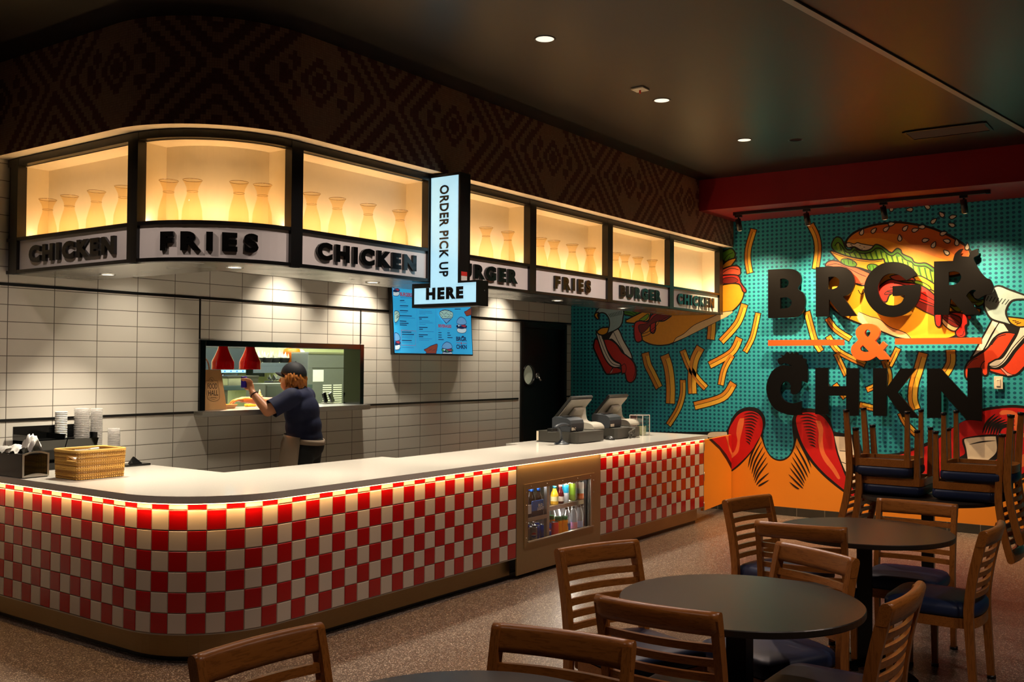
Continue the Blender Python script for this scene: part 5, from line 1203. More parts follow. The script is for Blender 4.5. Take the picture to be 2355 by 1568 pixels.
# black organiser with two bins
t = thing('cutlery_organizer', 'glossy black countertop organizer with two open bins behind the basket', 'organizer', (3.66, 6.38, CZ))
b = MB(); b.box(-.235, .0, 0, .235, .13, .20, bev=.004); b.box(-.235, .12, .20, .235, .13, .285, bev=.002)
for x in (-.235, -.004, .229): b.prism([(x, -.10), (x+.008, -.10), (x+.008, .125), (x, .125)], .13, .235)
b.build('housing', BLKP, t)
for s in (-1, 1):
    b = MB(); x0, x1 = (-.227, -.004) if s < 0 else (.004, .229)
    b.add([(x0, -.13, .20), (x1, -.13, .20), (x1, -.10, .135), (x0, -.10, .135), (x0, -.125, .20), (x1, -.125, .20), (x1, -.095, .14), (x0, -.095, .14)], [(0, 1, 2, 3), (5, 4, 7, 6), (0, 4, 5, 1), (3, 2, 6, 7)])
    b.box(x0, -.10, .130, x1, .12, .136); fixn(b.build('bin', mat('smoked plastic', '#15140d', .1), t))
b = MB(); b.box(-.22, -.10, .0, .22, -.01, .05, bev=.004); b.build('lower_tray', BLKP, t)
# nested cups, each one a thing
def cup_stack(x, y, n, r, h, pitch, m, name, label, group, c0=[]):
    prof = [(r*.68, 0), (r*.70, .002), (r*.955, h-.006), (r, h-.006), (r*1.02, h-.003), (r, h), (r*.94, h), (r*.925, h-.007), (r*.67, .004)]
    me = None
    for k in range(n):
        if me is None:
            o = MB().lathe(prof, 20, cap1=True).build(name, m, None, (x, y, CZ)); me = o.data
        else: o = link(name, me, None, (x, y, CZ+pitch*k)); o.rotation_euler = (0, 0, 0)
        tag(o, label, 'cup', group)
M_CUP = mat_milky('clear cup plastic', '#d9d6d2', .30)
cup_stack(3.823, 6.35, 24, .052, .12, .0122, M_CUP, 'plastic_cup', 'clear plastic cup in the wider tall nested stack', 'clear cups in the wide stack')
cup_stack(3.937, 6.36, 24, .042, .12, .0120, M_CUP, 'plastic_cup', 'clear plastic cup in the narrower tall nested stack', 'clear cups in the narrow stack')
cup_stack(4.036, 6.30, 13, .043, .11, .0120, M_CUP, 'plastic_cup', 'clear plastic cup in the short nested stack, nearest the window', 'clear cups in the short stack')
cup_stack(3.735, 6.46, 22, .040, .12, .0122, M_PAPER, 'paper_cup', 'white paper cup in the stack left of the clear cups', 'paper cups in the left stack')
cup_stack(4.005, 6.48, 19, .036, .12, .0122, M_PAPER, 'paper_cup', 'white paper cup in the stack behind the clear cups', 'paper cups in the middle stack')
cup_stack(4.095, 6.40, 7, .030, .12, .0122, M_PAPER, 'paper_cup', 'white paper cup in the shortest stack, beside the short clear stack', 'paper cups in the short stack')
t = thing('tongs_tray', 'small black tray with an upright wedge on the counter right of the basket', 'tray', (4.07, 6.12, CZ))
b = MB(); b.box(-.09, -.06, 0, .10, .06, .014, bev=.003); b.build('tray_base', BLKP, t)
b = MB(); b.add([(-.02, -.02, .014), (.06, -.02, .014), (.06, .03, .014), (-.02, .03, .014), (.0, .005, .062), (.01, .005, .062)], [(0, 1, 5, 4), (1, 2, 5), (2, 3, 4, 5), (3, 0, 4), (3, 2, 1, 0)]); fixn(b.build('wedge', BLKP, t))
t = thing('clear_lid', 'round clear plastic lid leaning beside the basket', 'lid', (3.86, 5.93, CZ)); t.rotation_euler = (radians(68), 0, radians(35))
b = MB().lathe([(.001, .006), (.040, .006), (.046, .002), (.048, 0)], 24, cap0=False, cap1=False); b.v = [(x, y+.048, z) for x, y, z in b.v]; b.build('disc', M_CLEAR, t)

# ================================================================ TILL POINT
M_DRAWER = mat('grey drawer steel', '#3b3933', .4, nz=(60, .1)); M_TILLG = mat('pale till plastic', '#a09a8c', .45); M_PRN = mat('slate printer plastic', '#33383d', .4); M_TILLD = mat('dark till plastic', '#1a1a18', .35)
def till(dx, who, g):
    t = thing('cash_drawer', 'dark grey steel cash drawer under the '+who, 'cash drawer', (7.90+dx, 4.92, CZ), 0, 'cash drawers')
    b = MB(); pl = [(-.235, -.20), (-.215, -.225), (.235, -.225), (.235, .225), (-.235, .225)]; b.prism(pl, .006, .104); fixn(b.build('drawer_body', M_DRAWER, t))
    b = MB(); b.box(-.238, .205, .012, -.2345, .226, .10); b.build('front_edge', MATS['ivory plastic'], t)
    t = thing('till_terminal', 'grey touch screen till terminal tilted away, '+g, 'till', (8.13+dx, 4.93, CZ+.1045), 0, 'till terminals')
    b = MB()
    for i in range(13):
        pass
    prof = catmull([(-.155, .004, 1), (-.148, .03), (-.115, .056), (-.05, .066), (.0, .064), (.035, .08), (.05, .12), (.055, .17), (.06, .22, 1), (.085, .22, 1), (.085, .14), (.09, .06), (.11, .004, 1)], 4)
    vs = [(x*(1.0 if k == 0 else 1), y, z) for k, x in enumerate((-.10, .10)) for y, z in prof]; n = len(prof)
    m = MB(); m.add(vs, [tuple(reversed(range(n))), tuple(range(n, 2*n))]+[(i, (i+1) % n, n+(i+1) % n, n+i) for i in range(n)]); fixn(m.build('foot', M_TILLG, t, M=Matrix.Translation((.06, 0, 0))))
    tilt = Matrix.Translation((-.06, .055, .20)) @ Matrix.Rotation(radians(42), 4, 'X')
    q = MB(); q.box(-.20, .0, -.145, .20, .024, .145, bev=.006); q.build('screen_case', M_TILLD, t, M=tilt)
    q = MB(); q.box(-.185, -.012, -.13, .185, .001, .12, bev=.005); q.build('back_shell', M_TILLG, t, M=tilt)
    q = MB(); q.box(-.05, -.05, -.08, .12, -.01, .03, bev=.012); q.build('hinge_block', M_TILLG, t, M=tilt)
    q = MB(); q.box(-.19, .0241, -.135, .19, .0246, .135); q.build('display', M_BLKGLOSS, t, M=tilt)
    t = thing('receipt_printer', 'slate grey receipt printer on the drawer of the '+who, 'printer', (7.79+dx, 4.86, CZ+.1045), 0, 'receipt printers')
    b = MB(); sec = [(-.075, .0), (-.085, .03), (-.085, .075), (-.075, .105), (-.04, .125), (.10, .135), (.12, .12), (.12, 0)]; n = len(sec)
    b.add([(x, y, z) for x in (-.115, .115) for y, z in sec], [tuple(reversed(range(n))), tuple(range(n, 2*n))]+[(i, (i+1) % n, n+(i+1) % n, n+i) for i in range(n)]); fixn(b.build('case', M_PRN, t))
    b = MB(); b.box(-.10, -.0865, .012, -.03, -.0845, .04); b.build('paper_label', MATS['ivory plastic'], t)
    b = MB(); b.box(-.09, .0, .1335, .09, .03, .138); b.build('paper_slot', M_BLK, t)
till(0, 'left till', 'left of the two tills'); till(.72, 'right till', 'right of the two tills')
def scanner(x, y, rz, label):
    t = thing('barcode_scanner', label, 'scanner', (x, y, CZ), rz, 'barcode scanners')
    MB().lathe([(.07, 0), (.068, .006), (.045, .016), (.018, .034), (.012, .05)], 28).build('base', M_PRN, t)
    b = MB(); b.tube([(0, 0, .04), (-.01, 0, .09), (-.03, 0, .135), (-.05, 0, .16)], [.013, .011, .010, .013], 10); b.build('stand', M_PRN, t)
    b = MB(); b.tube([(.10, 0, .165), (.05, 0, .176), (-.01, 0, .178), (-.06, 0, .165), (-.10, 0, .14)], [.010, .014, .016, .018, .020], 10, flat=None); b.build('handle', M_PRN, t)
    b = MB(); b.box(-.165, -.032, .115, -.09, .032, .150, bev=.008); b.build('reading_head', M_TILLD, t)
    b = MB(); b.tube([(.10, 0, .165), (.16, .0, .15), (.24, -.01, .08), (.32, -.02, .02), (.36, .0, .004), (.30, .04, .004), (.25, .02, .004), (.31, -.03, .004)], .0035, 6) if 0 else b.tube(catmull3([(.10, 0, .165), (.16, .0, .15), (.24, -.01, .08), (.32, -.02, .02), (.36, .0, .005), (.30, .04, .005), (.25, .02, .005), (.31, -.03, .005)]), .0035, 6); b.build('cable', M_BLK, t)
scanner(7.56, 4.80, radians(-10), 'curved grey barcode scanner on a stand, at the left of the tills')
scanner(8.98, 4.98, radians(10), 'curved dark barcode scanner behind the clear tip box')
t = thing('computer_mouse', 'small dark computer mouse between the two cash drawers', 'mouse', (8.30, 4.72, CZ)); b = MB(); b.sphere((0, 0, 0), 1, 16, 10, 0, (.034, .055, .036)); b.v = [(x, y, max(0, z)) for x, y, z in b.v]; b.build('shell', M_TILLD, t)
t = thing('cable_tangle', 'tangle of thin cables hanging over the right cash drawer', 'cables', (8.66, 4.69, CZ), 0)
r = random.Random(8)
for k in range(6):
    p = [(r.uniform(-.10, .10), .06, .108)]+[(r.uniform(-.07, .08), -.012, z) for z in (.095, .06, .03)]+[(r.uniform(-.08, .1), -.02, .004), (r.uniform(-.1, .1), -.05, .004)]
    q = [Vector(x) for x in p]; b = MB(); b.tube(catmull3(q), .0026, 6); b.build('cable', M_BLK if k % 2 else mat('grey cable', '#77746c', .4), t)
t = thing('tip_box', 'clear acrylic tip box with banknotes at the end of the tills', 'box', (9.06, 4.80, CZ))
b = MB(); w = .075
for q in ((-w, -w, 0, w, w, .004), (-w, -w, 0, -w+.004, w, .21), (w-.004, -w, 0, w, w, .21), (-w, -w, 0, w, -w+.004, .21), (-w, w-.004, 0, w, w, .21), (-w, -w, .206, w, w, .21)): b.box(*q)
b.build('walls', mat_thin('acrylic', '#fbfbfb', .92, .02), t)
b = MB()
for x in (-w, w):
    for y in (-w, w): b.box(x-.0025, y-.0025, 0, x+.0025, y+.0025, .21)
for z in (.208,):
    for s in (-w, w): b.box(-w, s-.0025, z-.0025, w, s+.0025, z+.0025); b.box(s-.0025, -w, z-.0025, s+.0025, w, z+.0025)
b.build('bright_edges', mat('acrylic edge', '#e8e4d8', .25), t)
for k in range(4):
    q = thing('banknote', 'pale green banknote folded inside the clear tip box', 'banknote', (9.055, 4.757+.018*k, CZ+.0045), (-.25, .1, -.1, .2)[k], 'banknotes in the tip box')
    b = MB(); n = 8; vs = []
    for i in range(n+1):
        for z in (0, .09): vs.append((-.052+.104*i/n, .010*sin(i*1.1+k), z+.004*sin(i)))
    b.add(vs, [(2*i, 2*i+2, 2*i+3, 2*i+1) for i in range(n)], 0, True); b.build('sheet', mat('banknote green', '#c9cfa6', .7, nz=(60, .3)), q)

# ================================================================ KITCHEN
RED_E = mat('red enamel', '#c00a0e', .12, spec=.6)
hl_ = thing('heat_lamp', 'red enamel heat lamp over the pass, beside the monitor', 'heat lamp', (5.607, 6.75, 1.576), 0, 'red heat lamps over the pass')
pr = [(.092, 0), (.0935, .004), (.092, .012), (.092, .062), (.086, .078), (.066, .118), (.048, .158), (.036, .196), (.033, .206), (.033, .262), (.028, .27)]
MB().lathe(pr+[(.026, .262), (.030, .20), (.060, .118), (.088, .062), (.090, .002)], 32, cap0=False, cap1=False).build('shade', RED_E, hl_)
b = MB(); b.cyl((0, 0, .268), (0, 0, 1.02), .012, 10); b.build('stem', M_STEELH, hl_)
b = MB(); b.sphere((0, 0, .045), .035, 14, 8, 0, (1, 1, 1.2)); b.build('bulb', mat_glow('heat bulb', '#ff9030', 3.0), hl_)
for x, l in ((5.32, 'red enamel heat lamp over the pass, above the paper bag'), (5.033, 'red enamel heat lamp mostly hidden behind the left window frame')): dup(hl_, (x, 6.75, 1.576), 0, l)
bg_ = thing('paper_bag', 'brown paper carry bag printed FOOD HALL standing on the pass', 'bag', (5.125, 6.70, 1.2465))
BM_ = Matrix.Translation((-5.125, -6.70, -1.2465))
b = MB(); x0, x1, t0, t1 = 4.975, 5.268, 4.99, 5.232
b.add([(x0, 6.625, 1.247), (x1, 6.625, 1.247), (x1, 6.775, 1.247), (x0, 6.775, 1.247), (t0, 6.66, 1.573), (t1, 6.66, 1.573), (t1, 6.74, 1.573), (t0, 6.74, 1.573), (x1-.006, 6.70, 1.42), (t1-.012, 6.70, 1.573)],
      [(0, 3, 2, 1), (0, 1, 5, 4), (1, 2, 8), (1, 8, 9, 5), (2, 6, 9, 8), (2, 3, 7, 6), (3, 0, 4, 7)]); fixn(b.build('bag_body', M_KRAFT, bg_, M=BM_))
b = MB(); b.tube([(5.06+.055*cos(a), 6.665, 1.565+.10*sin(a)) for a in [pi*k/12 for k in range(13)]], .003, 6); b.tube([(5.12+.055*cos(a), 6.735, 1.565+.105*sin(a)) for a in [pi*k/12 for k in range(13)]], .003, 6); b.build('handles', M_KRAFT, bg_, M=BM_)
INKB = mat('bag ink', '#2a1c10', .6)
def bagp(p): s = (p[1]-1.247)/.326; return (p[0], 6.6242+.035*s-.0006, p[1])
b = MB()
def bline(pts, w, sm=4):
    q = catmull(pts, sm, False) if sm > 1 else [p[:2] for p in pts]; v, f = ribbon2(q, w); b.add([bagp(p) for p in v], f)
bline([(5.072,1.484,1),(5.108,1.486,1),(5.113,1.501),(5.131,1.512),(5.149,1.503),(5.157,1.486,1),(5.192,1.483,1),(5.195,1.444,1),(5.204,1.357),(5.186,1.327),(5.139,1.317),(5.098,1.330),(5.078,1.360),(5.072,1.484)], .0022)
def bag_text(s, box, bold):
    (x0, z0), (x1, z1) = box; tx = text_mb(s, .1, bold, 0)
    a0 = min(v[0] for v in tx.v); a1 = max(v[0] for v in tx.v); b0 = min(v[1] for v in tx.v); b1 = max(v[1] for v in tx.v)
    b.add([bagp((x0+(v[0]-a0)/(a1-a0)*(x1-x0), z0+(v[1]-b0)/(b1-b0)*(z1-z0))) for v in tx.v], tx.f)
bag_text('FOOD', [(5.089,1.419),(5.185,1.462)], .0004); bag_text('HALL', [(5.091,1.363),(5.189,1.407)], .0004); bag_text('The', [(5.119,1.476),(5.147,1.497)], 0)
bline([(5.113,1.348),(5.170,1.348)], .003, 1); bline([(5.092,1.349),(5.113,1.340),(5.139,1.336),(5.165,1.339),(5.189,1.349)], .0012); bline([(5.118,1.331),(5.155,1.330)], .0015, 1)
fixn(b.build('print', INKB, bg_, M=BM_))
t = thing('paper_tray', 'small open kraft paper tray on the pass beside the bag', 'tray', (5.36, 6.74, 1.2465))
b = MB(); b.add([(-.05, -.035, 0), (.05, -.035, 0), (.05, .035, 0), (-.05, .035, 0), (-.075, -.05, .035), (.075, -.05, .035), (.075, .05, .035), (-.075, .05, .035)], [(3, 2, 1, 0), (0, 1, 5, 4), (1, 2, 6, 5), (2, 3, 7, 6), (3, 0, 4, 7)]); b.build('tray_shell', mat('pale kraft', '#e0b888', .7), t)
t = thing('order_slip', 'white order slip lying on the pass', 'paper', (5.66, 6.72, 1.2464)); b = MB(); b.box(-.07, -.06, 0, .07, .06, .0012); b.build('sheet', M_PAPER, t)
t = thing('squeeze_bottle', 'white squeeze bottle standing on the pass by the forearm', 'bottle', (5.76, 6.80, 1.2465)); MB().lathe([(.026, 0), (.028, .004), (.028, .085), (.022, .10), (.012, .108), (.010, .125), (.004, .15)], 20).build('body', mat('bottle plastic', '#efe2da', .35), t)
b = MB(); b.lathe([(.0145, .102), (.0145, .116)], 16); b.build('collar', M_PAPER, t)
t = thing('sponge', 'small yellow sponge on the pass behind the squeeze bottle', 'sponge', (5.74, 6.90, 1.2465)); b = MB(); b.box(-.045, -.03, 0, .045, .03, .025, bev=.008); b.build('body', mat('sponge yellow', '#e6d24a', .8), t)
# screens, shelves and machines behind
t = thing('kitchen_monitor', 'dark order monitor behind the heat lamps with a lit blue icon bar', 'monitor', (6.316, 8.0, 1.655))
b = MB(); b.box(-.262, 0, -.13, .285, .04, .135, bev=.004); b.build('case', M_BLK, t)
b = MB(); b.box(-.25, -.002, -.092, .273, -.0005, .125); b.build('screen', mat('dim screen', '#1a2430', .2, emit='#16222e', es=.5), t)
b = MB(); b.box(-.25, -.002, -.122, .273, -.0005, -.094); bar = b.build('icon_bar', mat('icon bar', '#7fc4e8', .3, nz=None, emit='#7fc8f0', es=.8), t)
b = MB()
for k in range(7): b.box(-.22+.075*k, -.0032, -.115, -.203+.075*k, -.0022, -.101)
b.build('icons', mat('icon blue', '#1c4fb4', .3, nz=None, emit='#1c4fb4', es=.8), bar)
b = MB(); b.cyl((0, .02, -.13), (0, .02, -.26), .015, 10); b.box(-.10, -.05, -.27, .10, .09, -.26); b.build('stand', M_BLK, t)
t = thing('wall_screen', 'bright blue lit screen at the upper left of the kitchen', 'monitor', (6.62, 8.6, 1.75)); b = MB(); b.box(-.45, 0, -.15, .25, .03, .17, bev=.003); b.build('case', M_BLK, t); b = MB(); b.box(-.44, -.002, -.14, .24, -.0005, .16); b.build('screen', mat('blue screen', '#2a6ad8', .3, nz=None, emit='#2a74e0', es=1.0), t)
b = MB(); b.box(-.12, .03, -.05, .02, .29, .05); b.build('wall_arm', M_BLK, t)
t = thing('kitchen_shelf', 'grey metal wall shelf holding paper lined baskets', 'shelf', (7.33, 8.60, 1.60)); b = MB(); b.box(-.40, -.31, 0, .42, .29, .035, bev=.003); b.box(-.40, -.315, -.075, .42, -.308, .0); b.build('board', M_GREY, t)
for x in (-.36, .0): MB().box(x, .0, -.12, x+.02, .29, 0).build('bracket', M_GREY, t)
for k, x in enumerate((7.05, 7.16, 7.29, 7.40)):
    t = thing('food_basket', 'dark food basket lined with crumpled white paper, %s from the left on the shelf' % NUM[k], 'basket', (x, 8.36-.02*(k % 2), 1.6355), 0, 'paper lined baskets')
    MB().lathe([(.045, 0), (.062, .05), (.065, .052), (.06, .05), (.044, .004)], 20).build('basket', M_CHAR, t)
    b = MB(); r = random.Random(k)
    for i in range(9):
        a = 2*pi*i/9; b.add([(.02*cos(a), .02*sin(a), .01), (.06*cos(a-.35), .06*sin(a-.35), .06), (.055*cos(a)+r.uniform(-.01, .01), .055*sin(a), .10+r.uniform(0, .05)), (.06*cos(a+.35), .06*sin(a+.35), .06)], [(0, 1, 2, 3)])
    b.build('paper_liner', mat('greaseproof paper', '#d8d8c8', .6), t)
t = thing('orange_tub', 'orange plastic tub on the kitchen shelf', 'tub', (7.53, 8.36, 1.6355)); MB().lathe([(.085, 0), (.095, .12), (.09, .15), (.06, .165)], 24).build('tub_body', mat('orange plastic', '#e8760f', .4), t); b = MB(); b.lathe([(.097, .10), (.099, .112), (.097, .122)], 24, cap0=False, cap1=False); b.build('band', mat('orange plastic dark', '#c9600a', .4), t)
t = thing('plastic_sack', 'white plastic sack beside the orange tub', 'sack', (7.70, 8.40, 1.6355)); b = MB(); b.sphere((0, 0, .075), .07, 14, 10, 0, (.8, .8, 1.15)); r = random.Random(4); b.v = [(x+r.uniform(-.006, .006), y+r.uniform(-.006, .006), max(0, z)) for x, y, z in b.v]; b.build('bag', M_PAPER, t)
t = thing('kitchen_counter', 'dark kitchen counter shelf with trays beyond the pass', 'counter', (6.75, 7.95, 1.36)); b = MB(); b.box(-.55, -.10, 0, .62, .16, .045, bev=.003); b.build('top', mat('dark slate metal', '#31403f', .35), t)
b = MB(); b.box(-.52, -.05, -1.36, -.46, .12, 0); b.box(.52, -.05, -1.36, .58, .12, 0); b.build('posts', M_STEELH, t)
t = thing('storage_bin', 'grey metal bin on the dark kitchen counter, half covered', 'bin', (6.45, 7.95, 1.4055)); b = MB(); b.box(-.19, -.09, 0, .03, .09, .075, bev=.004); b.build('box', M_STEELH, t); b = MB(); b.box(-.21, -.10, .076, .19, .10, .098, bev=.004); b.box(.035, -.095, 0, .185, .095, .075, bev=.004); b.build('cover', M_CHAR, t)
for k, x in enumerate((6.92, 7.10, 7.24)):
    t = thing('food_tray', 'black tray lined with dark crumpled paper, %s from the left on the kitchen counter' % NUM[k], 'tray', (x, 7.95, 1.4055), 0, 'dark paper trays')
    b = MB(); b.box(-.07, -.07, 0, .07, .07, .04, bev=.006); b.build('tray_body', M_CHAR, t)
    b = MB(); r = random.Random(20+k)
    for i in range(8):
        a = 2*pi*i/8; b.add([(.02*cos(a), .02*sin(a), .042), (.07*cos(a-.4), .07*sin(a-.4), .06), (.065*cos(a), .065*sin(a), .075+r.uniform(0, .05)), (.07*cos(a+.4), .07*sin(a+.4), .06)], [(0, 1, 2, 3)])
    b.build('paper_liner', mat('dark newsprint', '#5a5e58', .7), t)
t = thing('ice_machine', 'tall stainless ice machine with a vent grille inside the kitchen', 'machine', (7.80, 8.02, 0)); b = MB(); b.box(-.36, -.02, .05, .42, .25, 1.745, bev=.008); b.build('body', m_steel('machine steel', '#6a6e6a', .38, (3, 3, 60), .35), t)
b = MB(); b.box(-.30, -.0235, 1.578, .42, -.0205, 1.583); b.build('seam', M_BLK, t)
b = MB(); b.box(-.29, -.0235, 1.43, -.13, -.0205, 1.56, bev=.001); b.build('notice', mat('notice paper', '#c9ccc4', .5), t)
b = MB()
for i in range(9):
    for j in range(3): b.box(-.14+j*.16, -.0245, 1.19+i*.024, -.01+j*.16, -.0205, 1.202+i*.024)
b.build('vent_grille', mat('pale vent', '#dfe2cf', .5), t)
b = MB(); b.box(-.36, -.03, 1.735, .42, .25, 1.755, bev=.003); b.build('top_lid', M_STEELH, t)
t = thing('steel_cabinet', 'low stainless cabinet with a recessed door inside the kitchen', 'cabinet', (6.40, 7.45, 0)); b = MB(); b.box(-.14, -.14, .05, .26, .14, 1.435, bev=.006); b.build('body', MATS['machine steel'], t); b = MB(); b.box(-.125, -.145, .2, .06, -.1405, 1.415, bev=.002); b.build('door', m_steel('door steel', '#62676a', .34, (90, 90, 3), .4), t); b = MB(); b.box(.085, -.15, .9, .10, -.1405, 1.3, bev=.003); b.build('handle', M_STEELH, t)
for k, (x, a) in enumerate(((6.62, -.35), (6.71, -.45))):
    t = thing('card_reader', ['black paddle shaped reader on a steel foot, left of two on the pass', 'black paddle shaped reader on a steel foot, right of two on the pass'][k], 'reader', (x+.03, 6.90, 1.2465), 0, 'paddle readers on the pass')
    b = MB(); b.box(-.022, -.02, .012, .022, .0, .112, bev=.006); b.build('paddle', BLKP, t, M=Matrix.Rotation(a, 4, 'Y')); b = MB(); b.box(-.04, -.04, 0, .045, .03, .012, bev=.003); b.build('foot', M_STEELH, t)

# ================================================================ THE COOK AT THE PASS
def remeshed(mb, voxel, smooth=6, f=.5):
    o = mb.build('tmp_body', M_WHITE)
    md = o.modifiers.new('r', 'REMESH'); md.mode = 'VOXEL'; md.voxel_size = voxel; md.use_smooth_shade = True
    me = eval_mesh(o); bpy.data.objects.remove(o)
    bm = bmesh.new(); bm.from_mesh(me)
    for _ in range(smooth): bmesh.ops.smooth_vert(bm, verts=bm.verts[:], factor=f, use_axis_x=True, use_axis_y=True, use_axis_z=True)
    for fc in bm.faces: fc.smooth = True
    bm.to_mesh(me); bm.free(); me.materials.clear(); return me
def limb(b, pts):
    """tapered rounded limb through (x,y,z,r)"""
    for (x, y, z, r) in pts: b.sphere((x, y, z), r, 16, 10)
    for p, q in zip(pts, pts[1:]): b.tube([p[:3], q[:3]], [p[3], q[3]], 16)
def ell(b, c, r): b.sphere(c, 1, 20, 14, 0, r)
SKIN = NT('skin'); SKIN.set(SKIN.mix(SKIN.noise(SKIN.coord(), 20), lin('#d99a72'), lin('#c98660')), .45, **{'Subsurface Weight': .08, 'Subsurface Radius': (.01, .004, .002)}); M_SKIN = SKIN.m
M_SHIRT = mat('navy work shirt', '#0f1940', .75, nz=(14, .15), bump=(.12, .004)); M_PANTS = mat('black trousers', '#0d0d0f', .8, nz=(14, .15))
M_APRON = mat('beige apron', '#a08c78', .8, nz=(10, .08), bump=(.12, .004)); M_CAP = mat('dark navy cap', '#10131f', .7, nz=(40, .15)); M_HAIR = mat('auburn hair', '#b06a22', .5, nz=(40, .3), bump=(.4, .004))
PA = radians(116.8)
pe = thing('person', 'person in navy shirt, dark cap and beige apron leaning into the pass window', 'person', (5.757, 6.23, 0), PA-pi/2)
# local frame: +Y is the way the body faces, -X its left (towards the camera)
def H_(f, l, z): return (-l, f, z)
def hp(f, l, z, r): return (-l, f, z, r)
HEAD = Vector(H_(.105, .0, 1.515))
def hand(b, wrist, palm_c, d, up, side, curl, th):
    """palm, four fingers of different length and a thumb; d = pointing direction, up = back of the hand"""
    d = Vector(d).normalized(); up = Vector(up); up = (up-d*up.dot(d)).normalized(); s = d.cross(up)*side
    c = Vector(palm_c)
    limb(b, [(*wrist, .024), (*(Vector(wrist).lerp(c, .6)), .026)])
    q = MB(); q.sphere((0, 0, 0), 1, 14, 10, 0, (.040, .016, .045))
    b.join(q, Matrix.Translation(c) @ Matrix((( s.x, up.x, d.x, 0), (s.y, up.y, d.y, 0), (s.z, up.z, d.z, 0), (0, 0, 0, 1))))
    for k, (o, L) in enumerate(((-.029, .030), (-.010, .035), (.010, .033), (.028, .025))):
        p = c+s*o+d*.036; pts = [(*p, .0098)]; dd = d.copy()
        for j, l in enumerate((L, L*.75, L*.6)):
            dd = (dd*cos(curl[j])-up*sin(curl[j])).normalized(); p = p+dd*l; pts.append((*p, (.0092, .0085, .0078)[j])); 
            upn = (up*1.0)
        limb(b, pts)
    p = c-s*.034-d*.012; t1 = (d*.55-s*.8-up*.2).normalized(); p1 = p+t1*.034; t2 = (d*.75+s*th-up*.5).normalized(); p2 = p1+t2*.028; p3 = p2+t2*.02
    limb(b, [(*p, .0125), (*p1, .0108), (*p2, .0096), (*p3, .0082)])
EL, WL = H_(.20, .30, 1.240), H_(.345, .27, 1.385)
ER, WR = H_(.30, -.20, 1.285), H_(.55, -.06, 1.315)
b = MB()
ell(b, H_(-.01, 0, .93), (.165, .135, .13)); ell(b, H_(.0, 0, 1.06), (.150, .135, .14)); ell(b, H_(.02, 0, 1.22), (.165, .125, .15)); ell(b, H_(.03, 0, 1.33), (.165, .09, .08))
for s in (-1, 1):
    limb(b, [hp(-.01, s*.09, .88, .10), hp(.01, s*.10, .50, .065), hp(-.03, s*.10, .10, .042)])
    limb(b, [hp(-.03, s*.10, .06, .038), hp(.08, s*.11, .045, .036), hp(.15, s*.115, .035, .028)])
limb(b, [hp(.05, .165, 1.345, .068), (*EL, .047), (*WL, .029)])
limb(b, [hp(.05, -.165, 1.345, .066), (*ER, .046), (*WR, .028)])
limb(b, [hp(.03, 0, 1.36, .062), hp(.085, 0, 1.46, .054)])
ell(b, HEAD, (.076, .098, .112)); ell(b, HEAD+Vector(H_(.05, 0, -.065)), (.052, .056, .055))
limb(b, [(*(HEAD+Vector(H_(.092, 0, -.002))), .012), (*(HEAD+Vector(H_(.112, 0, -.032))), .0145)])
limb(b, [(*(HEAD+Vector(H_(.094, .018, -.065))), .009), (*(HEAD+Vector(H_(.098, -.018, -.065))), .009)])
for s in (-1, 1): ell(b, HEAD+Vector(H_(-.005, s*.077, -.012)), (.010, .020, .030))
hd = Vector(WL)-Vector(EL)
hand(b, WL, H_(.370, .255, 1.435), (.02, .25, 1), (.9, -.35, .1), -1, (.75, .9, .7), .5)
hand(b, WR, H_(.60, -.04, 1.315), (.1, 1, -.1), (0, .1, 1), 1, (.5, .6, .4), .3)
me = remeshed(b, .0062, 5, .45)
body = link('body', me, pe); me.materials.append(M_SKIN)
# clothing over the body
b = MB()
ell(b, H_(-.005, 0, 1.00), (.178, .150, .13)); ell(b, H_(.005, 0, 1.10), (.170, .152, .15)); ell(b, H_(.02, 0, 1.22), (.186, .145, .17)); ell(b, H_(.03, 0, 1.34), (.178, .102, .082)); limb(b, [hp(.03, 0, 1.37, .075), hp(.055, 0, 1.405, .070)])
m = lambda A, B, t: tuple(a+(c-a)*t for a, c in zip(A, B))
for s, E in ((1, EL), (-1, ER)):
    S0 = H_(.05, s*.165, 1.345); limb(b, [(*S0, .086), (*m(S0, E, .45), .078), (*m(S0, E, .95), .082)])
me = remeshed(b, .009, 6)
def trim(me, co, no):
    bm = bmesh.new(); bm.from_mesh(me)
    r = bmesh.ops.bisect_plane(bm, geom=bm.verts[:]+bm.edges[:]+bm.faces[:], plane_co=co, plane_no=no, clear_outer=True)
    bm.to_mesh(me); bm.free()
trim(me, (0, 0, .985), (0, .12, -1))
def trim_near(me, p, d, R):
    """clean cut across one limb only"""
    bm = bmesh.new(); bm.from_mesh(me)
    fs = [f for f in bm.faces if (f.calc_center_median()-p).length < R]
    g = set(fs)
    for f in fs: g.update(f.verts); g.update(f.edges)
    bmesh.ops.bisect_plane(bm, geom=list(g), plane_co=p, plane_no=d, clear_outer=True); bm.to_mesh(me); bm.free()
for s, E in ((1, EL), (-1, ER)):
    S0 = Vector(H_(.05, s*.165, 1.345)); d = (Vector(E)-S0).normalized(); p = S0+d*((Vector(E)-S0).length*.84); trim_near(me, p, d, .135)
trim_near(me, Vector(H_(.055, 0, 1.432)), Vector(H_(.35, 0, 1)).normalized(), .12)
sh = link('shirt', me, pe); me.materials.append(M_SHIRT); md = sh.modifiers.new('s', 'SOLIDIFY'); md.thickness = .004; md.offset = -1
b = MB(); ell(b, H_(-.015, 0, .94), (.178, .155, .14))
for s in (-1, 1): limb(b, [hp(-.01, s*.09, .88, .112), hp(.01, s*.10, .50, .082), hp(-.03, s*.10, .09, .062)])
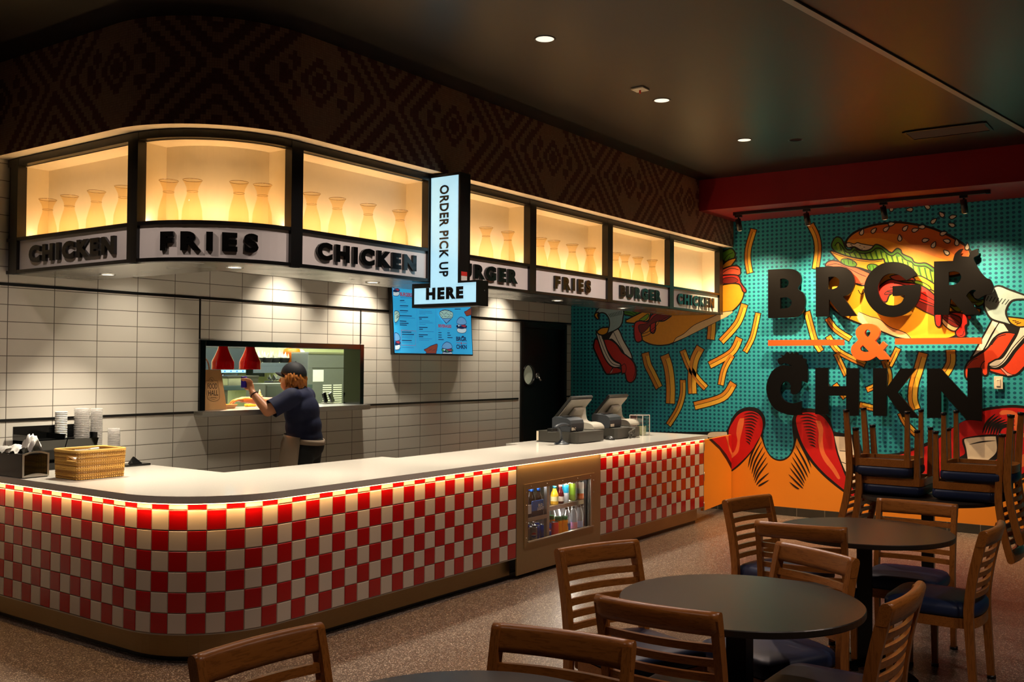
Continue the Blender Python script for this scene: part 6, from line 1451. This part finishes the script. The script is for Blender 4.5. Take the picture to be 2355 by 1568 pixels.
me = remeshed(b, .010, 6); trim(me, (0, 0, 1.03), (0, 0, 1)); trim(me, (0, 0, .075), (0, 0, -1)); link('trousers', me, pe); me.materials.append(M_PANTS)
b = MB()
for s in (-1, 1): limb(b, [hp(-.045, s*.10, .045, .045), hp(.05, s*.11, .042, .044), hp(.15, s*.115, .035, .036)])
me = remeshed(b, .008, 4); trim(me, (0, 0, .001), (0, 0, -1)); link('shoes', me, pe); me.materials.append(M_BLK)
# apron wrapped round the front, its band round the waist
vs = []; n = 22; mz = [1.02, 1.0, .95, .90, .84, .77, .70, .60, .50]
for z in mz:
    for i in range(n+1):
        a = -1.75+3.5*i/n; k = .018*sin(i*1.9)*max(0, (1.0-z))
        sx, sy = (.181, .168) if z > .96 else (.200, .190)
        fl = max(0, (.95-z))*.18
        lim = 1.0 if z > 1.0 else 1.0-max(0, (1.0-z))*.12
        vs.append(H_(sy*cos(a*lim)+fl*.4+k-.005, sx*sin(a*lim)*(1+fl*.5), z+.02*cos(a)))
b = MB(); b.add(vs, [(r*(n+1)+i, r*(n+1)+i+1, (r+1)*(n+1)+i+1, (r+1)*(n+1)+i) for r in range(len(mz)-1) for i in range(n)], 0, True)
ap = b.build('apron', M_APRON, pe); md = ap.modifiers.new('s', 'SOLIDIFY'); md.thickness = .003
b = MB(); N = 40; b.add([H_(sy*cos(2*pi*i/N)-.005, .178*sin(2*pi*i/N), z+.02*cos(2*pi*i/N)) for z, sy in ((1.006, .160), (.985, .164), (.962, .166)) for i in range(N)], [(r*N+i, r*N+(i+1) % N, (r+1)*N+(i+1) % N, (r+1)*N+i) for r in range(2) for i in range(N)], 0, True)
bd = b.build('waist_band', M_APRON, ap); md = bd.modifiers.new('s', 'SOLIDIFY'); md.thickness = .004
# cap, hair, face
b = MB(); CT = Matrix.Translation(HEAD) @ Matrix.Rotation(radians(8), 4, 'X')
pr = [(.0885*cos(a), .105*sin(a)) for a in [pi/2*k/8 for k in range(9)]]; pr[-1] = (.001, .105)
q = MB().lathe(pr, 30, cap0=False, cap1=False, sx=.98, sy=1.22); b.join(q, CT @ Matrix.Translation((0, -.006, .022)))
cp = fixn(b.build('cap', M_CAP, pe)); md = cp.modifiers.new('s', 'SOLIDIFY'); md.thickness = .003; md.offset = 1
vs = []; n = 14
for r, L in enumerate((0, .035, .065, .078)):
    for i in range(n+1):
        a = pi*i/n; w = .085*(1-.10*(r/3)**2)
        vs.append((w*cos(a)*(1-.05*r), .085*sin(a)*.95+L*sin(a)**.6, (.028-.030*(cos(a)**2)-.004*r)))
q = MB(); q.add(vs, [(r*(n+1)+i, (r+1)*(n+1)+i, (r+1)*(n+1)+i+1, r*(n+1)+i+1) for r in range(3) for i in range(n)], 0, True)
b = MB(); b.join(q, CT); br = b.build('brim', M_CAP, cp); md = br.modifiers.new('s', 'SOLIDIFY'); md.thickness = .004
b = MB(); b.sphere(CT @ Vector((0, -.006, .128)), .008, 10, 6); b.build('button', M_CAP, cp)
b = MB(); r = random.Random(6)
ell(b, HEAD+Vector(H_(-.035, 0, -.035)), (.086, .086, .072))
for i in range(130):
    a = r.uniform(1.2, 2*pi-1.2); rad = r.uniform(.074, .092)
    p0 = HEAD+Vector((sin(a)*rad, cos(a)*rad*1.12, r.uniform(-.045, .03))); L = r.uniform(.03, .085); w = r.uniform(-.012, .012)
    p1 = p0+Vector((sin(a)*.010+cos(a)*w, cos(a)*.008-.004-sin(a)*w, -L*.45)); p2 = p1+Vector((sin(a)*r.uniform(-.016, .012)-cos(a)*w, cos(a)*.006-.004+sin(a)*w, -L*.4))
    limb(b, [(*p0, .0095), (*p1, .0085), (*p2, .0045)])
me = remeshed(b, .0045, 1, .35); link('hair', me, pe); me.materials.append(M_HAIR)
for s in (-1, 1):
    b = MB(); b.sphere(HEAD+Vector(H_(.083, s*.034, .006)), .011, 12, 8); e = b.build('eye', mat('eye white', '#e8e2da', .2), pe)
    b = MB(); b.sphere(HEAD+Vector(H_(.0915, s*.036, .005)), .0048, 10, 6); b.build('iris', mat('eye brown', '#2c1a10', .15), e)
    b = MB(); b.tube([HEAD+Vector(H_(.086, s*.020, .028)), HEAD+Vector(H_(.087, s*.036, .032)), HEAD+Vector(H_(.078, s*.052, .027))], .0032, 6); b.build('eyebrow', M_HAIR, pe)
b = MB(); b.tube([HEAD+Vector(H_(.099, .022, -.066)), HEAD+Vector(H_(.105, 0, -.066)), HEAD+Vector(H_(.099, -.022, -.066))], .0042, 8); b.build('lips', mat('lip', '#b0604e', .4), pe)
# bracelet on the raised wrist
c = Vector(WL).lerp(Vector(EL), .10); ax = (Vector(WL)-Vector(EL)).normalized(); u = ax.orthogonal().normalized(); w = ax.cross(u)
b = MB(); b.tube([c+u*.034*cos(2*pi*k/24)+w*.034*sin(2*pi*k/24) for k in range(24)], .0042, 8, closed=True); b.build('bracelet', mat('dark cord', '#3a1c12', .6), pe)
# what the raised hand holds
R = pe.matrix_basis if False else (Matrix.Translation((5.757, 6.23, 0)) @ Matrix.Rotation(PA-pi/2, 4, 'Z'))
wp_ = R @ Vector(H_(.425, .262, 1.475))
g = thing('hand_gadget', 'small blue purple handheld gadget in the raised hand of the cook', 'gadget', wp_, PA-pi/2)
b = MB(); b.box(-.016, -.022, -.05, .016, .022, .045, bev=.009); b.build('case', mat('violet plastic', '#3524b8', .25), g)
b = MB(); b.box(-.012, -.0235, .005, .012, -.021, .035, bev=.001); b.build('window', mat('pale violet', '#9c86e0', .2), g)

# ================================================================ TABLES AND CHAIRS
def m_wood(name, sc):
    t = NT(name); v = t.mapping(t.coord(), sc); f = t.noise(v, 4, 4, .6); g = t.noise(t.mapping(t.coord(), tuple(x*4 for x in sc)), 5, 3)
    c = t.mix(f, lin('#b3702f'), lin('#8f5420')); c = t.mix(t.math('MULTIPLY', t.math('GREATER_THAN', g, .56), .45), c, lin('#70400f'))
    t.set(c, .3, spec=.5); t.bump(g, .05, .001); return t.m
WV, WH = m_wood('cherry wood upright', (9, 9, .9)), m_wood('cherry wood rail', (.9, 9, 9))
NAVY = mat('navy vinyl', '#202d4c', .42, spec=.4, nz=(9, .15), bump=(.1, .004))
GLIDE = mat('black glide', '#0a0a0a', .4)
BACKP = [(-.225, 0), (-.212, .20), (-.203, .36), (-.203, .46), (-.222, .60), (-.248, .72), (-.272, .812)]
def py(z):
    for (y0, z0), (y1, z1) in zip(BACKP, BACKP[1:]):
        if z <= z1: return y0+(y1-y0)*(z-z0)/(z1-z0)
    return BACKP[-1][0]
def build_chair():
    t = thing('dining_chair', '', 'chair', (0, 0, 0), 0, 'wooden dining chairs with navy seats')
    half = [(0, .218), (.15, .215), (.20, .198), (.216, .15), (.213, -.12), (.200, -.158), (.190, -.20), (.12, -.232), (0, -.242)]
    ol = catmull([(-x, y) for x, y in reversed(half[1:-1])][::1]+[(x, y) for x, y in half][0:], 4)
    ol = catmull(half+[(-x, y) for x, y in reversed(half[1:-1])], 4)
    def ring(ins, z): return [(x*(1-ins/.21), y*(1-ins/.22), z) for x, y in ol]
    b = MB(); n = len(ol); layers = [(.014, .3855), (.003, .392), (0, .405), (0, .430), (.010, .447), (.030, .457), (.075, .461), (.14, .463)]
    b.add([p for i, z in layers for p in ring(i, z)], [tuple(reversed(range(n)))]+[(i*n+k, i*n+(k+1) % n, (i+1)*n+(k+1) % n, (i+1)*n+k) for i in range(len(layers)-1) for k in range(n)]+[tuple((len(layers)-1)*n+k for k in range(n))], 0, True)
    fixn(b.build('seat', NAVY, t))
    b = MB(); R4 = [ring(.004, .335), ring(.004, .385), ring(.028, .385), ring(.028, .335)]
    b.add([p for r in R4 for p in r], [(i*n+k, i*n+(k+1) % n, ((i+1) % 4)*n+(k+1) % n, ((i+1) % 4)*n+k) for i in range(4) for k in range(n)])
    fixn(b.build('seat_frame', WH, t))
    b = MB(); b.prism([(p[0], p[1]) for p in ring(.026, 0)], .362, .370); fixn(b.build('seat_board', mat('seat underside', '#5a4a3c', .55), t))
    for s in (-1, 1):
        b = MB(); pts = [(s*.212, y, z) for y, z in catmull(BACKP, 4, False)]
        b.tube(pts, .02, flat=[(.034+.010*min(1, z/.4), .028) for _, _, z in pts], up=(1, 0, 0))
        l = fixn(b.build('rear_leg', WV, t))
        b = MB(); b.cyl((s*.212, -.225, 0), (s*.212, -.2235, .018), .0225, 12); b.build('glide', GLIDE, l)
        b = MB(); b.tube([(s*.197, .182, .009), (s*.193, .180, .335), (s*.193, .180, .384)], .02, flat=[(.027, .027), (.036, .036), (.036, .036)], up=(1, 0, 0))
        l = fixn(b.build('front_leg', WV, t))
        b = MB(); b.cyl((s*.197, .182, 0), (s*.197, .182, .018), .0195, 12); b.build('glide', GLIDE, l)
    def rail(name, z0, z1, th, xw, bow, top=False):
        b = MB(); N = 14; vs = []; prof = 8
        for i in range(N+1):
            x = -xw+2*xw*i/N; q = 1-(x/xw)**2
            sec = [(-th*.42, z0), (th*.42, z0), (th/2, z0+.02)]+[(th/2*cos(pi*j/8), z1-th/2+th/2*sin(pi*j/8)) for j in range(9)]+[(-th/2, z0+.02)] if top else [(-th/2, z0), (th/2, z0), (th/2, z1), (-th/2, z1)]
            for dy, z in sec: vs.append((x, py(min(z, .812))+dy-bow*q, z))
        m = len(sec)
        fs = [(i*m+k, i*m+(k+1) % m, (i+1)*m+(k+1) % m, (i+1)*m+k) for i in range(N) for k in range(m)]+[tuple(range(m)), tuple(N*m+k for k in reversed(range(m)))]
        b.add(vs, fs, 0, top); b.sm[-2:] = [False, False]; return fixn(b.build(name, WH, t))
    rail('crest_rail', .752, .832, .042, .2275, .022, True)
    for k in range(5): rail('slat', .486+.0515*k, .513+.0515*k, .017, .200, .026)
    return t
TABLE_Z = .74
def build_table():
    t = thing('round_table', '', 'table', (0, 0, 0), 0, 'round black tables')
    b = MB(); b.lathe([(.01, TABLE_Z-.028), (.44, TABLE_Z-.028), (.454, TABLE_Z-.026), (.457, TABLE_Z-.022), (.457, TABLE_Z-.003), (.454, TABLE_Z)], 72, cap0=False, smooth=False)
    fixn(b.build('tabletop', mat('dark laminate', '#2b251e', .34, spec=.45, nz=(40, .06)), t))
    b = MB(); b.box(-.04, -.04, .05, .04, .04, TABLE_Z-.04, bev=.004); b.box(-.18, -.03, TABLE_Z-.046, .18, .03, TABLE_Z-.029); b.box(-.03, -.18, TABLE_Z-.046, .03, .18, TABLE_Z-.029); b.build('pedestal', M_BLK, t)
    b = MB()
    for k in range(4):
        a = pi/4+k*pi/2; q = MB(); q.tube([(0, 0, .045), (.16, 0, .038), (.30, 0, .020), (.335, 0, .012)], .02, flat=[(.085, .05), (.075, .042), (.065, .026), (.05, .018)], up=(0, 0, 1))
        b.join(q, Matrix.Rotation(a, 4, 'Z'))
    b.build('base', M_BLKGLOSS, t); return t
tb = build_table()
TAB = [((3.58, 1.466), 'round black table with bare top in the middle of the seating, ringed by four chairs'), ((5.50, 1.537), 'round black table between the centre table and the table with upturned chairs'),
       ((7.28, 1.60), 'round black table carrying four upturned chairs by the mural'), ((1.92, 1.486), 'round black table at the bottom edge of the picture, nearest to the camera')]
for k, ((x, y), l) in enumerate(TAB):
    if k == 0: tb.location = (x, y, 0); tb['label'] = l
    else: dup(tb, (x, y, 0), [0, .3, .1, .5][k], l)
ch = build_chair()
CH = [((3.827, 2.236), -111, 'wooden ladder back chair between the counter and the centre table, its back to the cooler'),
      ((2.996, 1.523), 2, 'wooden ladder back chair on the near side of the centre table, seen from behind'),
      ((2.507, 1.588), -170, 'wooden ladder back chair at the far side of the nearest table, crossing the bottom edge'),
      ((1.924, 2.255), -93, 'wooden ladder back chair in the lower left corner in front of the curved counter'),
      ((4.284, 1.406), 154, 'wooden ladder back chair on the far side of the centre table, facing the camera'),
      ((4.935, 1.697), 8, 'wooden ladder back chair directly behind the centre table, facing the second table'),
      ((5.748, 2.304), -104, 'wooden ladder back chair of the second table, nearest to the counter gate'),
      ((6.201, 1.427), 180, 'wooden ladder back chair on the far side of the second table, before the upturned chairs'),
      ((5.486, .898), 89, 'wooden ladder back chair in profile at the right of the second table, navy seat visible'),
      ((3.677, .890), 89, 'wooden ladder back chair in profile right of the centre table, cut by bottom edge')]
for k, ((mx, my), a, l) in enumerate(CH):
    fx, fy = cos(radians(a)), sin(radians(a)); loc = (mx+.272*fx, my+.272*fy, 0); rz = radians(a-90)
    if k == 0: ch.location = loc; ch.rotation_euler = (0, 0, rz); ch['label'] = l
    else: dup(ch, loc, rz, l)
zu = TABLE_Z+.463
for (x, y, z, rz, l) in ((7.25, 1.80, zu, 0, 'lower upturned chair of the left stack, seat down on the far table'), (7.22, 1.856, zu+.127, 0, 'upper upturned chair of the left stack on the far table'),
                      (7.24, 1.315, zu, pi, 'lower upturned chair of the right stack, seat down on the far table'), (7.22, 1.26, zu+.127, pi, 'upper upturned chair of the right stack on the far table')):
    dup(ch, (x, y, z), None, l, 'upturned wooden chairs on the far table', rot=(pi, 0, rz))

NICHE, UNDER, DOWN, WASH, TRACK, CEILD, KITCH, HEATP, COOLER, AMB = 2.5, 3.4, 125, 130, 230, 98, 85, 70, 4.5, .003
TRACK_AIM = ((4.07, 1.15, .75), (3.335, 1.15, 1.0), (2.575, 1.15, 1.0), (1.85, 1.15, .75))
HEAT_X = (5.32, 5.607)

# ================================================================ LIGHT, CAMERA
WARM, NEUT, COOL = '#ffc878', '#ffe6c4', '#e8f0ff'
# strips at the foot of every niche
for k in range(7):
    a0, a1 = MULL[k]+.06, MULL[k+1]-.06
    n = 3 if k == 1 else 1
    for j in range(n):
        t = a0+(a1-a0)*(j+.5)/n; x, y, nx, ny = SIGN.at(t, -.075)
        o = area('niche_strip', (x, y, ZS-.004), ((a1-a0)/n, .02), NICHE*(a1-a0)/n, '#ffcd92', spread=150)
        ez = Vector((nx*.55, ny*.55, -1)).normalized()     # -Z of the lamp points up and to the back
        dirv = Vector((-nx*.45, -ny*.45, 1)).normalized()
        xa = Vector((-ny, nx, 0)); za = -dirv; ya = za.cross(xa)
        o.rotation_euler = Matrix((xa, ya, za)).transposed().to_euler()
# strip under the edge of the worktop
def under(t0, t1):
    x, y, nx, ny = CTR.at((t0+t1)/2, -.006)
    o = area('counter_strip', (x, y, .868), (t1-t0, .012), UNDER*(t1-t0), '#ffc27a', spread=160)
    dirv = Vector((-nx*.12, -ny*.12, -1)).normalized(); xa = Vector((-ny, nx, 0)); za = -dirv; ya = za.cross(xa)
    o.rotation_euler = Matrix((xa, ya, za)).transposed().to_euler()
for x0, x1 in ((3.8, 6.11), (6.13, 7.36), (7.39, 9.5)): under(CTR.t_front(x0), CTR.t_front(x1))
for k in range(5): under(CTR.L*k/5, CTR.L*(k+1)/5)
under(CTR.t_left(6.5), 0)
# lamps under the display
for x, y in ((3.763, 5.975), (3.895, 4.841), (5.14, 4.872), (6.30, 4.86), (7.485, 4.807), (8.825, 4.875)):
    spot('display_lamp', (x, y, ZB-.02), (x, y-.02, 0), DOWN, '#fff0d8', 100, .8, .04)
# wall washing lamps in the service ceiling
for x, y, p in ((6.7, 6.2, 1.0), (5.75, 6.2, .7), (8.95, 6.2, .7), (4.3, 6.0, .4)):
    spot('wall_washer', (x, y, 2.70), (x, y+.32, 1.2), WASH*p, '#fff0d8', 82, .8, .05)
# track heads on the mural
for y, tz, p in TRACK_AIM:
    spot('track_lamp', (9.935, y-.01, 3.06), (MURX, y-.06, tz), TRACK*p, '#ffd8a6', 114, 1.0, .025)
# ceiling downlights, then unseen fill lamps added to brighten counter, left panel and seating
for x, y, q in ((4.913, 3.255, 1), (6.549, 3.294, 1), (8.105, 3.279, 1), (3.28, 3.27, .45), (2.4, -.2, .8), (.7, 1.9, .2), (2.15, 4.9, .65), (4.6, -.8, .9)):
    spot('ceiling_and_fill_lamp', (x, y, CEIL-.02), (x, y, 0), CEILD*q, '#ffe4d4', 124, .35, .06)
# kitchen
area('kitchen_tube', (6.6, 7.3, 2.55), (2.8, .3), KITCH, '#f6f6ea', (0, 0, 0))
area('kitchen_tube', (6.6, 8.3, 2.55), (2.8, .3), KITCH*.5, '#f6f6ea', (0, 0, 0))
for x in HEAT_X: spot('heat_lamp_bulb', (x, 6.75, 1.59), (x, 6.72, 0), HEATP, '#ff9a3c', 100, .6, .03)
# drinks cooler
area('cooler_tube', (7.165, 4.46, .47), (.36, .02), COOLER, '#fff6e6', (0, radians(90), 0))
area('cooler_tube', (6.7, 4.40, .665), (.8, .02), COOLER*.8, '#fff6e6', (0, 0, 0))
# room ambience
W = bpy.data.worlds.new('World'); SC.world = W; W.use_nodes = True
bg = W.node_tree.nodes['Background']; bg.inputs[0].default_value = lin('#ffd9b0'); bg.inputs[1].default_value = AMB

cam = bpy.data.cameras.new('camera'); cam.sensor_width = 36; cam.lens = 2256.445/2355*36; cam.clip_start = .05; cam.clip_end = 60
co = link('camera', cam)
yaw, pit, rol = radians(35.34687688), radians(1.38450067), radians(.357855)
f = Vector((cos(yaw)*cos(pit), sin(yaw)*cos(pit), sin(pit))); r = Vector((sin(yaw), -cos(yaw), 0)); u = r.cross(f)
r2 = cos(rol)*r+sin(rol)*u; u2 = -sin(rol)*r+cos(rol)*u
co.matrix_world = Matrix(((r2.x, u2.x, -f.x, 0), (r2.y, u2.y, -f.y, 0), (r2.z, u2.z, -f.z, 1.63), (0, 0, 0, 1)))
SC.camera = co
SC.view_settings.view_transform = 'Standard'; SC.view_settings.look = 'None'; SC.view_settings.exposure = 0.0; SC.view_settings.gamma = 1.0
SC.view_settings.use_curve_mapping = False
SC.cycles.use_denoising = True
SC.cycles.max_bounces = 10; SC.cycles.transparent_max_bounces = 24
